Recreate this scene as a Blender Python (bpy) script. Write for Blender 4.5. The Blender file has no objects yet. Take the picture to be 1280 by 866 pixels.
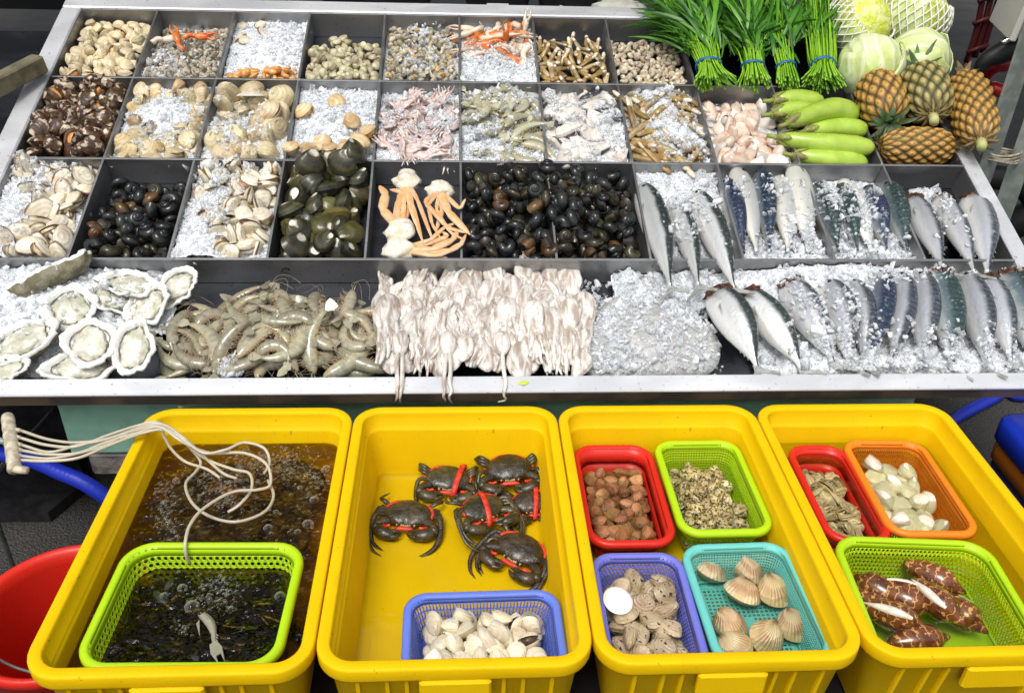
import bpy, math, random
import numpy as np
from mathutils import Vector, Matrix, Euler, noise as mnoise
random.seed(7); rng = np.random.default_rng(7)
S = bpy.context.scene
COL = S.collection
PI = math.pi
R = math.radians
# ------------------------------------------------------------------ camera
CAMZ = 1.65
F, PITCH, YAW, ROLL = 1101.73, 0.5569, 0.0701, 0.0343
cp, sp = math.cos(PITCH), math.sin(PITCH)
fw = Vector((math.sin(YAW)*cp, math.cos(YAW)*cp, -sp))
r0 = Vector((math.cos(YAW), -math.sin(YAW), 0)); u0_ = r0.cross(fw)
cr_ = math.cos(ROLL)*r0 + math.sin(ROLL)*u0_
cu_ = -math.sin(ROLL)*r0 + math.cos(ROLL)*u0_
CAM = Vector((0, 0, CAMZ))
cd = bpy.data.cameras.new('camera'); co = bpy.data.objects.new('camera', cd); COL.objects.link(co)
cm = Matrix((cr_, cu_, -fw)).transposed().to_4x4(); cm.translation = CAM
co.matrix_world = cm
cd.sensor_width = 36; cd.lens = F/1280*36; cd.clip_end = 500; cd.clip_start = .02
S.camera = co
def ray(px, py): return (fw*F + cr_*(px-640) - cu_*(py-433)).normalized()
def gp(px, py, z):
    d = ray(px, py); return CAM + d*((z-CAM.z)/d.z)
# ------------------------------------------------------------------ tray frame
RIMZ = CAMZ-1.1121                       # crate rim height
YB, YF, XA = 1.5413, 0.8691, -0.6527     # crate row extents
TAU, RHO = 0.3531, 0.0031
TW, TU0 = 0.2342, 0.0066
ROWV = [0.0438, 0.3951, 0.756, 1.1085, 1.4601]
TO = Vector((0, YB+.03, CAMZ-1.0967))
TU = Vector((math.cos(RHO), math.sin(RHO), 0))
TV = Vector((-math.sin(RHO)*math.cos(TAU), math.cos(RHO)*math.cos(TAU), math.sin(TAU)))
TN = TU.cross(TV)
MT = Matrix((TU, TV, TN)).transposed().to_4x4(); MT.translation = TO
def tp(px, py, h=0.):
    d = ray(px, py); o = TO+TN*h
    q = CAM + d*((o-CAM).dot(TN)/d.dot(TN)) - TO
    return q.dot(TU), q.dot(TV)
def ui(i): return TU0+TW*i
# ------------------------------------------------------------------ mesh builder
class MB:
    def __init__(s): s.v=[]; s.f=[]; s.m=[]; s.p=[]; s.n=0; s.fl=[]
    def add(s, V, Fc, m=0, P=None, flat=False, M=None):
        V = np.asarray(V, float).reshape(-1,3)
        if M is not None:
            A = np.array(M); V = V@A[:3,:3].T + A[:3,3]
        k = s.n
        s.v.append(V); s.n += len(V)
        s.p.append(np.zeros((len(V),3)) if P is None else np.asarray(P,float).reshape(-1,3))
        for q in Fc:
            s.f.append([i+k for i in q]); s.m.append(m); s.fl.append(flat)
        return s
    def join(s, o, M=None):
        V = np.concatenate(o.v); P = np.concatenate(o.p)
        if M is not None:
            A = np.array(M); V = V@A[:3,:3].T + A[:3,3]
        k = s.n; s.v.append(V); s.p.append(P); s.n += len(V)
        for q,m,fl in zip(o.f,o.m,o.fl): s.f.append([i+k for i in q]); s.m.append(m); s.fl.append(fl)
        return s
    def mesh(s, name, mats, smooth=True):
        me = bpy.data.meshes.new(name)
        me.from_pydata(np.concatenate(s.v).tolist(), [], s.f)
        if not isinstance(mats,(list,tuple)): mats=[mats]
        for m in mats: me.materials.append(m)
        me.polygons.foreach_set('material_index', s.m)
        me.polygons.foreach_set('use_smooth', [smooth and not f for f in s.fl])
        a = me.attributes.new('P','FLOAT_VECTOR','POINT')
        a.data.foreach_set('vector', np.concatenate(s.p).ravel())
        me.update(); me.validate()
        return me
def gridf(nr, na, wrap=True):
    out=[]
    for i in range(nr-1):
        for j in range(na if wrap else na-1):
            k=(j+1)%na
            out.append((i*na+j, i*na+k, (i+1)*na+k, (i+1)*na+j))
    return out
def loft(rings, cap0=True, cap1=True, mb=None, m=0, P=None, M=None):
    mb = mb or MB(); rings=[np.asarray(r,float) for r in rings]
    na=len(rings[0]); nr=len(rings); f=gridf(nr,na)
    if cap0: f.append(tuple(range(na))[::-1])
    if cap1: f.append(tuple((nr-1)*na+j for j in range(na)))
    return mb.add(np.concatenate(rings), f, m, P, M=M)
def frames(pts):
    pts=np.asarray(pts,float); n=len(pts)
    t=np.gradient(pts,axis=0); t/=np.linalg.norm(t,axis=1)[:,None]+1e-12
    a=np.array([0,0,1.]) if abs(t[0][2])<.9 else np.array([1.,0,0])
    x=np.cross(a,t[0]); x/=np.linalg.norm(x); X=[x]
    for i in range(1,n):
        x=X[-1]-t[i]*np.dot(X[-1],t[i]); x/=np.linalg.norm(x)+1e-12; X.append(x)
    X=np.array(X); return pts,t,X,np.cross(t,X)
def tube(path, rad, n=8, mb=None, m=0, flat=1., caps=True, M=None, P0=0.):
    pts,t,X,Y=frames(path)
    rad=np.broadcast_to(np.asarray(rad,float),(len(pts),))
    a=np.linspace(0,2*PI,n,endpoint=False)
    rings=[p+r*(np.cos(a)[:,None]*x+flat*np.sin(a)[:,None]*y) for p,r,x,y in zip(pts,rad,X,Y)]
    s=np.repeat(np.linspace(0,1,len(pts)),n); P=np.stack([s,np.tile(np.sin(a),len(pts)),np.full(len(s),P0)],1)
    return loft(rings,caps,caps,mb,m,P,M)
def spline(ctrl, n):
    c=np.asarray(ctrl,float); k=len(c); c=np.vstack([2*c[0]-c[1],c,2*c[-1]-c[-2]])
    out=[]
    for t in np.linspace(0,k-1,n):
        i=min(int(t),k-2); f=t-i; p0,p1,p2,p3=c[i:i+4]
        out.append(.5*((2*p1)+(-p0+p2)*f+(2*p0-5*p1+4*p2-p3)*f*f+(-p0+3*p1-3*p2+p3)*f**3))
    return np.array(out)
def box(x0,x1,y0,y1,z0,z1,mb=None,m=0,M=None):
    mb=mb or MB()
    V=[(x,y,z) for z in (z0,z1) for x,y in ((x0,y0),(x1,y0),(x1,y1),(x0,y1))]
    return mb.add(V,[(3,2,1,0),(4,5,6,7),(0,1,5,4),(1,2,6,5),(2,3,7,6),(3,0,4,7)],m,flat=True,M=M)
def bbox(x0,x1,y0,y1,z0,z1,r=.004,mb=None,m=0,M=None):
    """box with chamfered edges: three stacked rounded rings"""
    mb=mb or MB()
    def ring(ins,z):
        k=r
        return [(x0+ins+k,y0+ins,z),(x1-ins-k,y0+ins,z),(x1-ins,y0+ins+k,z),(x1-ins,y1-ins-k,z),(x1-ins-k,y1-ins,z),(x0+ins+k,y1-ins,z),(x0+ins,y1-ins-k,z),(x0+ins,y0+ins+k,z)]
    rings=[ring(r,z0),ring(0,z0+r),ring(0,z1-r),ring(r,z1)]
    f=gridf(4,8); f.append(tuple(range(8))[::-1]); f.append(tuple(24+j for j in range(8)))
    return mb.add(np.concatenate([np.array(q) for q in rings]),f,m,flat=True,M=M)
def rrect(hx,hy,r,n=6):
    """rounded rectangle outline, counter-clockwise, plus straight midpoints"""
    out=[]
    for cx,cy,a0 in ((hx-r,hy-r,0),(-hx+r,hy-r,90),(-hx+r,-hy+r,180),(hx-r,-hy+r,270)):
        for k in range(n+1):
            a=R(a0+90*k/n); out.append((cx+r*math.cos(a),cy+r*math.sin(a)))
    return np.array(out)
def ball(rx,ry,rz,nr=9,na=14,mb=None,m=0,M=None,disp=None,P=None):
    th=np.linspace(.001,PI-.001,nr); a=np.linspace(0,2*PI,na,endpoint=False)
    V=np.array([(math.sin(t)*math.cos(q),math.sin(t)*math.sin(q),math.cos(t)) for t in th for q in a])
    PP=V.copy()
    k=np.ones(len(V)) if disp is None else np.array([1+disp(v) for v in V])
    V=V*k[:,None]*np.array([rx,ry,rz])
    mb=mb or MB(); f=gridf(nr,na); f=[q[::-1] for q in f]
    return mb.add(V,f,m,PP,M=M)
def nz(x,y,z=0): return mnoise.noise(Vector((x,y,z)))
# ------------------------------------------------------------------ objects
def link(name, data, parent=None, M=None):
    o=bpy.data.objects.new(name,data); COL.objects.link(o)
    if parent: o.parent=parent
    if M is not None: o.matrix_world=M if parent is None else M
    return o
def tag(o,label,cat,group=None,kind=None):
    if label: o['label']=label
    if cat: o['category']=cat
    if group: o['group']=group
    if kind: o['kind']=kind
    return o
class Kind:
    """a kind of thing: parts = [(name, mesh, parent index or None, local matrix)]"""
    def __init__(s,name,cat,parts): s.name=name; s.cat=cat; s.parts=parts
    def put(s,M,label,group=None):
        if len(s.parts)==1:
            o=link(s.parts[0][0] if False else s.name,s.parts[0][1],None,M)
        else:
            o=link(s.name,None,None,M); o.empty_display_size=.02
            done=[]
            for nm,me,par,lm in s.parts:
                c=bpy.data.objects.new(nm,me); COL.objects.link(c)
                c.parent=o if par is None else done[par]
                if lm is not None: c.matrix_local=lm
                done.append(c)
        tag(o,label,s.cat,group)
        return o
def one(name,cat,me): return Kind(name,cat,[(name,me,None,None)])
def rotm(rx,ry,rz): return Euler((rx,ry,rz)).to_matrix().to_4x4()
def rndrot():
    q=rng.normal(size=4); q/=np.linalg.norm(q)
    from mathutils import Quaternion
    return Quaternion(q.tolist()).to_matrix().to_4x4()
def T(x,y,z): return Matrix.Translation((x,y,z))
def Sc(s,sy=None,sz=None): return Matrix.Diagonal((s,sy or s,sz or s,1))
# ------------------------------------------------------------------ materials
class NT:
    def __init__(s,name):
        s.mat=bpy.data.materials.new(name); s.mat.use_nodes=True; s.t=s.mat.node_tree; s.N=s.t.nodes
        s.b=s.N['Principled BSDF']; s.out=s.N['Material Output']
    def n(s,t,**k):
        o=s.N.new('ShaderNode'+t)
        for a,v in k.items():
            if a.startswith('i_'): o.inputs[a[2:].replace('_',' ')].default_value=v
            else: setattr(o,a,v)
        return o
    def l(s,a,b): s.t.links.new(a,b)
    def math(s,op,a,b=None,c=None):
        o=s.n('Math',operation=op)
        for k,x in enumerate((a,b,c)):
            if x is None: continue
            if isinstance(x,(int,float)): o.inputs[k].default_value=x
            else: s.l(x,o.inputs[k])
        return o.outputs[0]
    def mix(s,f,a,b,bt='MIX'):
        o=s.n('Mix',data_type='RGBA',blend_type=bt)
        for k,x in ((0,f),(6,a),(7,b)):
            if isinstance(x,(int,float)): o.inputs[k].default_value=x
            elif isinstance(x,tuple): o.inputs[k].default_value=(*x[:3],1)
            else: s.l(x,o.inputs[k])
        return o.outputs[2]
    def ramp(s,f,lo,hi):
        o=s.n('MapRange',interpolation_type='SMOOTHSTEP'); s.l(f,o.inputs[0]); o.inputs[1].default_value=lo; o.inputs[2].default_value=hi
        return o.outputs[0]
    def coords(s,rnd=True):
        tc=s.n('TexCoord'); 
        if not rnd: return tc.outputs['Object']
        oi=s.n('ObjectInfo'); m=s.n('VectorMath',operation='MULTIPLY_ADD')
        cb=s.n('CombineXYZ')
        k=s.math('MULTIPLY',oi.outputs['Random'],37.); 
        for i in range(3): s.l(k,cb.inputs[i])
        m=s.n('VectorMath',operation='ADD'); s.l(tc.outputs['Object'],m.inputs[0]); s.l(cb.outputs[0],m.inputs[1])
        return m.outputs[0]
    def noise(s,co,scale,detail=3,dist=0.):
        o=s.n('TexNoise'); o.inputs['Scale'].default_value=scale; o.inputs['Detail'].default_value=detail; o.inputs['Distortion'].default_value=dist
        s.l(co,o.inputs['Vector']); return o.outputs['Fac']
    def attr(s):
        a=s.n('Attribute',attribute_name='P'); x=s.n('SeparateXYZ'); s.l(a.outputs['Vector'],x.inputs[0]); return x.outputs
    def val(s,col,amt,hue=0.):
        oi=s.n('ObjectInfo'); h=s.n('HueSaturation')
        s.l(s.math('MULTIPLY_ADD',oi.outputs['Random'],2*amt,1-amt),h.inputs['Value'])
        if hue:
            m=s.math('FRACT',s.math('MULTIPLY',oi.outputs['Random'],7.31)); q=s.math('MULTIPLY_ADD',m,2*hue,.5-hue)
            s.l(q,h.inputs['Hue'])
        if isinstance(col,tuple): h.inputs['Color'].default_value=(*col,1)
        else: s.l(col,h.inputs['Color'])
        return h.outputs[0]
    def bump(s,h,dist,strength=1.):
        o=s.n('Bump'); o.inputs['Distance'].default_value=dist; o.inputs['Strength'].default_value=strength
        s.l(h,o.inputs['Height']); s.l(o.outputs[0],s.b.inputs['Normal'])
    def col(s,c):
        if isinstance(c,tuple): s.b.inputs['Base Color'].default_value=(*c,1)
        else: s.l(c,s.b.inputs['Base Color'])
    def set(s,rough=.5,metal=0,trans=0,ior=1.45,coat=0,sss=0,spec=None,alpha=None):
        b=s.b.inputs; b['Roughness'].default_value=rough; b['Metallic'].default_value=metal
        b['Transmission Weight'].default_value=trans; b['IOR'].default_value=ior
        if coat: b['Coat Weight'].default_value=coat; b['Coat Roughness'].default_value=.08
        if sss:
            b['Subsurface Weight'].default_value=sss; b['Subsurface Radius'].default_value=(.02,.012,.008); b['Subsurface Scale'].default_value=.3
        if spec is not None: b['Specular IOR Level'].default_value=spec
        return s.mat
def plain(name,c,c2=None,scale=30.,thr=(.4,.62),rough=.5,bump=None,rnd=0.,hue=0.,metal=0,trans=0,coat=0,ior=1.45,sss=0,det=4,dist=0.,spec=None):
    t=NT(name); co=t.coords(); c0=c
    if c2 is not None: c0=t.mix(t.ramp(t.noise(co,scale,det,dist),*thr),c,c2)
    if rnd: c0=t.val(c0,rnd,hue)
    t.col(c0)
    if bump: t.bump(t.noise(co,bump[0],4),bump[1])
    return t.set(rough,metal,trans,ior,coat,sss,spec)
def shellmat(name,c,c2,c3=None,bands=22.,bandamt=.5,rim=None,spots=None,rough=.4,rnd=.18,hue=.01,scale=60.,thr=(.4,.65),bump=.0012,beak=None,ribs=0):
    """c,c2 mottled; growth bands of c3 along P.y; rim colour near the edge; beak colour near the umbo"""
    t=NT(name); co=t.coords(); x,y,z=t.attr()
    nn=t.noise(co,scale,4); k=t.mix(t.ramp(nn,*thr),c,c2)
    n2=t.math('MULTIPLY',t.noise(co,90.,2),3.)
    w=t.math('SINE',t.math('ADD',t.math('MULTIPLY',y,bands),n2))
    if c3: k=t.mix(t.math('MULTIPLY',t.math('MULTIPLY',t.ramp(w,-.2,.9),bandamt*1.2),t.noise(co,25.,2)),k,c3)
    if spots: k=t.mix(t.ramp(t.noise(co,spots[1],2),spots[2],spots[2]+.05),k,spots[0])
    if beak: k=t.mix(t.ramp(t.math('ADD',y,t.math('MULTIPLY',t.math('SUBTRACT',nn,.5),beak[2] if len(beak)>2 else .5)),beak[1],beak[1]-.16),k,beak[0])
    if rim: k=t.mix(t.ramp(t.math('ADD',y,t.math('MULTIPLY',t.math('SUBTRACT',nn,.5),.25)),rim[1],rim[1]+.12),k,rim[0])
    t.col(t.val(k,rnd,hue))
    h=t.math('ADD',w,t.math('MULTIPLY',t.noise(co,150.,3),1.5))
    if ribs:
        h=t.math('ADD',t.math('MULTIPLY',t.math('SINE',t.math('MULTIPLY',x,float(ribs))),1.),h)
    t.bump(h,bump*.22)
    return t.set(rough)
M={}
M['steel']=None
def steel(name,c,c2,rough,sc=8.,metal=.85):
    t=NT(name); co=t.coords(False)
    mp=t.n('Mapping'); mp.inputs['Scale'].default_value=(1,3,3); t.l(co,mp.inputs[0])
    n1=t.noise(mp.outputs[0],sc,6,1.); n2=t.noise(co,90.,3)
    k=t.mix(t.ramp(n1,.35,.7),c,c2); k=t.mix(t.ramp(n2,.62,.75),k,tuple(x*.6 for x in c))
    t.col(k); 
    r=t.math('MULTIPLY_ADD',n1,.3,rough); t.l(r,t.b.inputs['Roughness'])
    t.bump(n2,.0001)
    m=t.set(.3,metal); return m
M['steel']=steel('stainless_steel',(.62,.63,.65),(.74,.75,.77),.28,3.,.45)
M['steel_dull']=steel('dull_stainless_steel',(.30,.30,.30),(.38,.38,.38),.28,3.)
M['steel_floor']=steel('wet_tray_floor',(.075,.08,.095),(.12,.125,.14),.12,3.)
M['galv']=plain('galvanised_metal',(.20,.23,.20),(.28,.31,.28),25.,rough=.5,metal=.35,bump=(60,.001))
M['fascia']=plain('weathered_fascia',(.20,.15,.10),(.10,.085,.07),9.,rough=.5,bump=(70,.001),metal=.3)
M['mint']=plain('mint_paint',(.24,.46,.35),(.19,.36,.28),14.,rough=.55,bump=(80,.0005))
def plastic(name,c,rough=.35,sss=0.,trans=0.,spec=.4,dirt=False,glow=0.):
    t=NT(name); co=t.coords(False); n1=t.noise(co,12.,5)
    k=t.mix(t.ramp(n1,.35,.75),c,tuple(x*.94 for x in c))
    if dirt:   # scuffs and grime: thin scratches, small specks, faded patches
        mp=t.n('Mapping'); mp.inputs['Scale'].default_value=(40,3,9); t.l(co,mp.inputs[0])
        sc=t.ramp(t.noise(mp.outputs[0],3.,4,.6),.66,.72); k=t.mix(t.math('MULTIPLY',sc,.25),k,(.56,.36,.02))
        k=t.mix(t.math('MULTIPLY',t.ramp(t.noise(co,70.,3),.71,.75),.5),k,(.26,.15,.02))
        k=t.mix(t.math('MULTIPLY',t.ramp(t.noise(co,5.,5,1.),.55,.8),.15),k,(.70,.50,.05))
    t.col(k)
    t.l(t.math('MULTIPLY_ADD',n1,.25,rough-.1),t.b.inputs['Roughness'])
    t.bump(t.noise(co,180.,2),.0003)
    if glow:   # thin translucent wall: light from behind comes through
        tl=t.n('BsdfTranslucent'); t.l(k,tl.inputs[0]); mx=t.n('MixShader'); mx.inputs[0].default_value=glow
        t.l(t.b.outputs[0],mx.inputs[1]); t.l(tl.outputs[0],mx.inputs[2]); t.l(mx.outputs[0],t.out.inputs[0])
    return t.set(rough,trans=trans,sss=sss,spec=spec)
M['yellow']=plastic('yellow_crate_plastic',(.86,.555,.003),.42,spec=.14,dirt=True,glow=.14)
M['green']=plastic('lime_plastic',(.42,.66,.01),.34)
M['blue']=plastic('periwinkle_plastic',(.13,.20,.68),.32)
M['purple']=plastic('violet_blue_plastic',(.17,.18,.62),.32)
M['teal']=plastic('turquoise_plastic',(.15,.55,.50),.34)
M['red']=plastic('red_plastic',(.62,.022,.012),.3)
M['orange']=plastic('orange_plastic',(.80,.22,.015),.36)
M['cooler_blue']=plastic('cooler_blue_plastic',(.008,.03,.38),.35)
M['cooler_navy']=plastic('navy_plastic',(.012,.016,.07),.45)
M['cooler_orange']=plastic('brown_orange_plastic',(.35,.10,.008),.45)
M['hose']=plastic('blue_hose_rubber',(.012,.03,.42),.35)
M['black']=plastic('black_plastic',(.012,.012,.013),.45)
M['airtube']=plain('clear_air_tube',(.62,.56,.42),rough=.22,trans=.25,rnd=.1)
M['ivory']=plain('ivory_plastic',(.60,.54,.40),(.38,.33,.24),60.,rough=.5,bump=(120,.001))
def ground():
    t=NT('asphalt'); co=t.coords(False)
    v=t.n('TexVoronoi'); v.inputs['Scale'].default_value=160.; t.l(co,v.inputs['Vector'])
    n1=t.noise(co,3.,5); n2=t.noise(co,240.,2)
    k=t.mix(t.ramp(n1,.3,.7),(.028,.027,.025),(.055,.052,.047))
    k=t.mix(t.ramp(n2,.60,.72),k,(.16,.15,.13))
    t.col(k); t.bump(t.math('ADD',v.outputs['Distance'],n2),.004)
    return t.set(.75)
M['asphalt']=ground()
M['ice']=plain('packed_crushed_ice',(.86,.87,.88),(.62,.65,.66),38.,(.3,.7),rough=.15,coat=.3,ior=1.31,bump=(260,.003),sss=.0)
def icechip(name,clear,c,c2):
    """translucent wet ice: part of the light passes straight on, the rest meets a glossy white body"""
    t=NT(name); co=t.coords(False); n=t.noise(co,160.,3)
    t.col(t.mix(t.ramp(n,.35,.65),c,c2)); t.bump(t.noise(co,260.,2),.0015); t.set(.12,ior=1.31,spec=.6,coat=.25)
    tr=t.n('BsdfTransparent'); tr.inputs[0].default_value=(.97,.985,1,1); mx=t.n('MixShader')
    lw=t.n('LayerWeight'); lw.inputs[0].default_value=.35
    t.l(t.math('MULTIPLY',t.math('SUBTRACT',1.,lw.outputs['Facing']),clear),mx.inputs[0]); t.l(t.b.outputs[0],mx.inputs[1]); t.l(tr.outputs[0],mx.inputs[2]); t.l(mx.outputs[0],t.out.inputs[0])
    return t.mat
M['chip']=icechip('clear_ice_chip',.90,(.93,.94,.945),(.80,.82,.83))
M['chipw']=icechip('white_ice_chip',.45,(.95,.96,.97),(.86,.89,.92))
M['nacre']=plain('shell_inside',(.78,.74,.64),(.62,.56,.45),40.,rough=.25)
M['meat_cream']=plain('cream_meat',(.72,.58,.36),(.58,.38,.16),70.,rough=.25,coat=.4,bump=(120,.002))
M['meat_orange']=plain('orange_meat',(.66,.26,.05),(.70,.42,.14),60.,rough=.25,coat=.4,bump=(120,.002))
M['dark_meat']=plain('dark_gill_meat',(.05,.035,.025),(.14,.09,.05),90.,rough=.3)
def water(name,tint,rough=.02,fres=1.33,wave=(9.,.006)):
    t=NT(name); t.N.remove(t.b); co=t.coords(False)
    tr=t.n('BsdfTransparent'); tr.inputs[0].default_value=(*tint,1)
    gl=t.n('BsdfGlossy'); gl.inputs['Roughness'].default_value=rough
    fr=t.n('Fresnel'); fr.inputs['IOR'].default_value=fres
    bp=t.n('Bump'); bp.inputs['Distance'].default_value=wave[1]; t.l(t.noise(co,wave[0],3),bp.inputs['Height'])
    t.l(bp.outputs[0],gl.inputs['Normal']); t.l(bp.outputs[0],fr.inputs['Normal'])
    mx=t.n('MixShader'); t.l(fr.outputs[0],mx.inputs[0]); t.l(tr.outputs[0],mx.inputs[1]); t.l(gl.outputs[0],mx.inputs[2]); t.l(mx.outputs[0],t.out.inputs[0])
    return t.mat
M['water']=water('clear_water',(.90,.94,.90))
M['water_milky']=water('clear_water_greenish',(.90,.90,.76))
M['water_murky']=water('murky_brown_water',(.50,.40,.17),wave=(26.,.024))
M['water_shallow']=water('shallow_clear_water',(.985,.985,.96),wave=(7.,.004))
# ------------------------------------------------------------------ shells
def valve(a,b,c,nr=7,na=22,sign=1,ribs=0,ribamp=0.,tri=.25,skew=.08,um=.80,exp=.80,mb=None,m=0,Mx=None,inner=None):
    mb=mb or MB()
    ro=np.linspace(0.03,1,nr)**.85; ph=np.linspace(PI/2,PI/2+2*PI,na,endpoint=False)
    V=[];P=[]
    for r in ro:
        for p in ph:
            s=math.sin(p); ox=a*math.cos(p)*(1-tri*max(0,s)**1.5)+skew*a*(1-s)*.3; oy=b*s
            rr=1.
            z=1.16*c*(max(0,1-r*r))**exp*(1-.30*(1-r)**2)
            q=abs(((p-PI/2+PI)%(2*PI))-PI)
            if ribs: k=1+ribamp*math.cos(ribs*q); z*=k; rr=1+ribamp*.35*math.cos(ribs*q)*r
            x=ox*r*rr+.12*a*(1-r); y=oy*r*rr+um*b*(1-r)+.10*b*(1-r)**3
            V.append((x,y,sign*z)); P.append((q,r,0))
    f=gridf(nr,na); f=[q[::-1] for q in f] if sign>0 else f
    f=[q[::-1] for q in f]
    f.append(tuple(range(na)) if sign>0 else tuple(range(na))[::-1])
    mb.add(V,f,m,P,M=Mx)
    if inner is not None:
        V2=np.array(V)*np.array([.95,.95,.80]); mb.add(V2,[q[::-1] for q in f],inner,P,M=Mx)
        n0=(nr-1)*na; k=len(V)
        # rim strip joining outer and inner lip
        W=np.concatenate([np.array(V)[n0:],V2[n0:]]); mb.add(W,[(j,(j+1)%na,na+(j+1)%na,na+j) for j in range(na)],m,np.concatenate([np.array(P)[n0:]]*2),M=Mx)
    return mb
def hinge(b,ang): return T(0,.92*b,0)@rotm(ang,0,0)@T(0,-.92*b,0)
def clam_closed(name,mats,a,b,c,**k):
    mb=MB(); valve(a,b,c,sign=1,mb=mb,**k); valve(a,b,c,sign=-1,mb=mb,**k); return mb.mesh(name,mats)
def clam_open(name,mats,a,b,c,gap,meat=True,**k):
    """mats: shell, inside, meat"""
    mb=MB(); valve(a,b,c,sign=1,mb=mb,Mx=hinge(b,-gap*.5),inner=1,**k); valve(a,b,c,sign=-1,mb=mb,Mx=hinge(b,gap*.5),inner=1,**k)
    if meat:
        sd=rng.uniform(0,50)
        ball(a*.72,b*.62,c*.75,8,12,mb,2,T(0,-.12*b,0),disp=lambda v:.35*nz(v[0]*2+sd,v[1]*2,v[2]*2))
    return mb.mesh(name,mats)
def clam_parts(kindname,cat,mats,a,b,c,gap,meat=True,**k):
    parts=[]
    parts.append(('shell_half',valve(a,b,c,sign=1,Mx=hinge(b,-gap*.5),inner=1,**k).mesh('shell_half',mats[:2]),None,None))
    parts.append(('shell_half',valve(a,b,c,sign=-1,Mx=hinge(b,gap*.5),inner=1,**k).mesh('shell_half',mats[:2]),None,None))
    if meat:
        sd=rng.uniform(0,50)
        parts.append(('meat',ball(a*.75,b*.66,c*.8,9,14,None,0,T(0,-.14*b,0),disp=lambda v:.4*nz(v[0]*2+sd,v[1]*2,v[2]*2)).mesh('meat',mats[2]),None,None))
    return Kind(kindname,cat,parts)
def snail(name,mats,r=.016,turns=2.6,k=1.9,spire=1.15,tubr=.62,nst=34,ns=9,operc=True,open_=False):
    """turban snail; apex up; mats: shell, operculum"""
    rings=[];P=[]
    for i in range(nst):
        s=i/(nst-1); th=2*PI*turns*s; g=math.exp(k*(s-1))
        cx=.52*g; cz=spire*(1-g)-.1*g; tr=tubr*g*(1-.12*max(0,(s-.93)/.07))
        c=np.array([cx*math.cos(th),cx*math.sin(th),cz])
        d=np.array([math.cos(th),math.sin(th),0])
        a=np.linspace(0,2*PI,ns,endpoint=False)
        rings.append([r*(c+tr*(math.cos(q)*d+math.sin(q)*np.array([0,0,.95]))) for q in a]); P+= [(s,math.sin(q),math.cos(q)) for q in a]
    mb=MB(); loft(rings,True,not operc,mb,0,P)
    if operc:
        c=np.mean(rings[-1],axis=0); rg=np.array(rings[-1]); t=np.array([-math.sin(th),math.cos(th),0])
        V=np.concatenate([rg,c+(rg-c)*.7+t*r*.10,[c+t*r*.14]]); n=ns
        f=[(j,(j+1)%n,n+(j+1)%n,n+j) for j in range(n)]+[(n+j,n+(j+1)%n,2*n) for j in range(n)]
        mb.add(V,f,1 if not open_ else 1,np.full((len(V),3),.5))
    me=mb.mesh(name,mats)
    c=np.concatenate(mb.v); o=(c.max(0)+c.min(0))/2
    me.transform(Matrix.Translation((-o).tolist()))
    return me
def razor(name,mats,L=.06,w=.009,h=.006,cut=True):
    a=np.linspace(0,2*PI,12,endpoint=False); ts=np.linspace(0,1,9); rings=[];P=[]
    for t in ts:
        k=.75+.25*math.sin(PI*min(1,t*1.1)); 
        if t in (0,1): k*=.8
        rings.append([( (t-.5)*L, w*k*math.cos(q)+.004*math.sin(PI*t)*L/.06*.3, h*k*math.sin(q)) for q in a]); P+=[(t,math.sin(q),0) for q in a]
    mb=MB(); loft(rings,True,True,mb,0,P)
    if cut: ball(.012*L/.06,w*.75,h*.8,7,10,mb,1,T(L*.5,0,0))
    return mb.mesh(name,mats)
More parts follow.
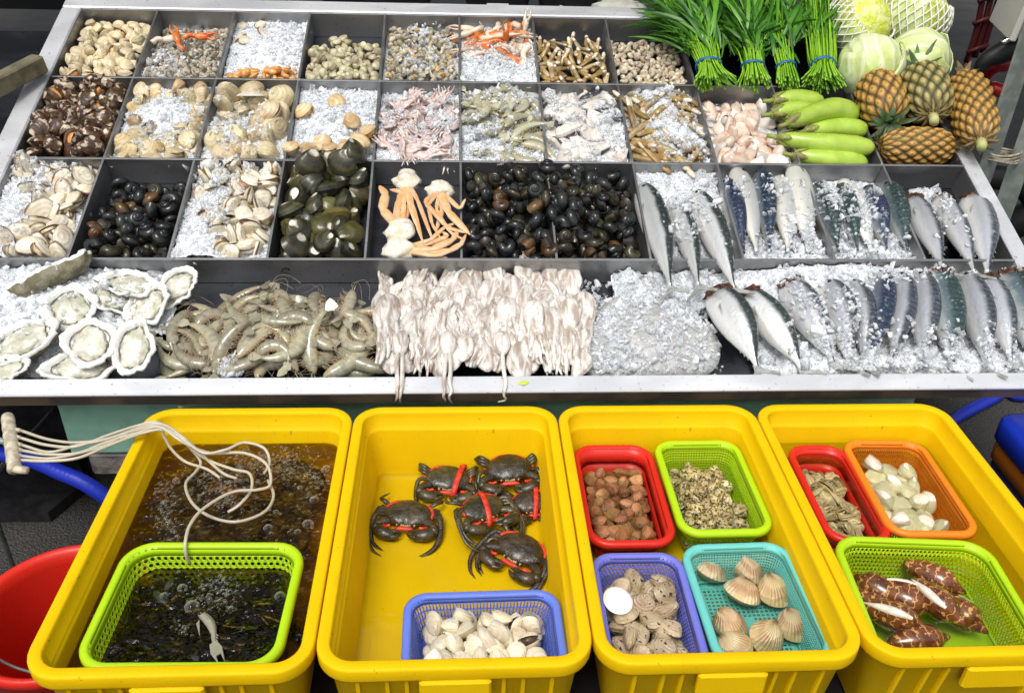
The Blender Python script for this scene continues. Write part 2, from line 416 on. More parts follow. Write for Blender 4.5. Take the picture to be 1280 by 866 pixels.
def oyster_kind(mats,L=.06,W=.042,seed=0,meatscale=.8):
    """open half shell: irregular bowl with thick pale lip; grey-cream meat"""
    r2=np.random.default_rng(seed); na=72; ph=np.linspace(0,2*PI,na,endpoint=False)
    ir=np.array([1+.26*nz(math.cos(p)*1.3+seed*3.1,math.sin(p)*1.3)+.10*nz(math.cos(p)*4+seed,math.sin(p)*4)+.045*nz(math.cos(p)*11+seed,math.sin(p)*11) for p in ph])
    ox=W*np.cos(ph)*ir*(1-.22*np.clip(np.sin(ph),0,1)); oy=L*np.sin(ph)*ir
    prof=[(.25,-.022,0),(.7,-.020,0),(.93,-.008,0),(1.,.000,0),(.99,.004,1),(.93,.005,1),(.80,.002,1),(.72,-.004,1),(.55,-.010,1),(.2,-.011,1)]
    rings=[];P=[]
    for k,z,_ in prof:
        zz=np.array([z*(L/.06)+.0060*nz(math.cos(p)*2.3+seed*1.7,math.sin(p)*2.3,5)*(k>.6)+(.0045*nz(math.cos(p)*9+k*9,math.sin(p)*9,seed) if k>.85 else .002*nz(math.cos(p)*4,math.sin(p)*4,k*7+seed)) for p in ph])
        rings.append(np.stack([ox*k,oy*k,zz],1)); P+=[(k,0 if z<=0 and k<1.001 else 1,0)]*na
    mb=MB(); n=len(prof)
    V=np.concatenate(rings); f=gridf(n,na)
    # outside = first 3 bands, inside the rest
    fo=f[:3*na]; fi=f[3*na:]
    mb.add(V,fo+[tuple(range(na))[::-1]],0,P); mb.add(V,fi+[tuple((n-1)*na+j for j in range(na))],1,P)
    sh=mb.mesh('half_shell',[mats[0],mats[1]])
    sd=seed*7.3
    def dm(v): return .26*nz(v[0]*1.6+sd,v[1]*1.6,v[2])+.16*nz(v[0]*4+sd,v[1]*4,v[2]*4)+.05*nz(v[0]*11+sd,v[1]*11,v[2]*11)
    mb2=ball(W*.80*meatscale,L*.80*meatscale,.0085*L/.06,18,40,None,0,T(0,-.03*L,-.0045*L/.06),disp=dm)
    mt=mb2.mesh('oyster_meat',[mats[2]])
    fr=np.linspace(0,2*PI,61); rim=[(W*.70*math.cos(p)*(1+.22*nz(math.cos(p)*1.3+seed*3.1,math.sin(p)*1.3)+.06*nz(p*4,seed))*(1-.2*max(0,math.sin(p))),L*.70*math.sin(p)*(1+.22*nz(math.cos(p)*1.3+seed*3.1,math.sin(p)*1.3)+.06*nz(p*4,seed)),(-.0035+.0015*math.sin(p*9+seed))*L/.06) for p in fr]
    edge=tube(rim,.0017,6,caps=False).mesh('mantle_edge',[mats[3]])
    return Kind('open_oyster','oyster',[('half_shell',sh,None,None),('oyster_meat',mt,None,None),('mantle_edge',edge,1,None)])
# ------------------------------------------------------------------ fish
def fish_mesh(name,mats,L=.28,h=.034,w=.022,bend=.012,belly=1.15,head=True,tail=True,gill=False,n=16,tailspread=.04):
    """nose at +x (x=L/2), tail at -x; back +z, mats: skin, tail, eye, gill/head"""
    ts=np.array([0,.012,.04,.09,.15,.22,.32,.45,.58,.70,.80,.88,.93,.97])
    hp=np.array([.10,.30,.52,.74,.88,.96,1.,.97,.83,.60,.37,.19,.13,.13])
    if gill: ts=ts[3:]; hp=hp[3:]
    a=np.linspace(0,2*PI,n,endpoint=False); rings=[];P=[]
    def cz(t): return bend*math.sin(PI*t)
    for t,k in zip(ts,hp):
        x=L*(.5-t)
        rings.append([(x,w*k*math.cos(q)*(1-.25*max(0,-math.sin(q))**2),cz(t)+h*k*math.sin(q)*(belly if math.sin(q)<0 else 1)) for q in a]); P+=[(t,math.sin(q),math.cos(q)) for q in a]
    mb=MB(); loft(rings,True,True,mb,0,P)
    if tail:
        x0=L*(.5-.96); z0=cz(.96); th=.0012
        out=[(x0+.006,.006),(x0-.012,.010),(x0-.040,tailspread),(x0-.046,tailspread*.93),(x0-.022,.004),(x0-.022,-.004),(x0-.046,-tailspread*.93),(x0-.040,-tailspread),(x0-.012,-.010),(x0+.006,-.006)]
        nn=len(out); V=[(x,-th,z0+z) for x,z in out]+[(x,th,z0+z) for x,z in out]
        # two lobes as separate convex-ish fans
        idx=[(0,1,4,5,8,9),(1,2,3,4),(5,6,7,8)]
        f=[]
        for q in idx: f.append(q); f.append(tuple(i+nn for i in q)[::-1])
        f+=[(i,i+nn,(i+1)%nn+nn,(i+1)%nn) for i in range(nn)]
        mb.add(V,f,1,[(.98,0,0)]*len(V),flat=True)
    # dorsal finlets and pectoral fin
    for t in (.75,.80,.85):
        x=L*(.5-t); k=np.interp(t,ts,hp)
        for sg in (1,-1):
            zz=cz(t)+sg*h*k*(belly if sg<0 else 1)*.97
            mb.add([(x+.004,-.0007,zz),(x-.006,-.0003,zz+sg*.0028),(x-.004,-.0007,zz),(x+.004,.0007,zz),(x-.006,.0003,zz+sg*.0028),(x-.004,.0007,zz)],[(0,1,2),(5,4,3),(0,3,4,1),(1,4,5,2)],1,flat=True)
    for sg in (1,-1):
        x=L*(.5-.25); y=sg*w*.98; mb.add([(x,y,-.003),(x-.035,y+sg*.003,-.012),(x-.004,y,-.010),(x,y+sg*.001,-.003),(x-.035,y+sg*.004,-.012),(x-.004,y+sg*.001,-.010)],[(0,1,2),(5,4,3),(0,3,4,1),(1,4,5,2),(2,5,3,0)],1,flat=True)
    if not gill:
        for sg in (1,-1): ball(.0052,.003,.0052,7,10,mb,2,T(L*(.5-.075),sg*w*.66,cz(.075)+h*.12))
    else:
        k=hp[0]; x=L*(.5-ts[0])
        sd=rng.uniform(0,9)
        ball(.021,w*k*1.06,h*k*1.10,11,18,mb,3,T(x+.003,0,cz(ts[0])),disp=lambda v:.30*nz(v[0]*3+sd,v[1]*3,v[2]*3))
        for q in range(5):
            b=rng.uniform(-1,1); ball(.007,.005,.010,6,8,mb,3,T(x+.012,b*w*.5,cz(.1)+rng.uniform(-.5,.5)*h*k)@rotm(b,b,0))
        for sg in (1,-1): ball(.005,.003,.005,7,10,mb,2,T(x+.002,sg*w*k*.92,cz(.1)+h*.25))
    return mb.mesh(name,mats)
def fishmat(name,back,side,belly,stripe=None,rough=.25,metal=.35,split=(.15,.45),rnd=.12):
    t=NT(name); co=t.coords(); x,y,z=t.attr(); n=t.noise(co,28.,3); n2=t.noise(co,120.,3)
    yy=t.math('ADD',y,t.math('MULTIPLY',t.math('SUBTRACT',n,.5),.35))
    k=t.mix(t.ramp(yy,-.55,.0),belly,side)
    bk=back
    if stripe:
        w=t.math('SINE',t.math('ADD',t.math('MULTIPLY',x,120.),t.math('MULTIPLY',n,14.)))
        bk=t.mix(t.ramp(w,-.1,.6),back,stripe)
    k=t.mix(t.ramp(yy,*split),k,bk)
    k=t.mix(t.math('MULTIPLY',t.ramp(n2,.55,.75),.35),k,(.62,.66,.70))
    t.col(t.val(k,rnd,.01)); t.bump(t.math('ADD',n2,n),.0012)
    return t.set(rough,metal)
# ------------------------------------------------------------------ prawn
def prawn_mesh(name,mats,L=.11,r=.0095,arc=2.2,legs=True,ant=True,head=True,seed=0):
    """lies on its side in the xy plane, curled; mats: body, legs/tail, eye"""
    r2=np.random.default_rng(seed); mb=MB(); n=26; Rr=L/arc
    ts=np.linspace(0,1,n); pts=[]
    for t in ts:
        k=arc*max(0,(t-.28))/.72*1.0; # head straight, abdomen curls
        pts.append(None)
    ang=0; p=np.array([0.,0.,0.]); out=[p.copy()]; dirs=[ang]
    for i in range(1,n):
        t=ts[i]; da=arc/(n*.72) if t>.28 else arc*.10/n
        ang-=da; p=p+np.array([math.cos(ang),math.sin(ang),0])*L/(n-1); out.append(p.copy()); dirs.append(ang)
    pts=np.array(out); 
    rad=[]
    for t in ts:
        base=np.interp(t,[0,.04,.15,.3,.36,.5,.7,.85,.95,1],[.12,.45,.85,1.,.98,.95,.75,.5,.32,.22])
        if t>.34: base*=1+.12*((t-.34)*9.5%1-.5)
        rad.append(base*r)
    a=np.linspace(0,2*PI,12,endpoint=False); rings=[];P=[]
    for q,ag,rr,t in zip(pts,dirs,rad,ts):
        nrm=np.array([-math.sin(ag),math.cos(ag),0]); z=np.array([0,0,1.])
        rings.append([q+rr*(1.12*math.cos(b)*nrm+.82*math.sin(b)*z) for b in a]); P+=[(t,math.cos(b),math.sin(b)) for b in a]
    loft(rings,True,True,mb,0,P)
    # tail fan
    q=pts[-1]; ag=dirs[-1]
    for k in (-.34,-.12,.12,.34):
        d=np.array([math.cos(ag+k),math.sin(ag+k),.25*k]); s=np.array([-d[1],d[0],0]); l=.021*L/.11
        V=[q-d*.003,q+d*l*.55+s*.0062,q+d*l+s*.0030,q+d*l-s*.0030,q+d*l*.55-s*.0062]; V=[v+np.array([0,0,.0006+k*.002]) for v in V]+[v-np.array([0,0,.0006-k*.002]) for v in V]
        mb.add(V,[(0,1,2,3,4),(9,8,7,6,5)]+[(i,i+5,(i+1)%5+5,(i+1)%5) for i in range(5)],0,[(.9,-.1,0)]*10,flat=True)
    def at(t):
        i=min(int(t*(n-1)),n-2); return pts[i],dirs[i],rad[i]
    if legs:
        for t in list(np.linspace(.14,.34,5))+list(np.linspace(.4,.75,5)):
            for sz in (1,-1):
                q,ag,rr=at(t); nrm=np.array([math.sin(ag),-math.cos(ag),0]); d=np.array([math.cos(ag),math.sin(ag),0])
                l=(.015 if t<.36 else .008)*L/.11*r2.uniform(.8,1.2)
                fwd=-.7 if t<.36 else .35
                p0=q+nrm*rr*.9+np.array([0,0,sz*rr*.4]); p1=p0+nrm*l*.5+d*fwd*l*.3; p2=p1+nrm*l*.35+d*fwd*l*.8+np.array([0,0,sz*.002])
                tube([p0,p1,p2],[.0010,.0008,.0003] if t<.36 else [.0016,.0012,.0005],4,mb,1)
    if head:
        q,ag,rr=at(0.); # rostrum
        tube([pts[1]+[0,.004,0],pts[0]+[-.010,.006,0],pts[0]+[-.018,.009,0]],[.002,.0012,.0002],5,mb,0)
        for sz in (1,-1): ball(.0022,.0022,.0022,6,8,mb,2,T(*(pts[1]+np.array([0,.004,sz*.0045]))))
        if ant:
            for sz in (1,-1):
                c=[pts[0],pts[0]+[-.02,.004*sz,.003],pts[0]+[-.03,.02+.01*sz,.006*sz],pts[0]+[.0,.035+.012*sz,.004],pts[0]+[.04,.04+.01*sz,.0]]
                tube(spline(np.array(c),12),.0004,4,mb,1)
    return mb
# ------------------------------------------------------------------ octopus / cuttlefish
def octopus_mb(L=.15,seed=0,mant=.026,spread=.03,tl=.11,hump=0.):
    """long soft flattened body at +y with lengthwise folds, eight arms trailing to -y; lies on the xy plane"""
    r2=np.random.default_rng(seed); mb=MB(); sd=seed*5.1; na=34; bw=r2.normal()*.006
    rings=[];P=[]
    for t in np.linspace(0,1,22):      # from the tip (+y) to the neck
        w=mant*np.interp(t,[0,.05,.15,.35,.6,.8,1.],[.12,.42,.70,.95,1.,.82,.55]); y=mant*(2.7-3.4*t); cx=bw*math.sin(t*3.+seed)*1.5
        ring=[]
        for j in range(na):
            q=2*PI*j/na; c,s_=math.cos(q),math.sin(q)
            fold=1+.13*math.sin(q*5+sd+2.5*nz(t*2,sd))*(.4+.6*t)+.09*math.sin(q*9+sd*2)*t+.07*nz(c*2+sd,s_*2,t*4)
            ring.append((cx+w*c*fold,y,w*.48*s_*fold)); P.append((t,s_,0))
        rings.append(ring)
    loft(rings,True,True,mb,0,P)
    for k in range(8):
        f=(k-3.5)/3.5; x0=f*mant*.55; l=tl*r2.uniform(.7,1.1); x1=f*spread+r2.normal()*.003
        c=[(x0*.9,0,0),(x0,-mant*.8,.003*r2.uniform(-1,1.5))]
        for i in range(1,6):
            u=i/5; c.append((x0+(x1-x0)*u+.0032*r2.normal()*u,-mant*.8-l*u,.004*r2.normal()*(1-u*.5)+hump*math.sin(PI*u)))
        p=spline(np.array(c),20); rad=np.interp(np.linspace(0,1,20),[0,.3,.7,1],[.0082,.0076,.0056,.0024])*mant/.026
        tube(p,rad*r2.uniform(.8,1.2),8,mb,0,flat=.75)
    return mb
# ------------------------------------------------------------------ chunks
def chunk_mesh(name,mats,lx,ly,lz,seed,skin=True):
    """irregular cut of fish: rounded block, skin on one face"""
    r2=np.random.default_rng(seed); th=np.linspace(.02,PI-.02,11); ph=np.linspace(0,2*PI,18,endpoint=False); V=[];P=[]
    for t in th:
        for p in ph:
            d=np.array([math.sin(t)*math.cos(p),math.sin(t)*math.sin(p),math.cos(t)])
            e=np.sign(d)*np.abs(d)**.62
            k=1+.22*nz(d[0]*1.5+seed*2.7,d[1]*1.5,d[2]*1.5)+.07*nz(d[0]*5+seed,d[1]*5,d[2]*5)
            v=e*k*np.array([lx*(1-.25*d[1]),ly,lz]); V.append(v); P.append((d[2],d[0],d[1]))
    mb=MB(); f=[q[::-1] for q in gridf(11,18)]; f.append(tuple(range(18))); f.append(tuple(10*18+j for j in range(18))[::-1])
    mb.add(V,f,0,P)
    return mb.mesh(name,mats)
import bmesh
_old_mesh=MB.mesh
def _mesh(s,name,mats,smooth=True):
    me=_old_mesh(s,name,mats,smooth)
    if len(me.polygons)<60000:
        b=bmesh.new(); b.from_mesh(me); bmesh.ops.recalc_face_normals(b,faces=b.faces[:]); b.to_mesh(me); b.free()
    return me
MB.mesh=_mesh
# ------------------------------------------------------------------ world, sun
W=bpy.data.worlds.new('World'); S.world=W; W.use_nodes=True
wt=W.node_tree; bg=wt.nodes['Background']; sk=wt.nodes.new('ShaderNodeTexSky'); sk.sky_type='NISHITA'; sk.sun_disc=False
SUN_EL,SUN_AZ=R(62),R(205)         # azimuth: compass-like, sun stands behind and left of the viewer
sk.sun_elevation=SUN_EL; sk.sun_rotation=SUN_AZ; sk.air_density=1.; sk.dust_density=4.; sk.ozone_density=.6
hs=wt.nodes.new('ShaderNodeHueSaturation'); hs.inputs['Saturation'].default_value=.28
wt.links.new(sk.outputs[0],hs.inputs['Color']); wt.links.new(hs.outputs[0],bg.inputs[0]); bg.inputs[1].default_value=.15
sl=bpy.data.lights.new('sun','SUN'); sl.energy=1.3; sl.angle=R(22); sl.color=(1,.965,.91)
so=link('sun',sl); d=Vector((math.sin(SUN_AZ)*math.cos(SUN_EL),math.cos(SUN_AZ)*math.cos(SUN_EL),math.sin(SUN_EL)))
so.rotation_euler=d.to_track_quat('Z','Y').to_euler(); so.location=(0,0,4)
S.view_settings.view_transform='Standard'; S.view_settings.look='None'; S.view_settings.exposure=0.33; S.view_settings.gamma=1; S.view_settings.use_curve_mapping=False
S.cycles.max_bounces=12; S.cycles.transparent_max_bounces=24; S.cycles.transmission_bounces=8; S.cycles.caustics_refractive=False; S.cycles.caustics_reflective=False
S.cycles.use_denoising=True
# ------------------------------------------------------------------ ground
g=MB(); g.add([(-60,-60,0),(60,-60,0),(60,60,0),(-60,60,0)],[(0,1,2,3)])
tag(link('ground',g.mesh('ground',M['asphalt'])),'dark grey speckled asphalt ground around the stall','ground',kind='structure')
# ------------------------------------------------------------------ display tray
DEP=.085
UL,UR=ui(-5),ui(6); VT=ROWV[4]; RW=.058
troot=link('display_tray',None,None,MT); troot.empty_display_size=.1
tag(troot,'big tilted stainless steel display tray divided into compartments of seafood','display tray')
def tpart(name,mb,mats,smooth=False):
    o=bpy.data.objects.new(name,mb.mesh(name,mats,smooth)); COL.objects.link(o); o.parent=troot; return o
ULB,URB=UL-.45,UR+.10     # row D runs on to the sides of the frame
m=MB()                                               # front lip and fascia
bbox(ULB-.06,URB+.06,0,ROWV[0],-.010,.0,.003,m); tpart('front_lip',m,M['steel'])
m=MB(); bbox(ULB-.06,URB+.06,.004,.030,-.046,-.0105,.002,m); tpart('fascia',m,M['fascia'])
m=MB(); bbox(UL-RW,UL,ROWV[1]-.02,VT+.002,-.10,.0,.004,m); tpart('side_rim',m,M['steel'])
m=MB(); bbox(UR,UR+RW*.8,ROWV[0],VT+.002,-.10,.0,.004,m); tpart('side_rim',m,M['steel'])
m=MB(); bbox(UL-RW,UR+RW*.8,VT+.003,VT+.062,-.10,.001,.004,m); tpart('back_rim',m,M['steel'])
m=MB(); bbox(ULB,URB,ROWV[0]+.001,VT+.001,-DEP-.02,-DEP,.002,m); tpart('tray_floor',m,M['steel_floor'])
m=MB(); bbox(ULB-.06,ULB,ROWV[0],ROWV[1],-.10,0,.003,m); tpart('side_rim',m,M['steel'])
DT=.0022
def cross(v,u0,u1): 
    m=MB(); bbox(u0,u1,v-DT,v+DT,-DEP+.001,-.0005,.0008,m); bbox(u0,u1,v-DT-.0012,v+DT+.0012,-.0045,.0,.0008,m); tpart('cross_divider',m,M['steel_dull'])
cross(ROWV[1],ULB,UR-.001); cross(ROWV[2],UL+.001,UR-.001); cross(ROWV[3],UL+.001,UR-.001)
SK={}
for r,(va,vb) in enumerate(zip(ROWV[1:4],ROWV[2:5])):
    for i in range(-4,6):
        m=MB(); bbox(ui(i)-DT,ui(i)+DT,va+DT+.001,vb-DT-.001,-DEP+.001,-.002,.0008,m); bbox(ui(i)-DT-.001,ui(i)+DT+.001,va+DT+.003,vb-DT-.003,-.0045,-.0008,.0008,m)
        tpart('divider',m,M['steel_dull'])
for args in ((UL+.0006,UL+.003,ROWV[1]+.004,VT-.004,-DEP,-.003),(UR-.003,UR-.0006,ROWV[1]+.004,VT-.004,-DEP,-.003),(UL+.004,UR-.004,VT-.003,VT-.0006,-DEP,-.003)):
    m=MB(); bbox(*args,.0008,m); tpart('inner_wall',m,M['steel_dull'])
# ------------------------------------------------------------------ stall body under the tray
sb=link('stall_cabinet',None,None,Matrix.Identity(4)); tag(sb,'mint green painted metal stall cabinet standing under the steel tray','cabinet')
a=gp(75,520,RIMZ); 
YP=1.655
def onY(px,py,Y):
    d=ray(px,py); k=Y/d.y; return CAM+d*k
pl=onY(75,520,YP); pr=onY(1146,495,YP); pb=onY(150,566,YP)
m=MB(); bbox(pl.x,pr.x,YP,YP+.02,pb.z,RIMZ-.02,.003,m)
o=link('front_panel',m.mesh('front_panel',M['mint'],False),sb)
m=MB(); bbox(pl.x+.02,pr.x-.02,YP+.022,YP+.9,pb.z+.01,RIMZ-.03,.003,m); link('cabinet_body',m.mesh('cabinet_body',M['steel_dull'],False),sb)
m=MB(); bbox(pl.x+.03,pl.x+.45,YP+.004,YP+.20,pb.z-.075,pb.z-.002,.01,m); link('base_rail',m.mesh('base_rail',plain('grey_concrete',(.22,.20,.17),(.10,.09,.08),30.,bump=(60,.003)),False),sb)
for x in (pl.x+.12,pr.x-.12):
    for y in (YP+.12,YP+.8):
        m=MB(); bbox(x-.03,x+.03,y-.03,y+.03,0,pb.z-.076 if x<0 and y<YP+.3 else pb.z+.009,.004,m); link('leg',m.mesh('leg',M['galv'],False),sb)
# carrying frame that holds the tray's back up
zc=lambda v: (TO+TV*v)
for (u,lab) in ((UL+.1,'dull steel leg holding up the left back of the tray'),(UR-.1,'dull steel leg holding up the right back of the tray')):
    p=MT@Vector((u,VT-.1,-.12)); m=MB(); bbox(p.x-.025,p.x+.025,p.y-.025,p.y+.025,0,p.z,.003,m); link('tray_leg',m.mesh('tray_leg',M['galv'],False),troot).matrix_parent_inverse=MT.inverted()
# ------------------------------------------------------------------ crates
CW=.43; CD=.16; COUT=.21
def rl(hx,hy,r,o,z,n=7): 
    q=rrect(hx+o,hy+o,max(.004,r+o),n); return np.column_stack([q,np.full(len(q),z)])
def crate_meshes():
    hx,hy,r=CW/2-.0012,(YB-YF)/2,.058
    prof=[(-.10,-CD),(-.052,-CD),(-.044,-CD+.004),(-.040,-CD+.014),(-.0285,-.045),(-.0270,-.040),(-.0225,-.038),(-.0212,-.006),(-.0200,-.0015),(-.018,0),(-.004,0),(-.0010,-.0012),(0,-.004),(0,-.024),(-.002,-.029),(-.012,-.030),(-.016,-.033),(-.034,-COUT+.01),(-.040,-COUT),(-.09,-COUT)]
    rings=[rl(hx,hy,r,o,z) for o,z in prof]; mb=MB(); loft(rings,True,True,mb)
    body=mb.mesh('crate_body',M['yellow'])
    h=MB()
    bbox(-.055,.055,-hy-.004,-hy+.010,-.075,-.0275,.004,h); hm=h.mesh('handle',M['yellow'],False)
    ribs=[]
    for x in (-.15,-.105,-.075,.075,.105,.15):
        q=MB(); 
        rr=[]
        for z in (-.036,-.195):
            y=-hy+.016+( .018*(-.036-z)/.16)
            rr.append([(x-.004,y+.004,z),(x-.003,y-.005,z),(x+.003,y-.005,z),(x+.004,y+.004,z)])
        loft(rr,True,True,q); ribs.append(q.mesh('rib',M['yellow'],False))
    return body,hm,ribs
cbody,chand,cribs=crate_meshes()
CRATE=Kind('seafood_crate','crate',[('crate_body',cbody,None,None),('handle',chand,0,None)]+[('rib',q,0,None) for q in cribs])
CC=[Vector((XA+CW*(i+.5),(YB+YF)/2,RIMZ)) for i in range(4)]
clab=['yellow plastic crate of murky brown water with air tubes hanging in it','yellow plastic crate with mud crabs on its bare floor','yellow plastic crate holding red, lime, violet and turquoise baskets','yellow plastic crate holding red, orange and lime baskets under clear water']
for c,l in zip(CC,clab): CRATE.put(Matrix.Translation(c),l,'yellow crates in a row')
# low bench under the crates
bz=RIMZ-COUT
bt=link('low_bench',None,None,T(0,0,0)); tag(bt,'low dark steel bench carrying the row of yellow crates','bench')
m=MB(); bbox(XA+.02,XA+4*CW-.02,YF+.05,YB-.02,bz-.03,bz-.0005,.003,m); link('bench_top',m.mesh('bench_top',M['black'],False),bt)
for x in (XA+.1,XA+4*CW-.1):
    for y in (YF+.12,YB-.1):
        m=MB(); bbox(x-.02,x+.02,y-.02,y+.02,0,bz-.0305,.002,m); link('leg',m.mesh('leg',M['galv'],False),bt)
# ------------------------------------------------------------------ baskets
def basket(name,hx,hy,dep,mat,pat,taper=.86,r=.03,cell=.0075,bottomgrid=False,lip=.012):
    """wall of real holes, rolled rim; origin at rim level"""
    per=rrect(hx,hy,r,10); 
    # resample evenly
    q=np.vstack([per,per[:1]]); dl=np.r_[0,np.cumsum(np.linalg.norm(np.diff(q,axis=0),axis=1))]; Lp=dl[-1]
    ncol=int(Lp/cell)//2*2
    def W_(s,t):
        s=(s%1.)*Lp; x=np.interp(s,dl,q[:,0]); y=np.interp(s,dl,q[:,1]); k=1-(1-taper)*t
        return (x*k,y*k,-dep*t)
    mb=MB(); nrow=max(2,int(dep*.72/(cell*(2.2 if pat=='slot' else .95)))); t0,t1=.16,.90
    def strip(ta,tb):
        V=[W_(j/ncol,ta) for j in range(ncol)]+[W_(j/ncol,tb) for j in range(ncol)]
        mb.add(V,[(j,(j+1)%ncol,ncol+(j+1)%ncol,ncol+j) for j in range(ncol)])
    if pat=='solid': strip(0,.5); strip(.5,1.); nrow=0
    else: strip(0,t0); strip(t1,1.)
    out8=[(0,0),(.5,0),(1,0),(1,.5),(1,1),(.5,1),(0,1),(0,.5)]
    for i in range(nrow):
        ta=t0+(t1-t0)*i/nrow; tb=t0+(t1-t0)*(i+1)/nrow; off=.5*(i%2) if pat=='hole' else 0
        for j in range(ncol):
            # corners stay solid
            V=[W_((j+off+u)/ncol,ta+(tb-ta)*w) for u,w in out8]
            if pat=='hole': V+=[W_((j+off+.5+.33*math.cos(R(-135+45*k)))/ncol,ta+(tb-ta)*(.5+.35*math.sin(R(-135+45*k)))) for k in range(8)]
            else: 
                ku,kw=(.27,.42) if pat=='slot' else (.33,.33)
                V+=[W_((j+.5+(u-.5)*2*ku)/ncol,ta+(tb-ta)*(.5+(w-.5)*2*kw)) for u,w in out8]
            mb.add(V,[(k,(k+1)%8,8+(k+1)%8,8+k) for k in range(8)])
    wall=mb.mesh('wall',mat)
    rims=[rl(hx,hy,r,o,z,10) for o,z in ((-.001,-.004),(0,.0005),(.002,.002),(lip*.7,.002),(lip,-.001),(lip+.001,-.010),(lip-.002,-.0105),(lip-.003,-.003),(.003,-.003),(.002,-.006))]
    mb=MB(); loft(rims,False,False,mb); rim=mb.mesh('rim',mat)
    mb=MB(); k=taper
    if bottomgrid:
        bx,by=hx*k-.004,hy*k-.004; st=.0085
        f=rl(hx*k,hy*k,r*.9,.0,-dep,10); f2=rl(hx*k,hy*k,r*.9,-.012,-dep,10); n=len(f); mb.add(np.concatenate([f,f2]),[(j,(j+1)%n,n+(j+1)%n,n+j) for j in range(n)])
        x=-bx+.006
        while x<bx-.004: box(x-.0012,x+.0012,-by+.006,by-.006,-dep-.001,-dep+.0008,mb); x+=st
        y=-by+.006
        while y<by-.004: box(-bx+.006,bx-.006,y-.0012,y+.0012,-dep-.0012,-dep+.001,mb); y+=st
        box(-bx*.22,bx*.22,-by*.2,by*.2,-dep-.0014,-dep+.0016,mb)
    else:
        f=rl(hx*k,hy*k,r*.9,0,-dep,10); mb.add(f,[tuple(range(len(f)))])
    bot=mb.mesh('base',mat)
    return Kind(name,'basket',[('wall',wall,None,None),('rim',rim,None,None),('base',bot,None,None)])
def put_basket(label,pts,zoff,dep,mat,pat,cell=.0075,taper=.86,r=.03,grid=False,solid=False,shrink=.012):
    z=RIMZ+zoff; c=[gp(*p,z) for p in pts]     # BL BR FR FL
    ctr=(c[0]+c[1]+c[2]+c[3])/4
    ex=((c[1]-c[0])+(c[2]-c[3]))/2; ey=((c[0]-c[3])+(c[1]-c[2]))/2
    yaw=(math.atan2(ex.y,ex.x)+math.atan2(ey.y,ey.x)-PI/2)/2
    hx,hy=ex.length/2-shrink,ey.length/2-shrink
    k=basket('colander_basket',hx,hy,dep,mat,pat,taper,r,cell,grid)
    Mx=Matrix.Translation(ctr)@Matrix.Rotation(yaw,4,'Z')
    o=k.put(Mx,label)
    for ch in o.children:
        md=ch.modifiers.new('thick','SOLIDIFY'); md.thickness=.0016; md.offset=0
    return Mx,hx,hy
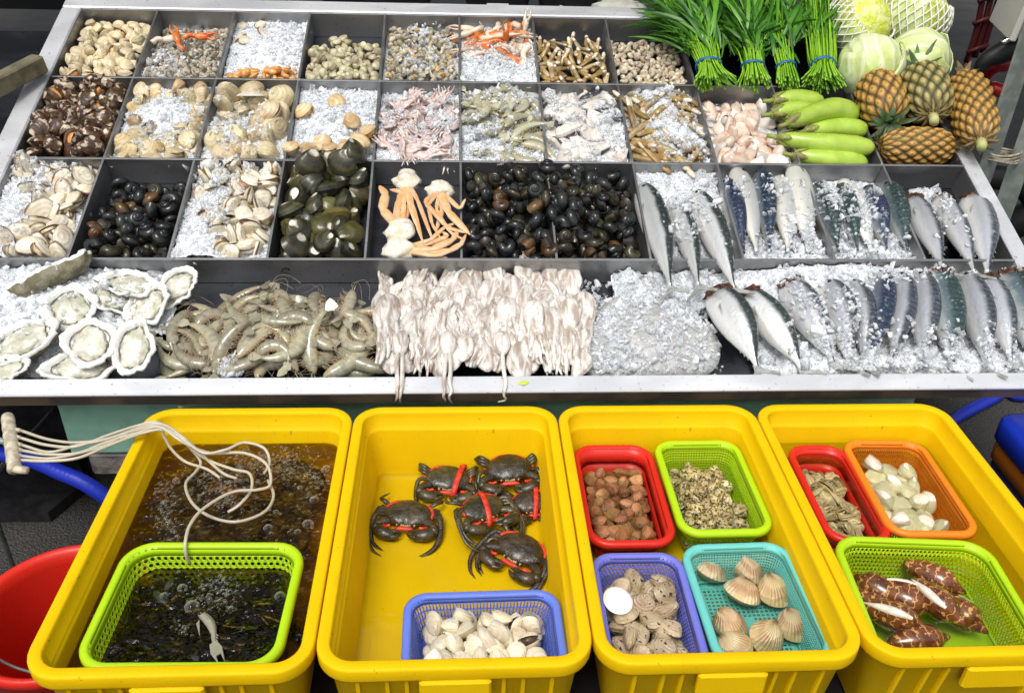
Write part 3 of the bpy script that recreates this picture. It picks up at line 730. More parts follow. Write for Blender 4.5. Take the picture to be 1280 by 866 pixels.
# ------------------------------------------------------------------ heaps: pieces dropped one by one onto a height map
class Heap:
    def __init__(s,Mf,u0,u1,v0,v1,base,cell=.004):
        s.M=Mf; s.u0,s.u1,s.v0,s.v1=u0,u1,v0,v1; s.c=cell
        s.nu=max(3,int((u1-u0)/cell)); s.nv=max(3,int((v1-v0)/cell))
        s.U=u0+(np.arange(s.nu)+.5)*cell; s.V=v0+(np.arange(s.nv)+.5)*cell
        s.H=np.array([[base(u,v) for v in s.V] for u in s.U])
    def h(s,u,v):
        i=min(max(int((u-s.u0)/s.c),0),s.nu-1); j=min(max(int((v-s.v0)/s.c),0),s.nv-1); return s.H[i,j]
    def foot(s,u,v,r):
        i0=max(0,int((u-r-s.u0)/s.c)); i1=min(s.nu,int((u+r-s.u0)/s.c)+1); j0=max(0,int((v-r-s.v0)/s.c)); j1=min(s.nv,int((v+r-s.v0)/s.c)+1)
        if i1<=i0 or j1<=j0: return None
        du=(s.U[i0:i1]-u)[:,None]/r; dv=(s.V[j0:j1]-v)[None,:]/r; rr=du*du+dv*dv
        return (slice(i0,i1),slice(j0,j1)),rr
    def drop(s,r,c,target=None,cand=10,edge=1.0,sink=.0,allow=None,uv=None,q=.8):
        """r: footprint radius, c: half height -> (u, v, z centre, slope)"""
        best=None
        for _ in range(1 if uv else cand):
            if uv: u,v=uv
            else: u=rng.uniform(s.u0+edge*r,s.u1-edge*r); v=rng.uniform(s.v0+edge*r,s.v1-edge*r)
            if allow and not allow(u,v): continue
            ft=s.foot(u,v,r*.9)
            if ft is None: continue
            sl,rr=ft; k=rr<1
            if not k.any(): continue
            z=np.quantile(s.H[sl][k]+c*np.sqrt(1-rr[k]),q)-sink
            sc=z-(target(u,v) if target else 0)
            if best is None or sc<best[0]: best=(sc,u,v,z,sl,rr,k)
        if best is None: return None
        sc,u,v,z,sl,rr,k=best
        if target and sc>.012 and not uv: return None
        hh=s.H[sl]; 
        uu=np.broadcast_to((s.U[sl[0]]-u)[:,None],hh.shape)[k]; vv=np.broadcast_to((s.V[sl[1]]-v)[None,:],hh.shape)[k]; zz=hh[k]-hh[k].mean()
        gu=(uu*zz).sum()/((uu*uu).sum()+1e-9); gv=(vv*zz).sum()/((vv*vv).sum()+1e-9)
        top=z+c*np.sqrt(np.clip(1-rr,0,1))*.85
        s.H[sl]=np.where(k,np.maximum(hh,top),hh)
        return u,v,z,max(-.8,min(.8,gu)),max(-.8,min(.8,gv))
    def fill(s,kinds,n,r,c,label,group,target=None,flat=.5,size=(.88,1.12),roll=None,**kw):
        """flat: 0 = any orientation, 1 = lying flat on the slope; kinds: list or fn"""
        out=[]
        for _ in range(n):
            d=s.drop(r,c,target,**kw)
            if d is None: continue
            u,v,z,gu,gv=d
            if flat>0:
                nrm=Vector((-gu*.7+rng.normal()*.35*(1.2-flat),-gv*.7+rng.normal()*.35*(1.2-flat),1)).normalized()
                Q=nrm.to_track_quat('Z','Y').to_matrix().to_4x4()@Matrix.Rotation(rng.uniform(0,2*PI),4,'Z')
                if roll is not None: Q=Q@rotm(rng.uniform(-roll,roll),rng.uniform(-roll,roll),0)
                elif rng.random()>flat: Q=Q@rotm(rng.uniform(-1.2,1.2),rng.uniform(-1.2,1.2),0)
                if rng.random()<.5: Q=Q@rotm(PI,0,0)
            else: Q=rndrot()
            k=kinds[int(rng.integers(len(kinds)))]
            out.append(k.put(s.M@T(u,v,z)@Q@Sc(rng.uniform(*size)),label,group))
        return out
def comp(i,row,i2=None):
    """(u0,u1,v0,v1) of a compartment; rows A (back) to D (front)"""
    r={'A':3,'B':2,'C':1,'D':0}[row]
    return ui(i)+.004,ui((i2 if i2 is not None else i)+1)-.004,ROWV[r]+.004,ROWV[r+1]-.004
def lin(v0,v1,h0,h1): return lambda u,v: h0+(h1-h0)*(v-v0)/(v1-v0)
def ice(name_label,Mf,u0,u1,v0,v1,hf,nchip=700,chip=(.003,.0075),cs=.80,cn=1.7,inside=None,seed=0,amp=.006,white=.5,skirt=.02,chipsel=None):
    """crushed ice: one lumpy mass with loose chips over it"""
    r2=np.random.default_rng(seed); mb=MB(); st=.0035
    nu=max(4,int((u1-u0)/st)); nv=max(4,int((v1-v0)/st)); us=np.linspace(u0,u1,nu); vs=np.linspace(v0,v1,nv)
    def hh(u,v): return hf(u,v)+amp*nz(u*38+seed,v*38,3)+amp*.8*abs(nz(u*75,v*75+seed,7))+amp*.35*nz(u*190,v*190+seed,2)
    idx=-np.ones((nu,nv),int); V=[]
    for a in range(nu):
        for b in range(nv):
            if inside is None or inside(us[a],vs[b]):
                idx[a,b]=len(V); V.append((us[a],vs[b],hh(us[a],vs[b])))
    f=[]
    for a in range(nu-1):
        for b in range(nv-1):
            q=(idx[a,b],idx[a+1,b],idx[a+1,b+1],idx[a,b+1])
            if min(q)>=0: f.append(q)
    if f: mb.add(V,f,0)
    base=np.array([(-1,-1,-1),(1,-1,-1),(1,1,-1),(-1,1,-1),(-1,-1,1),(1,-1,1),(1,1,1),(-1,1,1)],float)
    fc=[(3,2,1,0),(4,5,6,7),(0,1,5,4),(1,2,6,5),(2,3,7,6),(3,0,4,7)]
    k=0; tr=0; nchip=int(nchip*cn)
    while k<nchip and tr<nchip*6:
        tr+=1
        u=r2.uniform(u0,u1); v=r2.uniform(v0,v1)
        if inside is not None and not inside(u,v): continue
        if chipsel is not None and not chipsel(u,v): continue
        s=(chip[0]*.7+(chip[1]-chip[0]*.7)*r2.random()**1.8)*cs*(2. if r2.random()<.05 else 1)
        q=r2.normal(size=4); q/=np.linalg.norm(q); w,x,y,z=q
        Rm=np.array([[1-2*(y*y+z*z),2*(x*y-z*w),2*(x*z+y*w)],[2*(x*y+z*w),1-2*(x*x+z*z),2*(y*z-x*w)],[2*(x*z-y*w),2*(y*z+x*w),1-2*(x*x+y*y)]])
        B=base*np.array([1.25,r2.uniform(.6,1.1),r2.uniform(.25,.7)])*s*(1+.25*r2.normal(size=(8,3)))
        mb.add(B@Rm.T+np.array([u,v,hh(u,v)+s*r2.uniform(-.2,.6)]),fc,1 if r2.random()>white*.7 else 2,flat=r2.random()<.35); k+=1
    me=mb.mesh('crushed_ice',[M['ice'],M['chip'],M['chipw']])
    return tag(link('crushed_ice',me,None,Mf),name_label,'ice',kind='stuff'),hh

def sprinkle(label,objs,u0,u1,v0,v1,dens,n,chip=(.003,.0065),thick=.010,seed=0,floor=-.08,white=.35):
    """loose ice chips lying on the upper surfaces of the given things (found by dropping rays in the tray's frame)"""
    from mathutils.bvhtree import BVHTree
    r2=np.random.default_rng(seed); inv=MT.inverted(); V=[];Fc=[]
    bpy.context.view_layer.update()
    st=list(objs)
    while st:
        o=st.pop(); st+=list(o.children)
        if o.type!='MESH': continue
        A=np.array(inv@o.matrix_world); me=o.data; c=np.empty(len(me.vertices)*3); me.vertices.foreach_get('co',c); c=c.reshape(-1,3)@A[:3,:3].T+A[:3,3]
        k=len(V); V+=c.tolist(); Fc+=[[i+k for i in p.vertices] for p in me.polygons]
    bt=BVHTree.FromPolygons(V,Fc); mb=MB()
    base=np.array([(-1,-1,-1),(1,-1,-1),(1,1,-1),(-1,1,-1),(-1,-1,1),(1,-1,1),(1,1,1),(-1,1,1)],float)
    fc=[(3,2,1,0),(4,5,6,7),(0,1,5,4),(1,2,6,5),(2,3,7,6),(3,0,4,7)]; D=Vector((0,0,-1)); k=0
    for _ in range(n*12):
        if k>=n: break
        u=r2.uniform(u0,u1); v=r2.uniform(v0,v1); d=dens(u,v)
        if d<r2.random(): continue
        hit=bt.ray_cast(Vector((u,v,.3)),D)[0]; z=floor if hit is None else hit.z
        s=chip[0]*.7+(chip[1]-chip[0]*.7)*r2.random()**1.8; s*=(1.7 if r2.random()<.05 else 1); q=r2.normal(size=4); q/=np.linalg.norm(q); w,x,y,zz=q
        Rm=np.array([[1-2*(y*y+zz*zz),2*(x*y-zz*w),2*(x*zz+y*w)],[2*(x*y+zz*w),1-2*(x*x+zz*zz),2*(y*zz-x*w)],[2*(x*zz-y*w),2*(y*zz+x*w),1-2*(x*x+y*y)]])
        B=base*np.array([1.25,r2.uniform(.6,1.1),r2.uniform(.25,.7)])*s*(1+.25*r2.normal(size=(8,3)))
        mb.add(B@Rm.T+np.array([u,v,z+s*.35+thick*max(0,d-.35)*r2.random()]),fc,1 if r2.random()>white else 2,flat=r2.random()<.35); k+=1
    if not k: return
    return tag(link('ice_chips',mb.mesh('ice_chips',[M['ice'],M['chip'],M['chipw']]),None,MT),label,'ice',kind='stuff')
def things(u0,u1,v0,v1,names):
    """top-level things whose origin lies in a patch of the tray"""
    inv=MT.inverted(); out=[]
    for o in COL.objects:
        if o.parent is None and o.name.split('.')[0] in names:
            p=inv@o.matrix_world.translation
            if u0<=p.x<=u1 and v0<=p.y<=v1: out.append(o)
    return out
def hill(u,v,cu,cv,su,sv,h=1.): return h*math.exp(-((u-cu)/su)**2-((v-cv)/sv)**2)
# ------------------------------------------------------------------ shell materials
SH={}
SH['pale']=shellmat('pale_clam_shell',(.72,.63,.42),(.58,.48,.29),(.42,.32,.18),bands=26,bandamt=.3,scale=40,rim=((.30,.22,.12),.95))
SH['darkclam']=shellmat('dark_brown_clam_shell',(.030,.017,.010),(.10,.05,.025),(.16,.09,.05),bands=22,bandamt=.3,rough=.28,beak=((.55,.48,.38),.32,.7),spots=((.46,.38,.28),55.,.56))
SH['beige']=shellmat('beige_clam_shell',(.62,.52,.33),(.44,.35,.20),(.30,.22,.12),bands=34,bandamt=.35,scale=30)
SH['tan']=shellmat('tan_clam_shell',(.55,.38,.18),(.68,.55,.34),(.30,.16,.06),bands=20,bandamt=.5,scale=35)
SH['cockle']=shellmat('olive_cockle_shell',(.44,.40,.24),(.62,.57,.40),(.16,.12,.06),bands=14,bandamt=.45,scale=40,rim=((.10,.07,.03),.93))
SH['olive']=shellmat('black_olive_clam_shell',(.020,.021,.016),(.048,.046,.026),(.12,.105,.035),bands=16,bandamt=.5,rough=.22,beak=((.66,.63,.53),.34,.9),scale=25,hue=.02,rnd=.35)
SH['olive2']=shellmat('olive_green_clam_shell',(.115,.10,.028),(.055,.05,.018),(.03,.028,.014),bands=18,bandamt=.6,rough=.22,beak=((.68,.65,.54),.32,.9),scale=25,hue=.02,rnd=.3)
SH['white']=shellmat('white_clam_shell',(.76,.71,.58),(.60,.52,.37),(.30,.20,.10),bands=24,bandamt=.3,scale=30,rim=((.10,.05,.02),.88))
SH['blacksnail']=shellmat('glossy_black_snail_shell',(.010,.011,.012),(.020,.021,.020),(.045,.045,.035),bands=3,bandamt=.35,rough=.14,scale=30,rnd=.4,hue=.03,bump=.0005)
SH['blacksnail2']=shellmat('olive_black_snail_shell',(.030,.027,.014),(.016,.015,.010),(.12,.10,.045),bands=5,bandamt=.5,rough=.18,scale=30,rnd=.4,hue=.03,bump=.0006)
SH['brownsnail']=shellmat('brown_snail_shell',(.10,.05,.02),(.04,.024,.012),(.18,.12,.05),bands=4,bandamt=.5,rough=.2,scale=30,rnd=.3)
SH['greysnail']=shellmat('grey_cream_snail_shell',(.45,.40,.30),(.24,.20,.14),(.62,.57,.47),bands=9,bandamt=.5,rough=.45,scale=80,rnd=.3)
SH['whitesnail']=shellmat('cream_button_snail_shell',(.66,.58,.44),(.42,.34,.22),(.25,.19,.12),bands=6,bandamt=.4,rough=.35,scale=50,rnd=.2)
SH['razor']=shellmat('brown_razor_shell',(.26,.16,.05),(.42,.30,.12),(.10,.06,.02),bands=9,bandamt=.5,rough=.3,scale=40,rnd=.3)
SH['razor2']=shellmat('pale_razor_shell',(.55,.46,.28),(.34,.24,.10),(.16,.10,.04),bands=8,bandamt=.5,rough=.3,scale=40,rnd=.3)
oper=plain('horny_operculum',(.025,.022,.018),(.06,.05,.035),80.,rough=.3)
oper_pale=plain('pale_operculum',(.50,.42,.30),(.30,.22,.13),80.,rough=.35)
whitemeat=plain('white_meat',(.74,.66,.54),(.60,.48,.34),60.,rough=.25,coat=.4)
nac=M['nacre']; mc=M['meat_cream']; mo=M['meat_orange']
def clamset(nm,mat,a,b,c,opens=1,meat=mc,gaps=(.35,.7),nclosed=2,**k):
    ks=[one(nm[0],nm[1],clam_closed(nm[0],[mat],a,b,c*rng.uniform(.9,1.1),**k)) for _ in range(nclosed)]
    for q in range(opens): ks.append(one(nm[0],nm[1],clam_open(nm[0],[mat,nac,meat],a,b,c,rng.uniform(*gaps),**k)))
    return ks
def place(k,px,py,h,label,group=None,yaw=0.,rx=0.,ry=0.,s=1.):
    u,v=tp(px,py,h); return k.put(MT@T(u,v,h)@Matrix.Rotation(yaw,4,'Z')@rotm(rx,ry,0)@Sc(s),label,group)
# =========================== ROW A (back)
C=comp(-5,'A'); tg=lin(C[2],C[3],.004,-.034); hp=Heap(MT,*C,lambda u,v:tg(u,v)-.026)
ks=clamset(('pale_clam','clam'),SH['pale'],.0215,.0168,.0125,2,mo,(.25,.5),3)
hp.fill(ks,84,.0175,.0105,'small pale yellow clam heaped in the back left corner compartment','pale yellow clams',tg,flat=.2)
C=comp(-4,'A'); ti=lin(C[2],C[3],-.036,-.070)
ice('wet ice among the rough grey whelks below the crab claw',MT,*C,ti,120,(.003,.006),seed=1,white=.3)
wk=[one('rough_whelk','sea snail',snail('rough_whelk',[SH['greysnail'],oper_pale],.0135,2.4,1.9,s,.62)) for s in (1.2,.9)]
tg=lin(C[2],C[3],-.012,-.062); hp=Heap(MT,*C,lambda u,v:tg(u,v)-.014)
hp.fill(wk,150,.0115,.0095,'small rough grey whelk in the compartment with one orange crab claw','rough grey whelks',tg,flat=0)
C=comp(-3,'A'); tI=lambda u,v: -.040+.034*math.exp(-((u-(C[0]+C[1])/2-.01)**2+(v-(C[2]*.5+C[3]*.5))**2)/.009)+.006*(1-(v-C[2])/.35)
ice('white crushed ice with orange brown shellfish meat in the back row',MT,*C,tI,620,(.003,.007),seed=2)
hp=Heap(MT,*C,lambda u,v:tI(u,v)-.004)
ks=[one('shucked_clam','clam',ball(.016,.010,.007,9,14,None,0,None,lambda v:.35*nz(v[0]*2+q*9,v[1]*2,v[2]*2)).mesh('shucked_clam',[mo])) for q in range(3)]
hp.fill(ks,46,.013,.007,'orange brown shucked meat at the front edge of the back row ice','orange shucked meats',None,flat=.7,allow=lambda u,v: v<C[2]+.07)
hp.fill(clamset(('pale_clam','clam'),SH['white'],.022,.018,.010,0),5,.018,.009,'pale clam at the upper left edge of the ice with orange meat','pale clams on back row ice',None,flat=.9,allow=lambda u,v: u<C[0]+.10 and v>C[2]+.16)
C=comp(-2,'A'); tg=lambda u,v: lin(C[2],C[3],-.002,-.060)(u,v)+.012*math.sin((u-C[0])*22)
hp=Heap(MT,*C,lambda u,v:tg(u,v)-.028)
hp.fill(clamset(('olive_cockle','cockle'),SH['cockle'],.0155,.0138,.011,1,mc,(.1,.2),2,um=.8),100,.0140,.0105,'small olive beige cockle heaped in the fourth back compartment from the left','olive beige cockles',tg,flat=.2,allow=lambda u,v: v<C[3]-.07-.05*(u<C[0]+.07))
C=comp(-1,'A'); tI=lin(C[2],C[3],-.030,-.062)
ice('ice chips among the mixed grey snails of the back row',MT,*C,tI,160,(.003,.007),seed=3,white=.35)
tg=lin(C[2],C[3],-.004,-.045); hp=Heap(MT,*C,lambda u,v:tg(u,v)-.018)
ks=wk+[one('rough_whelk','sea snail',snail('rough_whelk',[SH['whitesnail'],oper],.0145,2.2,1.8,.8,.66)),one('rough_whelk','sea snail',snail('rough_whelk',[SH['cockle'],mo],.014,2.2,1.8,1.1,.64))]
hp.fill(ks,150,.0125,.0105,'small mixed grey and cream snail between the olive cockles and the orange crab claws','mixed small snails',tg,flat=0)
# crab claws
crabshell=NT('orange_crab_shell'); _co=crabshell.coords(); _x,_y,_z=crabshell.attr()
_k=crabshell.mix(crabshell.ramp(crabshell.math('ADD',_y,crabshell.math('MULTIPLY',crabshell.noise(_co,40.,3),.5)),.0,.9),(.76,.60,.46),(.66,.17,.03))
crabshell.col(crabshell.val(_k,.15)); crabshell.bump(crabshell.noise(_co,120.,3),.0008); crabshell=crabshell.set(.3)
crabred=plain('red_orange_crab_shell',(.62,.10,.02),(.70,.32,.10),50.,rough=.28,bump=(120,.001))
def claw_kind(s=1.,mat=crabshell):
    palm=loft([[(x,.011*s*k*math.cos(q),.008*s*k*math.sin(q)) for q in np.linspace(0,2*PI,10,endpoint=False)] for x,k in ((0,.5),(.006*s,.85),(.02*s,1.1),(.034*s,1.),(.042*s,.7))],mb=None,P=[(t,math.sin(q),0) for t in (0,.1,.4,.8,1) for q in np.linspace(0,2*PI,10,endpoint=False)]).mesh('palm',[mat])
    f1=tube(spline(np.array([(.036,.005,0),(.055,.010,0),(.072,.005,0)])*s,8),np.linspace(.0055,.0012,8)*s,8).mesh('finger',[mat])
    f2=tube(spline(np.array([(.036,-.005,0),(.052,-.011,0),(.069,-.004,0)])*s,8),np.linspace(.005,.001,8)*s,8).mesh('finger',[mat])
    arm=tube(spline(np.array([(.003,0,0),(-.012,.004,.002),(-.03,-.006,0)])*s,7),np.linspace(.006,.0085,7)*s,8).mesh('arm',[mat])
    return Kind('crab_claw','crab claw',[('palm',palm,None,None),('finger',f1,None,None),('finger',f2,None,None),('arm',arm,None,None)])
ck=claw_kind(1.05,crabred); ck2=claw_kind(1.,crabshell)
place(ck,243,46,-.004,'red orange crab claw lying on the heap of rough grey whelks',None,.05,.4,0)
place(claw_kind(1.0,crabshell),224,54,-.006,'white tipped crab claw raised at the back of the grey whelks',None,2.0,.2,-.3)
place(claw_kind(1.05,whitemeat),203,50,-.012,'white crab claw lying left of the orange one on the whelks',None,.3,.3,0)
C=comp(0,'A'); tI=lambda u,v: lin(C[2],C[3],-.012,-.045)(u,v)
ice('pinkish ice under the pile of orange white crab claws',MT,*C,tI,480,(.003,.007),seed=4)
hp=Heap(MT,*C,lambda u,v:tI(u,v)-.002)
hp.fill([ck2,claw_kind(1.25),claw_kind(.9,crabshell),claw_kind(1.1,whitemeat)],34,.022,.0085,'orange and white crab claw piled on ice in the middle of the back row','crab claws on ice',None,flat=.75,edge=.9,allow=lambda u,v: v>C[2]+.15 or u>C[0]+.13 or rng.random()<.25)
# razor clams, short
C=comp(1,'A'); tg=lin(C[2],C[3],-.016,-.050); hp=Heap(MT,*C,lambda u,v:tg(u,v)-.02)
rz=[one('razor_clam','razor clam',razor('razor_clam',[m,whitemeat],L,.0085,.006)) for m,L in ((SH['razor'],.062),(SH['razor'],.054),(SH['razor2'],.06))]
for _ in range(74):
    d=hp.drop(.016,.006,tg,cand=8,allow=lambda u,v: v<C[3]-.05)
    if d: rz[int(rng.integers(3))].put(MT@T(*d[:3])@Matrix.Rotation(rng.choice([1.57,-1.57,1.3,-.9,.5,2.])+rng.normal()*.25,4,'Z')@rotm(rng.uniform(-.5,.5),rng.uniform(-.7,.3),0),'short brown razor clam heaped right of the orange crab claws','short brown razor clams')
C=comp(2,'A'); tg=lambda u,v: lin(C[2],C[3],-.004,-.052)(u,v)
hp=Heap(MT,*C,lambda u,v:tg(u,v)-.022)
wsn=[one('button_snail','sea snail',snail('button_snail',[SH['whitesnail'],oper_pale],.0148,2.6,1.7,s,.6)) for s in (.7,.9)]
hp.fill(wsn,125,.0115,.010,'small round cream button snail heaped beside the leafy greens','cream button snails',tg,flat=0,allow=lambda u,v: v<C[3]-.055)
# =========================== ROW B
C=comp(-5,'B'); tg=lin(C[2],C[3],.010,-.020); hp=Heap(MT,C[0],C[1],C[2],C[3]+.02,lambda u,v:tg(u,v)-.038)
ks=clamset(('dark_brown_clam','clam'),SH['darkclam'],.030,.025,.0180,4,mo,(.3,.8),3)
hp.fill(ks,66,.0245,.0155,'dark brown clam with worn pale patch heaped below the pale yellow clams','dark brown clams',tg,flat=.2)
C=comp(-4,'B'); tI=lambda u,v: -.042+.042*math.exp(-((u-(C[0]+C[1])/2+.005)**2+(v-(C[2]*.4+C[3]*.6))**2)/.007)+.012*(C[3]-v)/.35
ice('crushed ice heaped over tan clams beside the dark brown clams',MT,*C,tI,620,(.003,.0075),seed=5)
hp=Heap(MT,*C,lambda u,v:tI(u,v)-.008)
ks=clamset(('tan_clam','clam'),SH['beige'],.032,.022,.013,2,mc,(.3,.6),2)+clamset(('tan_clam','clam'),SH['tan'],.027,.020,.012,1,mo,(.3,.6),1)
hp.fill(ks,44,.022,.011,'tan clam around the ice right of the dark brown clams','tan clams round the ice',None,flat=.25,allow=lambda u,v: v<C[2]+.14 or u<C[0]+.06 or u>C[1]-.07 or v>C[3]-.07)
C=comp(-3,'B'); tI=lin(C[2],C[3],-.026,-.06)
ice('wet ice between the big round beige clams',MT,*C,tI,520,(.003,.007),seed=6,white=.35)
hp=Heap(MT,*C,lambda u,v:tI(u,v)-.006)
ks=clamset(('round_clam','clam'),SH['beige'],.038,.034,.024,1,mc,(.15,.3),3,tri=.15)
hp.fill(ks,26,.030,.019,'big round beige clam bedded in ice in the second row','big round beige clams',None,flat=.12,allow=lambda u,v: not (abs(u-(C[0]+C[1])/2+.02)<.03 and abs(v-(C[2]+C[3])/2)<.05))
place(one('scallop_or_glare','shell',valve(.040,.038,.012,8,30,inner=0,tri=.1).mesh('scallop_or_glare',[nac])),313,120,.004,'thin white empty shell standing at the back among round beige clams',None,.3,-.6,.2)
C=comp(-2,'B'); tI=lambda u,v: -.036+.036*math.exp(-((u-(C[0]+C[1])/2-.02)**2+(v-(C[2]*.45+C[3]*.55))**2)/.010)
ice('tall heap of white crushed ice ringed by orange tan clams',MT,*C,tI,820,(.003,.0075),seed=7)
ks=[clam_parts('orange_tan_clam','clam',[SH['tan'],nac,mo],.030,.022,.014,.4),clam_parts('orange_tan_clam','clam',[SH['tan'],nac,mc],.028,.024,.015,.25)]
for n_,(x,y,yw,h) in enumerate([(380,140,.8,-.012),(421,128,2.6,-.006),(402,180,.5,.004),(440,152,1.8,.004),(450,178,2.9,.008),(432,186,.2,.006),(412,186,1.4,.0),(364,185,2.2,-.008),(460,165,1.2,.004),(388,186,3.,.0)]):
    place(ks[n_%2],x,y,h,'orange tan clam at the edge of the tall ice heap in the second row','orange tan clams round the tall ice',yw,rng.uniform(-.5,.5),rng.uniform(-.4,.4))
C=comp(-1,'B'); tI=lin(C[2],C[3],-.022,-.045)
ice('ice chips around the pink baby octopuses',MT,*C,tI,700,(.003,.007),seed=8,white=.4)
octpink=plain('pinkish_octopus_skin',(.66,.54,.49),(.44,.30,.29),90.,(.45,.7),rough=.22,coat=.5,rnd=.12,bump=(160,.001),sss=.1)
def shrink(mb,s): 
    mb.v=[v*s for v in mb.v]; return mb
bo=[one('baby_octopus','octopus',shrink(octopus_mb(.15,q,.022,.045,.060,.01),.72).mesh('baby_octopus',[octpink])) for q in range(4)]
hp=Heap(MT,*C,lambda u,v:tI(u,v)-.004)
hp.fill(bo,46,.024,.009,'small pink baby octopus in the ice of the second row','pink baby octopuses',None,flat=.7,edge=1.,allow=lambda u,v: v<C[3]-.06)
# prawns
pm=NT('raw_prawn_shell'); _co=pm.coords(); _x,_y,_z=pm.attr(); _n=pm.noise(_co,60.,3)
_w=pm.math('SINE',pm.math('MULTIPLY',_x,58.))
_k=pm.mix(pm.ramp(_n,.35,.7),(.40,.36,.24),(.25,.25,.18)); _k=pm.mix(pm.math('MULTIPLY',pm.ramp(_w,.3,1.),.35),_k,(.50,.46,.32)); _k=pm.mix(pm.ramp(_y,-.2,-.95),_k,(.50,.40,.24)); _k=pm.mix(pm.math('MULTIPLY',pm.ramp(pm.math('ADD',_x,pm.math('MULTIPLY',_n,.2)),.30,.04),.55),_k,(.36,.22,.12))
pm.col(pm.val(_k,.25,.012)); pm.bump(pm.noise(_co,200.,2),.0006); pm=pm.set(.16,trans=.22,coat=.6)
pleg=plain('prawn_legs',(.38,.33,.22),(.34,.22,.13),60.,rough=.3,rnd=.2)
peye=plain('black_eye',(.006,.006,.006),rough=.1)
peel=plain('peeled_prawn_flesh',(.42,.42,.30),(.46,.40,.24),40.,rough=.2,coat=.6,rnd=.25,trans=.1,bump=(120,.001))
C=comp(0,'B'); tI=lin(C[2],C[3],-.024,-.044)
ice('wet ice under the greenish peeled prawns',MT,*C,tI,760,(.003,.007),seed=9,white=.35)
hp=Heap(MT,*C,lambda u,v:tI(u,v)-.001)
pk=[one('peeled_prawn','prawn',prawn_mesh('p',None,.125,.0130,a_,True,False,True,q).mesh('peeled_prawn',[peel,peel,peye])) for q,a_ in enumerate((1.3,1.9,2.5))]
for _ in range(34):
    d=hp.drop(.026,.010,None,cand=8,edge=1.,allow=lambda u,v: not(u<C[0]+.11 and C[2]+.05<v<C[2]+.17))
    if d: pk[int(rng.integers(3))].put(MT@T(*d[:3])@Matrix.Rotation(rng.uniform(0,6.28),4,'Z')@rotm(rng.uniform(-.3,.3),rng.uniform(-.3,.3),0)@T(-.035,.02,0),'greenish peeled prawn on ice behind the big black snails','greenish peeled prawns')
# fish chunks
skin_d=NT('cut_fish_dark_skin'); _co=skin_d.coords(); _x,_y,_z=skin_d.attr(); _n=skin_d.noise(_co,45.,3)
_k=skin_d.mix(skin_d.ramp(skin_d.math('ADD',_x,skin_d.math('MULTIPLY',_n,.5)),.25,.55),(.66,.60,.54),(.045,.05,.055)); _k=skin_d.mix(skin_d.ramp(_n,.62,.75),_k,(.60,.38,.28))
skin_d.col(skin_d.val(_k,.12)); skin_d.bump(skin_d.noise(_co,160.,3),.001); skin_d=skin_d.set(.25,coat=.4)
flesh=plain('white_fish_flesh',(.74,.70,.64),(.64,.50,.42),40.,(.5,.75),rough=.25,coat=.4,rnd=.1,bump=(130,.0015))
pinkf=plain('pink_cream_fish_flesh',(.68,.55,.44),(.60,.30,.20),38.,(.48,.68),rough=.25,coat=.4,rnd=.15,bump=(120,.002))
C=comp(1,'B'); tI=lambda u,v: lin(C[2],C[3],-.026,-.05)(u,v)+.02*math.exp(-((u-C[1])**2+(v-C[2]-.16)**2)/.004)
ice('crushed ice under the cut fish pieces and over the divider',MT,*C,tI,760,(.003,.0075),seed=10)
hp=Heap(MT,*C,lambda u,v:tI(u,v)-.002)
chk=[one('fish_piece','cut fish',chunk_mesh('fish_piece',[m],lx,ly,lz,q)) for q,(m,lx,ly,lz) in enumerate([(skin_d,.036,.020,.013),(skin_d,.030,.024,.014),(flesh,.040,.018,.012),(flesh,.030,.022,.013),(skin_d,.042,.016,.013),(flesh,.034,.026,.012)])]
hp.fill(chk,44,.024,.011,'white cut fish piece with dark skin on ice behind the black snails','cut fish pieces on ice',None,flat=.75,edge=1.)
# bamboo clams
C=comp(2,'B'); tI=lambda u,v: -.048+.046*math.exp(-((u-(C[0]+C[1])/2-.02)**2+(v-(C[2]+.16))**2)/.006)+.04*math.exp(-((u-(C[0]+C[1])/2)**2+(v-(C[3]-.04))**2)/.004)
ice('ice heaped over the long bamboo clams',MT,*C,tI,760,(.003,.0075),seed=11)
hp=Heap(MT,*C,lambda u,v:tI(u,v)-.010)
bam=[one('bamboo_clam','razor clam',razor('bamboo_clam',[m,whitemeat],L,.0105,.0075)) for m,L in ((SH['razor'],.12),(SH['razor'],.10),(SH['razor2'],.11))]
for _ in range(60):
    d=hp.drop(.024,.008,None,cand=6,edge=1.1)
    if d: bam[int(rng.integers(3))].put(MT@T(*d[:3])@Matrix.Rotation(rng.choice([-.6,-.5,.8,-.9,1.8,2.4])+rng.normal()*.2,4,'Z')@rotm(rng.uniform(-.5,.5),math.atan(-d[3])*.6+rng.uniform(-.2,.2),0),'long brown bamboo clam under ice between cut fish and fish heads','long bamboo clams')
# fish heads
C=comp(3,'B'); tg=lin(C[2],C[3],-.004,-.045); hp=Heap(MT,*C,lambda u,v:tg(u,v)-.03)
hd=[one('fish_head_piece','cut fish',chunk_mesh('fish_head_piece',[m],lx,ly,lz,20+q)) for q,(m,lx,ly,lz) in enumerate([(pinkf,.034,.020,.010),(pinkf,.028,.024,.014),(pinkf,.038,.016,.009),(flesh,.032,.02,.009),(skin_d,.032,.018,.011)])]
fin=MB(); fin.add([(-.02,-.012,-.003),(.034,0,-.001),(-.024,.014,-.003),(-.02,-.012,.003),(.034,0,.001),(-.024,.014,.003)],[(0,2,1),(3,4,5),(0,1,4,3),(1,2,5,4),(2,0,3,5)],0); hd.append(one('fish_fin_piece','cut fish',fin.mesh('fish_fin_piece',[flesh])))
hp.fill(hd,46,.022,.010,'pink and cream piece of fish head left of the green eggplants','fish head pieces',tg,flat=.45,edge=.9)
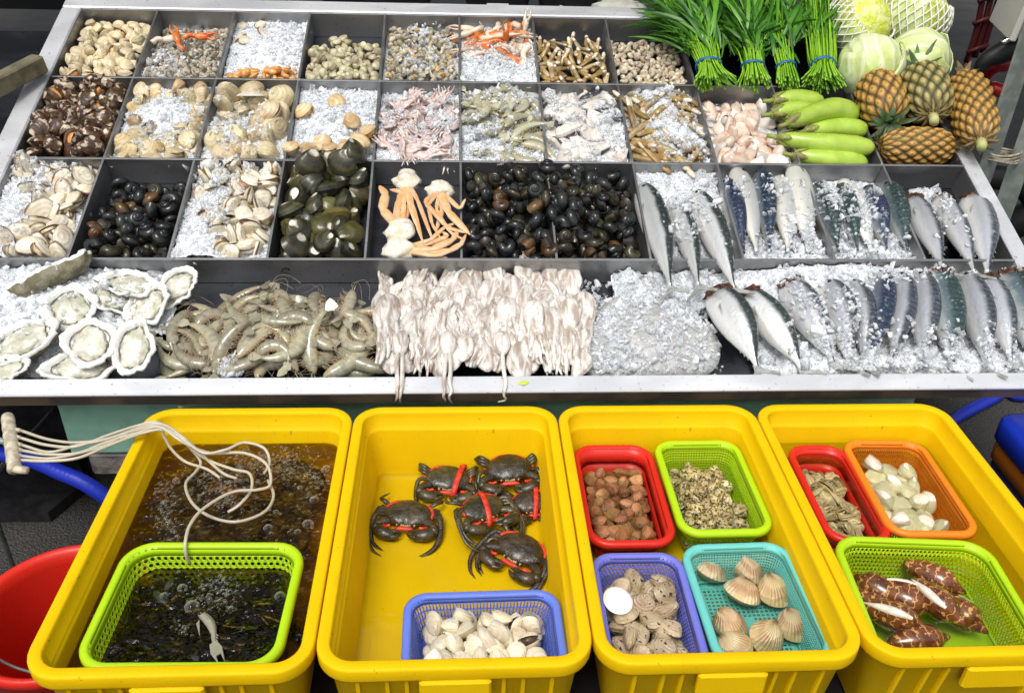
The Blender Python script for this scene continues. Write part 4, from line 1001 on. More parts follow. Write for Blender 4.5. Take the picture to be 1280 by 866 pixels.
tI=lin(C[2],C[3],-.03,-.075); ice('a little ice under the fish head pieces',MT,*C,tI,160,(.003,.006),seed=12,white=.3)
# =========================== ROW C
C=comp(-5,'C'); tI=lambda u,v: lin(C[2],C[3],-.022,-.045)(u,v)+.030*math.exp(-((u-C[0]-.05)**2)/.003)
ice('bank of ice left of the brown edged white clams at the left rim',MT,*C,tI,760,(.003,.008),seed=13)
hp=Heap(MT,*C,lambda u,v:tI(u,v)-.010)
ks=[clam_parts('brown_edged_clam','clam',[SH['white'],nac,mc],.036,.024,.013,.28,um=.5),clam_parts('brown_edged_clam','clam',[SH['white'],nac,mc],.034,.023,.012,.5),one('brown_edged_clam','clam',clam_closed('brown_edged_clam',[SH['white']],.036,.024,.013))]
hp.fill(ks,50,.025,.011,'long white clam with brown edge in the leftmost compartment of the third row','brown edged white clams',None,flat=.25,edge=.9,allow=lambda u,v: u>C[0]+.085 or v>C[3]-.06 or v<C[2]+.07)
bs=[one('black_snail','sea snail',snail('black_snail',[SH[m],oper],.0265,2.5,1.75,s,.66)) for m,s in (('blacksnail',.85),('blacksnail',1.05),('blacksnail2',.9),('brownsnail',1.))]
bsw=[bs[0],bs[1]]*6+[bs[2]]*7+[bs[3]]
C=comp(-4,'C'); tg=lin(C[2],C[3],-.014,-.052); hp=Heap(MT,*C,lambda u,v:tg(u,v)-.036)
hp.fill(bsw,56,.0225,.0195,'glossy black snail in the small heap between the iced white clams','black snails, small heap',tg,flat=0,allow=lambda u,v: v<C[3]-.05)
C=comp(-3,'C'); tI=lambda u,v: lin(C[2],C[3],-.014,-.045)(u,v)+.022*math.exp(-((u-C[0]-.07)**2)/.003)
ice('ice among the gaping white clams beside the olive black clams',MT,*C,tI,760,(.003,.008),seed=14)
hp=Heap(MT,*C,lambda u,v:tI(u,v)-.008)
ks=[clam_parts('gaping_white_clam','clam',[SH['white'],nac,mc],.029,.023,.013,.8),clam_parts('gaping_white_clam','clam',[SH['white'],nac,mo],.031,.022,.013,.45),one('gaping_white_clam','clam',clam_closed('gaping_white_clam',[SH['white']],.031,.024,.013))]
hp.fill(ks,52,.0235,.012,'white clam on ice between the small black snail heap and the olive clams','white clams on ice',None,flat=.2,edge=.9,allow=lambda u,v: u>C[0]+.095 or v>C[3]-.09 or rng.random()<.15)
C=comp(-2,'C'); tg=lambda u,v: lin(C[2],C[3],-.008,-.02)(u,v); hp=Heap(MT,C[0],C[1],C[2],C[3]+.03,lambda u,v:tg(u,v)-.046)
ks=clamset(('olive_black_clam','clam'),SH['olive'],.039,.033,.023,0,mc,nclosed=2)+clamset(('olive_black_clam','clam'),SH['olive2'],.038,.032,.023,0,mc,nclosed=1)
hp.fill(ks,44,.029,.0185,'glossy olive black clam with white worn beak left of the crab legs','olive black clams',tg,flat=.35,size=(.9,1.15))
for x,y,h,yw,l in [(388,205,.030,.3,'long dark olive clam leaning over the divider above its heap, left one'),(428,203,.026,-.4,'dark olive clam lying across the divider at the top of its heap'),(443,192,.034,1.3,'dark olive clam standing on edge, topmost of its heap by the baby octopuses')]: place(ks[0],x,y,h,l,'olive black clams at the divider',yw,.5,.3,1.08)
C=comp(0,'C',1); tg=lambda u,v: lin(C[2],C[3],-.006,-.026)(u,v)+.035*math.exp(-((u-(C[0]+C[1])/2)**2/.012+(v-C[3]+.10)**2/.02))
hp=Heap(MT,C[0],C[1],C[2],C[3],lambda u,v:min(tg(u,v)-.046,-.026))
hp.fill(bsw,150,.0225,.0195,'glossy black snail in the big double heap beside the iced mackerel','black snails, big heap',tg,flat=0)
# crab leg clusters: a white shoulder with orange legs
leg_or=NT('orange_crab_leg'); _co=leg_or.coords(); _x,_y,_z=leg_or.attr()
_k=leg_or.mix(leg_or.ramp(leg_or.math('ADD',_y,leg_or.math('MULTIPLY',leg_or.noise(_co,42.,3),2.2)),-.1,2.9),(.80,.71,.60),(.72,.32,.08)); leg_or.col(leg_or.val(_k,.1)); leg_or.bump(leg_or.noise(_co,150.,2),.0006); leg_or=leg_or.set(.3)
shoulder=plain('white_crab_shoulder',(.80,.76,.68),(.72,.62,.45),50.,rough=.3,coat=.3,bump=(100,.003))
def leg_path(pts):
    c=np.array([(lambda uv:(uv[0],uv[1],h))(tp(x,y,h)) for x,y,h in pts]); out=[]
    for i in range(len(c)-1):
        for k in range(6): out.append(c[i]+(c[i+1]-c[i])*k/6.)
    out.append(c[-1]); out=np.array(out); q=out.copy(); q[1:-1]=(out[:-2]+out[1:-1]*2+out[2:])/4
    return q
def cluster(label,c,cs,legs):
    o=link('crab_leg_cluster',None,None,MT); tag(o,label,'crab legs','crab leg clusters')
    u,v=tp(c[0],c[1],c[2]); sd=rng.uniform(0,30)
    link('shoulder_meat',ball(cs*1.12,cs*.95,cs*.7,12,18,None,0,T(u,v,c[2]),lambda q:.45*nz(q[0]*1.6+sd,q[1]*1.6,q[2]*1.6)+.16*nz(q[0]*5,q[1]*5+sd,q[2]*5)).mesh('shoulder_meat',[shoulder]),o)
    for pts,r in legs:
        p=leg_path([c[:2]+(c[2],)]+pts); n_=len(p); f=np.arange(n_)/6.; fr=f-np.floor(f); rr=r*1.0*(1.08-.30*np.exp(-((np.minimum(fr,1-fr))/.10)**2)*(f>.5))*np.interp(np.linspace(0,1,n_),[0,.3,.55,.8,.93,1],[1.05,1.1,1.05,.85,.55,.12])
        link('leg',tube(p,rr,10,flat=.72).mesh('leg',[leg_or]),o)
cluster('orange crab leg cluster with yellowish shoulder at the upper middle of its compartment',(508,226,.0),.033,[([(512,258,.016),(521,282,.012),(530,306,.004)],.0042),([(500,252,.006),(512,288,.002)],.0045),([(515,255,.012),(528,300,.004)],.006),([(522,250,.014),(542,303,.004)],.0055),([(505,255,.010),(503,290,.006)],.0065),([(498,250,.0),(492,275,-.01)],.007)])
cluster('orange crab leg cluster with white shoulder at the upper right, claw pointing right',(550,238,.0),.031,[([(545,262,.010),(562,290,.012),(580,300,.016)],.0045),([(535,256,.012),(540,280,.006),(552,300,.002)],.0045),([(560,265,.018),(588,294,.022)],.010),([(530,252,.016),(560,285,.012),(586,292,.018)],.006),([(575,262,.010),(582,248,.010)],.006),([(553,262,.004),(545,290,.0)],.007)])
cluster('crab leg cluster with white shoulder at left, pale legs pointing up',(501,288,-.004),.034,[([(478,262,.006),(482,243,.014),(474,232,.012)],.011),([(497,262,.004),(503,240,.008),(487,237,.008)],.008),([(510,262,.0),(517,240,.0)],.0075)])
cluster('orange crab leg cluster with white shoulder at the front, legs curving right',(498,312,-.006),.034,[([(540,316,.0),(562,312,.0),(582,300,.010)],.005),([(538,300,.004),(556,284,.006),(572,278,.012)],.005),([(540,312,.004),(566,300,.008),(574,286,.010)],.0085),([(545,320,.004),(575,308,.008),(583,292,.014)],.0065),([(535,305,-.004),(560,296,-.002),(553,290,.004)],.007),([(540,322,-.01),(560,322,-.006)],.006)])

# =========================== loose ice over the iced compartments
def spk(label,i,row,names,dens,n,i2=None,**k):
    C=comp(i,row,i2); cu,cv=(C[0]+C[1])/2,(C[2]+C[3])/2
    sprinkle(label,things(C[0]-.02,C[1]+.02,C[2]-.02,C[3]+.02,names+('crushed_ice',)) ,*C,lambda u,v: dens((u-C[0])/(C[1]-C[0]),(v-C[2])/(C[3]-C[2])),n,**k)
    return C
def bl(*cs):
    def f(a,b): return max([h*math.exp(-((a-x)/sx)**2-((b-y)/sy)**2) for x,y,sx,sy,h in cs])*(.65+.9*nz(a*5+cs[0][0]*9,b*6,2)+.2)
    return f
# the ice masses carry the tray's own origin, so they are added by hand
def spk2(label,i,row,names,dens,n,**k):
    C=comp(i,row); obs=things(C[0]-.02,C[1]+.02,C[2]-.02,C[3]+.02,names)
    return sprinkle(label,obs,*C,lambda u,v: dens((u-C[0])/(C[1]-C[0]),(v-C[2])/(C[3]-C[2])),n,**k)
spk2('loose ice chips over the tan clams',-4,'B',('tan_clam',),bl((.5,.55,.3,.3,1.)),420,floor=-.03,seed=31)
spk2('loose ice chips over the big round beige clams',-3,'B',('round_clam',),bl((.35,.45,.3,.25,1.),(.6,.2,.2,.15,.5)),360,floor=-.04,seed=32)
spk2('loose ice chips over the pink baby octopuses',-1,'B',('baby_octopus',),bl((.1,.6,.2,.3,.9),(.75,.5,.22,.25,.8)),420,floor=-.035,seed=33)
spk2('loose ice chips over the greenish prawns',0,'B',('peeled_prawn',),bl((.25,.3,.3,.25,1.),(.8,.85,.3,.15,.8),(.2,.9,.3,.1,.6)),620,floor=-.03,seed=34)
spk2('loose ice chips over the cut fish pieces',1,'B',('fish_piece',),bl((.85,.45,.2,.3,1.),(.35,.6,.2,.2,.7),(.1,.85,.12,.2,.8),(.5,.15,.3,.1,.5)),620,floor=-.03,seed=35)
spk2('loose ice chips over the bamboo clams',2,'B',('bamboo_clam',),bl((.6,.42,.22,.28,1.),(.45,.92,.3,.12,.9),(.9,.3,.15,.2,.7)),700,floor=-.04,seed=36)
spk2('loose ice chips over the orange white crab claws',0,'A',('crab_claw',),bl((.4,.3,.45,.25,1.)),420,floor=-.02,seed=37)
spk2('loose ice chips over the brown edged white clams',-5,'C',('brown_edged_clam',),bl((.25,.6,.22,.45,1.),(.6,.85,.25,.15,.5)),560,floor=-.02,seed=38)
spk2('loose ice chips over the gaping white clams',-3,'C',('gaping_white_clam',),bl((.3,.5,.22,.5,1.),(.55,.9,.3,.1,.6)),560,floor=-.02,seed=39)
spk2('few ice chips over the mixed grey snails',-1,'A',('rough_whelk',),bl((.5,.85,.2,.2,.8),(.75,.45,.2,.2,.7),(.45,.3,.25,.2,.5)),260,floor=-.03,seed=40)
spk2('few ice chips over the rough grey whelks',-4,'A',('rough_whelk',),bl((.25,.25,.2,.2,.9)),140,floor=-.03,seed=41)
# =========================== fish of rows C and D
FM={}
FM['mack']=fishmat('mackerel_skin',(.040,.052,.050),(.55,.57,.56),(.78,.77,.74),(.05,.068,.063),split=(.30,.62))
FM['blue']=fishmat('blue_mackerel_skin',(.028,.042,.078),(.16,.20,.25),(.64,.64,.58),(.042,.062,.105),split=(.05,.5))
FM['green']=fishmat('green_blue_mackerel_skin',(.030,.055,.055),(.13,.18,.20),(.55,.58,.56),(.048,.08,.075),split=(-.05,.4))
FM['pale']=fishmat('pale_mackerel_belly',(.22,.24,.26),(.62,.63,.60),(.76,.74,.66),None,split=(.6,1.1))
FM['grey']=fishmat('grey_blue_mackerel_skin',(.055,.065,.080),(.44,.46,.49),(.74,.74,.72),(.09,.105,.125),split=(.32,.75))
ftail=plain('fish_fin',(.34,.35,.33),(.22,.23,.21),60.,rough=.35)
gillm=plain('bloody_gill',(.055,.022,.013),(.16,.06,.03),80.,(.4,.7),rough=.25,bump=(150,.003))
def lay_fish(mesh_name,mat,nose,tail,h0,h1,label,group,L=None,hh=.034,w=.022,roll=.55,gill=False,bend=.010,tailfin=True,belly=1.15,flip=False):
    """nose, tail: places in the tray seen at heights h0, h1"""
    u,v=tp(*nose,h0); a=MT@Vector((u,v,h0)); u,v=tp(*tail,h1); b=MT@Vector((u,v,h1))
    X=(a-b); L=L or X.length*1.04; X.normalize(); n=TN; Z=X.cross(n).normalized()
    if flip: Z=-Z
    Y=Z.cross(X); 
    Zr=(Z*math.cos(roll)+ (Y if Y.dot(n)>0 else -Y)*math.sin(roll)).normalized(); Yr=Zr.cross(X)
    Mx=Matrix((X,Yr,Zr)).transposed().to_4x4(); Mx.translation=a*.5+b*.5
    me=fish_mesh(mesh_name,[mat,ftail,peye,gillm],L,hh,w,bend,belly,True,tailfin,gill)
    return tag(link('mackerel',me,None,Mx),label,'fish',group)
C=comp(2,'C'); tI=lambda u,v: lin(C[2],C[3],-.050,-.036)(u,v)+.020*math.exp(-((u-C[0]-.14)**2)/.004-((v-C[3]+.12)**2)/.012)
_,hI=ice('ice heaped between the three mackerel whose tails hang over the divider',MT,*C,tI,900,(.003,.008),seed=15)
g='mackerel with overhanging tails'
lay_fish('mackerel',FM['mack'],(803,232),(838,360),-.020,.006,'dark backed mackerel with white belly nearest the big black snail heap',g,hh=.038,w=.024)
lay_fish('mackerel',FM['mack'],(842,250),(873,358),-.030,.006,'half iced mackerel in the middle of three with overhanging tails',g,hh=.030,w=.020)
lay_fish('mackerel',FM['mack'],(868,240),(918,362),-.016,.006,'right one of three mackerel with overhanging tails, along the divider',g,hh=.036,w=.024)
C=comp(3,'C'); tI=lin(C[2],C[3],-.040,-.058)
ice('ice under the blue backed fish of the third row',MT,*C,tI,800,(.003,.007),seed=16)
g='blue and white mackerel side by side'
for (n_,t_,m,l,ro,hh) in [((908,226),(930,318),'blue','narrow deep blue mackerel against the left divider of the blue fish compartment',1.0,.026),((922,212),(946,316),'pale','cream white mackerel between two blue ones',-.2,.030),((950,214),(962,316),'blue','blue backed mackerel in the middle of its compartment, between white ones',1.1,.030),((975,222),(985,316),'pale','white bellied mackerel right of the blue one in the middle',-.1,.028),((995,208),(1010,316),'pale','white bellied mackerel at the right divider, split open at the head',-.2,.032)]:
    lay_fish('mackerel',FM[m],n_,t_,-.020,-.020,l,g,hh=hh*1.22,w=.025,roll=ro,tailfin=False,bend=.006)
def inn(u,v): return True
C=comp(4,'C'); tI=lin(C[2],C[3],-.042,-.062)
ice('ice bed under the green blue fish right of the white bellied ones',MT,*C,tI,700,(.003,.007),seed=18)
g='green blue iced mackerel'
for (n_,t_,m,l,ro,hh) in [((1020,232),(1048,316),'green','green backed mackerel under ice at the left divider',1.0,.034),((1050,232),(1072,314),'green','dark green mackerel under ice, second in the compartment with ice flecked backs',1.1,.028),((1056,226),(1090,316),'pale','cream bellied mackerel in the middle of the ice flecked green ones',-.2,.032),((1083,235),(1108,312),'blue','blue mackerel flecked with ice right of the cream belly',1.0,.032),((1108,230),(1134,314),'green','green headed mackerel along the right divider beside the three brown gilled fish',.9,.032)]:
    lay_fish('mackerel',FM[m],n_,t_,-.026,-.022,l,g,hh=hh*1.15,w=.024,roll=ro,tailfin=False,bend=.006)
C=comp(5,'C')
g='brown gilled mackerel'
for (n_,t_,l,hh) in [((1138,246),(1178,338),'leftmost of three brown gilled fish beside the pineapples',.034),((1172,244),(1218,342),'middle of three brown gilled fish, slim white belly',.032),((1214,243),(1234,342),'fattest brown gilled white fish, nearest the right rim',.042)]:
    lay_fish('mackerel',FM['grey'],n_,t_,-.032,-.004,l,g,hh=hh,w=.026,gill=True,roll=.45)

ice('ice lumps by the gills of the three brown gilled fish',MT,C[0]+.07,C[0]+.15,C[3]-.11,C[3]-.05,lambda u,v:-.045,90,(.004,.009),seed=21,white=.3)
# =========================== ROW D, right: the long row of mackerel
D0,D1=ROWV[0]+.006,ROWV[1]-.006
uA=tp(885,400,-.03)[0]; uB=URB-.01
def tI(u,v):
    k=(v-D0)/(D1-D0); k2=(u-uA)/(uB-uA)
    return -.062+.050*math.exp(-((k-.95)/.22)**2)*math.exp(-((k2-.40)/.32)**2)+.035*math.exp(-((k-.12)/.16)**2)*(k2>.18)
ice('long bed of crushed ice under the front row of mackerel',MT,uA,uB,D0,D1,tI,2600,(.003,.0085),seed=22,inside=lambda u,v: (u-uA)>.10 or v>D0+.22)
g='front row of mackerel'
FR=[((893,362),(946,460),'mack',True,.039,'first mackerel of the front row, white belly and open gills, beside the ray'),
((930,365),(1002,462),'mack',True,.036,'second mackerel from the ray, white belly and red gill'),
((985,350),(1042,455),'grey',True,.036,'third mackerel from the ray, thickly covered with ice'),
((1035,352),(1062,460),'grey',False,.036,'fourth mackerel from the ray, nearly buried in ice'),
((1066,352),(1078,452),'grey',False,.030,'dark narrow mackerel, fifth from the ray'),
((1101,340),(1080,458),'blue',False,.034,'blue black mackerel leaning left, sixth from the ray'),
((1127,343),(1112,452),'grey',False,.030,'grey striped mackerel with its head under ice, seventh from the ray'),
((1150,342),(1152,452),'grey',False,.034,'grey blue mackerel in the middle of the right half, eighth from the ray'),
((1172,336),(1190,462),'green',True,.036,'greenish grey mackerel with pale torn head, ninth from the ray'),
((1205,342),(1232,462),'grey',False,.034,'grey mackerel with white side, third from the right end'),
((1232,345),(1264,455),'grey',True,.032,'blue grey mackerel with red gill, second from the right end'),
((1258,338),(1300,462),'green',True,.046,'big pale mackerel with brown gills at the right end of the front row')]
for n_,t_,m,gl,hh,l in FR: lay_fish('mackerel',FM[m],n_,t_,-.012,-.014,l,g,hh=hh*1.14,w=.026,gill=gl,roll=.5 if gl else .72,bend=.006+.010*rng.random())
# =========================== the ray
out=[(806,338),(850,368),(885,398),(902,425),(893,458),(840,466),(770,467),(738,464),(722,440),(724,412),(745,385),(778,358)]
oc=np.array([tp(x,y,-.03) for x,y in out]); ctr=oc.mean(0); oc=spline(np.vstack([oc,oc[:1]]),60)[:-1]
raym=plain('grey_ray_skin',(.34,.34,.33),(.46,.45,.43),45.,rough=.25,coat=.5,bump=(140,.001))
rings=[];zz=[(1.,-.052),(1.,-.046),(.9,-.038),(.7,-.026),(.45,-.012),(.2,-.005),(.03,-.003)]
for k,z in zz: rings.append([(ctr[0]+(p[0]-ctr[0])*k,ctr[1]+(p[1]-ctr[1])*k,z+.004*nz(p[0]*14*k,p[1]*14*k,2)) for p in oc])
tag(link('ray',loft(rings,True,True).mesh('ray',[raym]),None,MT),'flat grey ray with wide pointed wings lying half iced beside the octopuses','ray')
def rh(u,v):
    p=np.hypot(u-ctr[0],v-ctr[1]); return -.048+.046*max(0,1-(p/.17))**.7
u0_,v0_=oc.min(0); u1_,v1_=oc.max(0)
ice('ice behind the ray under the hanging mackerel tails',MT,tp(770,345,0)[0],tp(900,345,0)[0],D1-.12,D1,lambda u,v:-.045+.02*nz(u*20,v*20),420,(.003,.009),seed=26,white=.25)

CI=comp(2,'C'); fs=things(CI[0],CI[1],CI[2]-.05,CI[3],('mackerel',))
sprinkle('ice chips over the mackerel with overhanging tails',fs,CI[0]+.03,CI[1],CI[2]+.02,CI[3]-.03,lambda u,v:.8*hill(u,v,CI[0]+.12,CI[2]+.20,.05,.14)*(.7+nz(u*30,v*20)),260,floor=-.035,seed=51)
CI=comp(3,'C'); fs=things(CI[0],CI[1],CI[2]-.05,CI[3],('mackerel',))
sprinkle('ice chips over the lower part of the white bellied fish',fs,CI[0],CI[1],CI[2],CI[3]-.05,lambda u,v:(max(hill(u,v,CI[1]-.04,CI[2]+.02,.07,.10),.5*hill(u,v,CI[0]+.12,CI[2]+.03,.06,.06),.25*hill(u,v,CI[0]+.1,CI[3]-.08,.1,.05)))*(.55+nz(u*26,v*22)),620,floor=-.03,seed=52,thick=.014)
CI=comp(4,'C'); fs=things(CI[0],CI[1],CI[2]-.05,CI[3],('mackerel',))
sprinkle('ice flecks over the green blue fish',fs,CI[0],CI[1],CI[2],CI[3]-.06,lambda u,v:(max(.75*hill(u,v,CI[0]+.06,CI[2]+.20,.05,.09),.8*hill(u,v,CI[0]+.13,CI[2]+.16,.03,.12),hill(u,v,CI[0]+.13,CI[2]+.015,.12,.05)))*(.45+nz(u*30,v*24,4)),560,floor=-.03,seed=53)
CI=comp(5,'C'); fs=things(CI[0],CI[1],CI[2]-.05,CI[3],('mackerel',))
sprinkle('few ice chips on the three brown gilled fish',fs,CI[0],CI[1]-.06,CI[2]+.02,CI[3]-.06,lambda u,v:.6*hill(u,v,CI[0]+.11,CI[2]+.2,.03,.09)*(.7+nz(u*30,v*24,4)),140,floor=-.05,seed=54)
fs=things(uA-.05,uB,D0-.05,D1,('mackerel',)); ux=lambda x,y=400: tp(x,y,0)[0]
def dn(u,v):
    k=(v-D0)/(D1-D0)
    top=hill(u,v,ux(1060,345),D1-.008,.20,.045)*1.15
    low=max(hill(u,v,ux(1100,440),D0+.02,.12,.06),1.1*hill(u,v,ux(1200,440),D0+.02,.12,.06),.45*hill(u,v,ux(1040,420),D0+.08,.06,.09),.4*hill(u,v,ux(1010,380),D0+.22,.025,.10),.35*hill(u,v,ux(1062,395),D0+.16,.02,.10))
    return max(top,low)*(.62+.95*nz(u*22,v*18,3))
sprinkle('crushed ice packed over the heads and tails of the front mackerel',fs,ux(955,440),uB,D0+.002,D1-.003,dn,3000,floor=-.055,seed=55,thick=.022)
ro=[o for o in COL.objects if o.name.startswith('ray')]
def dr(u,v):
    w=max(hill(u,v,ctr[0]+.03,ctr[1]+.09,.11,.06),.9*hill(u,v,ctr[0]-.10,ctr[1]-.0,.06,.11),.8*hill(u,v,ctr[0]-.07,D0+.05,.07,.04),.45*hill(u,v,ctr[0]+.05,ctr[1]-.03,.10,.08),.8*hill(u,v,ctr[0]+.10,ctr[1]+.06,.05,.07))
    return w*(.62+.8*nz(u*20,v*20,3))
sprinkle('glassy ice spread over the grey ray',ro,u0_,u1_,v0_,min(v1_+.03,D1),dr,2500,chip=(.0025,.006),floor=-.06,seed=56,thick=.014,white=.3)
# =========================== octopuses of the front row
octw=NT('pale_octopus_skin'); _co=octw.coords(); _mp=octw.n('Mapping'); _mp.inputs['Scale'].default_value=(1,.22,1); octw.l(_co,_mp.inputs[0]); _n=octw.noise(_mp.outputs[0],70.,4,.8); _n2=octw.noise(_co,150.,3)
_k=octw.mix(octw.ramp(_n,.40,.66),(.72,.69,.64),(.38,.31,.25)); _k=octw.mix(octw.math('MULTIPLY',octw.ramp(_n2,.55,.75),.45),_k,(.38,.25,.20)); octw.col(octw.val(_k,.10)); octw.bump(_n2,.0012); octw=octw.set(.16,coat=.9,sss=.1)
OC=[octopus_mb(.15,s_,.024+.004*(s_%3),.016+.008*(s_%3),.085+.012*(s_%2),.006).mesh('octopus',[octw]) for s_ in range(6)]
OC+=[octopus_mb(.15,s_,.030,.020,.09,.008).mesh('octopus',[octw]) for s_ in (11,12)]
ocl=one('octopus','octopus',None)
pos=[]
for row,(y,h,n_,x0,x1) in enumerate([(356,-.034,10,490,706),(372,-.030,11,486,712),(386,-.018,12,480,716),(398,-.006,12,480,722),(408,.004,11,486,724),(414,-.004,9,500,716)]):
    for q in range(n_): pos.append((x0+(x1-x0)*(q+.5*(row%2))/(n_-.5)+rng.normal()*5,y+rng.normal()*5,h+rng.normal()*.004-.014))
front=[(x,432+rng.normal()*4,-.022+rng.normal()*.004) for x in np.linspace(494,716,13)]
pos+=front
for x,y,h in pos:
    ocl.parts=[('octopus',OC[int(rng.integers(len(OC)))],None,None)]
    up=rng.random()<.76
    if (x,y,h) in front: up=False
    elif not up: y+=18
    place(ocl,x,y,h,'pale pinkish white octopus draped in the big front heap','pale octopuses in front',(0 if up else PI)+rng.normal()*.20,rng.uniform(-.08,.14),rng.normal()*.35,rng.uniform(.85,1.1))
# arms hanging over the lip
def hang(x,label,n_,drop):
    o=[]; mb=MB()
    u,v=tp(x,440,.012); ball(.020,.036,.013,12,16,mb,0,T(u,v+.03,.006),disp=lambda q:.14*nz(q[0]*2+x,q[1]*2,q[2]*2))
    for k in range(n_):
        uu=u+(k-(n_-1)/2)*.013; dd=drop*rng.uniform(.6,1.1)
        c=[(u+(uu-u)*.4,v+.01,.006),(uu,ROWV[0]+.02,.010),(uu+rng.normal()*.002,.020,.0055),(uu+rng.normal()*.003,.001,.0045),(uu+rng.normal()*.003,-.0065,-.006),(uu+rng.normal()*.004,-.0065,-.012-dd*.5),(uu+rng.normal()*.006,-.005,-.012-dd)]
        tube(spline(np.array(c),30),np.linspace(.0062,.0016,30),7,mb,0)
    ocl.parts=[('octopus',mb.mesh('octopus',[octw]),None,None)]; ocl.put(MT,label)
hang(500,'pale octopus at the left with two arms hanging over the steel lip',2,.022)
hang(560,'pale octopus in the middle with two thin arms hanging over the steel lip',2,.022)
hang(628,'pale octopus with one stray arm over the steel lip near the ray',1,.020)
# =========================== prawns of the front row
PR=[]
for q,(arc,L) in enumerate([(1.0,.125),(1.4,.12),(1.9,.12),(2.4,.115),(.7,.13),(1.6,.125)]):
    PR.append(one('raw_prawn','prawn',prawn_mesh('p',None,L*1.15,.0152,arc,True,True,True,q).mesh('raw_prawn',[pm,pleg,peye])))
pu0,pu1=tp(190,440,-.03)[0],tp(488,400,-.02)[0]
def tg(u,v):
    k=(u-pu0)/(pu1-pu0); kv=(v-D0)/(D1-D0)
    return -.070+.062*math.exp(-((k-.52)/.42)**2-((kv-.36)/.46)**2)+.006
hp=Heap(MT,pu0,pu1,D0,D1-.01,lambda u,v: max(-DEP,tg(u,v)-.034))
cnt=0
for _ in range(150):
    d=hp.drop(.031,.0110,tg,cand=9,edge=1.35,allow=lambda u,v: v>D0+.060 and v<D0+.245-.25*abs((u-pu0)/(pu1-pu0)-.5)**2)
    if not d: continue
    u,v,z,gu,gv=d; nrm=Vector((-gu*.6+rng.normal()*.2,-gv*.6+rng.normal()*.2,1)).normalized()
    fl=rng.random()<.5; rz=rng.choice([0.,3.14,.35,-.35,2.8,3.5])+rng.normal()*.3+(-.65 if fl else .65)
    PR[int(rng.integers(len(PR)))].put(MT@T(u,v,z)@nrm.to_track_quat('Z','Y').to_matrix().to_4x4()@Matrix.Rotation(rz,4,'Z')@(rotm(PI,0,0) if fl else Matrix())@T(-.05,.022,0)@Sc(rng.uniform(.85,1.12)),'raw greyish green prawn in the front heap between oysters and octopuses','raw prawns in the front heap'); cnt+=1
ice('purplish ice lump showing among the raw prawns',MT,tp(262,465,0)[0],tp(312,465,0)[0],D0+.005,D0+.07,lambda u,v:-.016,110,(.003,.007),seed=27,white=.4,inside=lambda u,v: np.hypot(u-tp(288,450,0)[0],v-D0-.035)<.032)
# =========================== oysters
oyr=shellmat('rough_oyster_shell',(.22,.20,.12),(.46,.42,.30),(.08,.07,.04),bands=40,bandamt=.6,rough=.6,scale=50,bump=.006)
oyi=plain('oyster_inside',(.78,.78,.74),(.52,.53,.46),30.,(.52,.72),rough=.22,bump=(40,.003))
oye=plain('dark_oyster_mantle_edge',(.10,.10,.08),(.26,.25,.19),60.,rough=.2)
oym=plain('oyster_flesh',(.44,.43,.32),(.66,.64,.54),34.,(.38,.66),rough=.14,coat=.8,bump=(60,.006))
uo0,uo1=ULB+.02,tp(235,400,-.03)[0]
ti=lambda u,v: -.050+.045*math.exp(-((u-tp(40,380,0)[0])/.20)**2-((v-D0-.24)/.13)**2)
ice('bank of crushed ice behind the open oysters',MT,uo0,tp(215,360,0)[0],D0+.03,D1,ti,2100,(.003,.009),seed=28,inside=lambda u,v: u<tp(130,400,0)[0] or v>D0+.15)
for q,(x,y,h,L_,W_,yw,rx,ry,lab) in enumerate([
 (62,340,.012,.088,.036,-1.25,.25,-1.0,'long rough backed oyster propped on the ice at the back, shell outside showing'),
 (88,383,.004,.058,.050,.35,.15,.1,'round open oyster below the long propped one'),
 (28,426,.006,.078,.046,-1.15,.2,.1,'biggest open oyster, cut by the left edge of the photo'),
 (112,428,.010,.054,.052,.2,.25,0,'open oyster with broad white lip between the biggest and the narrow one'),
 (167,434,.004,.062,.040,.0,.30,0,'narrow upright open oyster next to the prawns'),
 (160,354,.004,.062,.038,1.45,.1,.1,'wide pale oyster lying across at the back of the heap'),
 (222,357,-.010,.052,.038,-.9,.35,.2,'small open oyster at the far right back, tilted to the prawns'),
 (183,380,-.012,.056,.042,-.5,.3,.1,'oyster half hidden under the wide pale one'),
 (100,456,-.016,.070,.044,1.9,.2,.0,'white shelled oyster with ragged edge at the steel lip'),
 (6,464,-.010,.050,.034,-1.3,.2,0,'oyster at the lower left corner on the steel lip'),
 (140,372,-.010,.060,.034,1.2,.2,0,'flat oyster in the ice left of the half hidden one')]):
    k=oyster_kind([oyr,oyi,oym,oye],L_*1.12,W_*1.14,q+1); place(k,x,y,h,lab,'open oysters',yw,rx,ry)

sprinkle('ice chips among the open oysters',things(uo0,uo1,D0,D1,('open_oyster',)),uo0,uo1,D0+.02,D1-.02,lambda u,v: .8*max(hill(u,v,tp(20,380,0)[0],D0+.2,.12,.06),hill(u,v,tp(135,365,0)[0],D0+.24,.06,.04))*(.6+nz(u*30,v*30)),420,floor=-.035,seed=57)
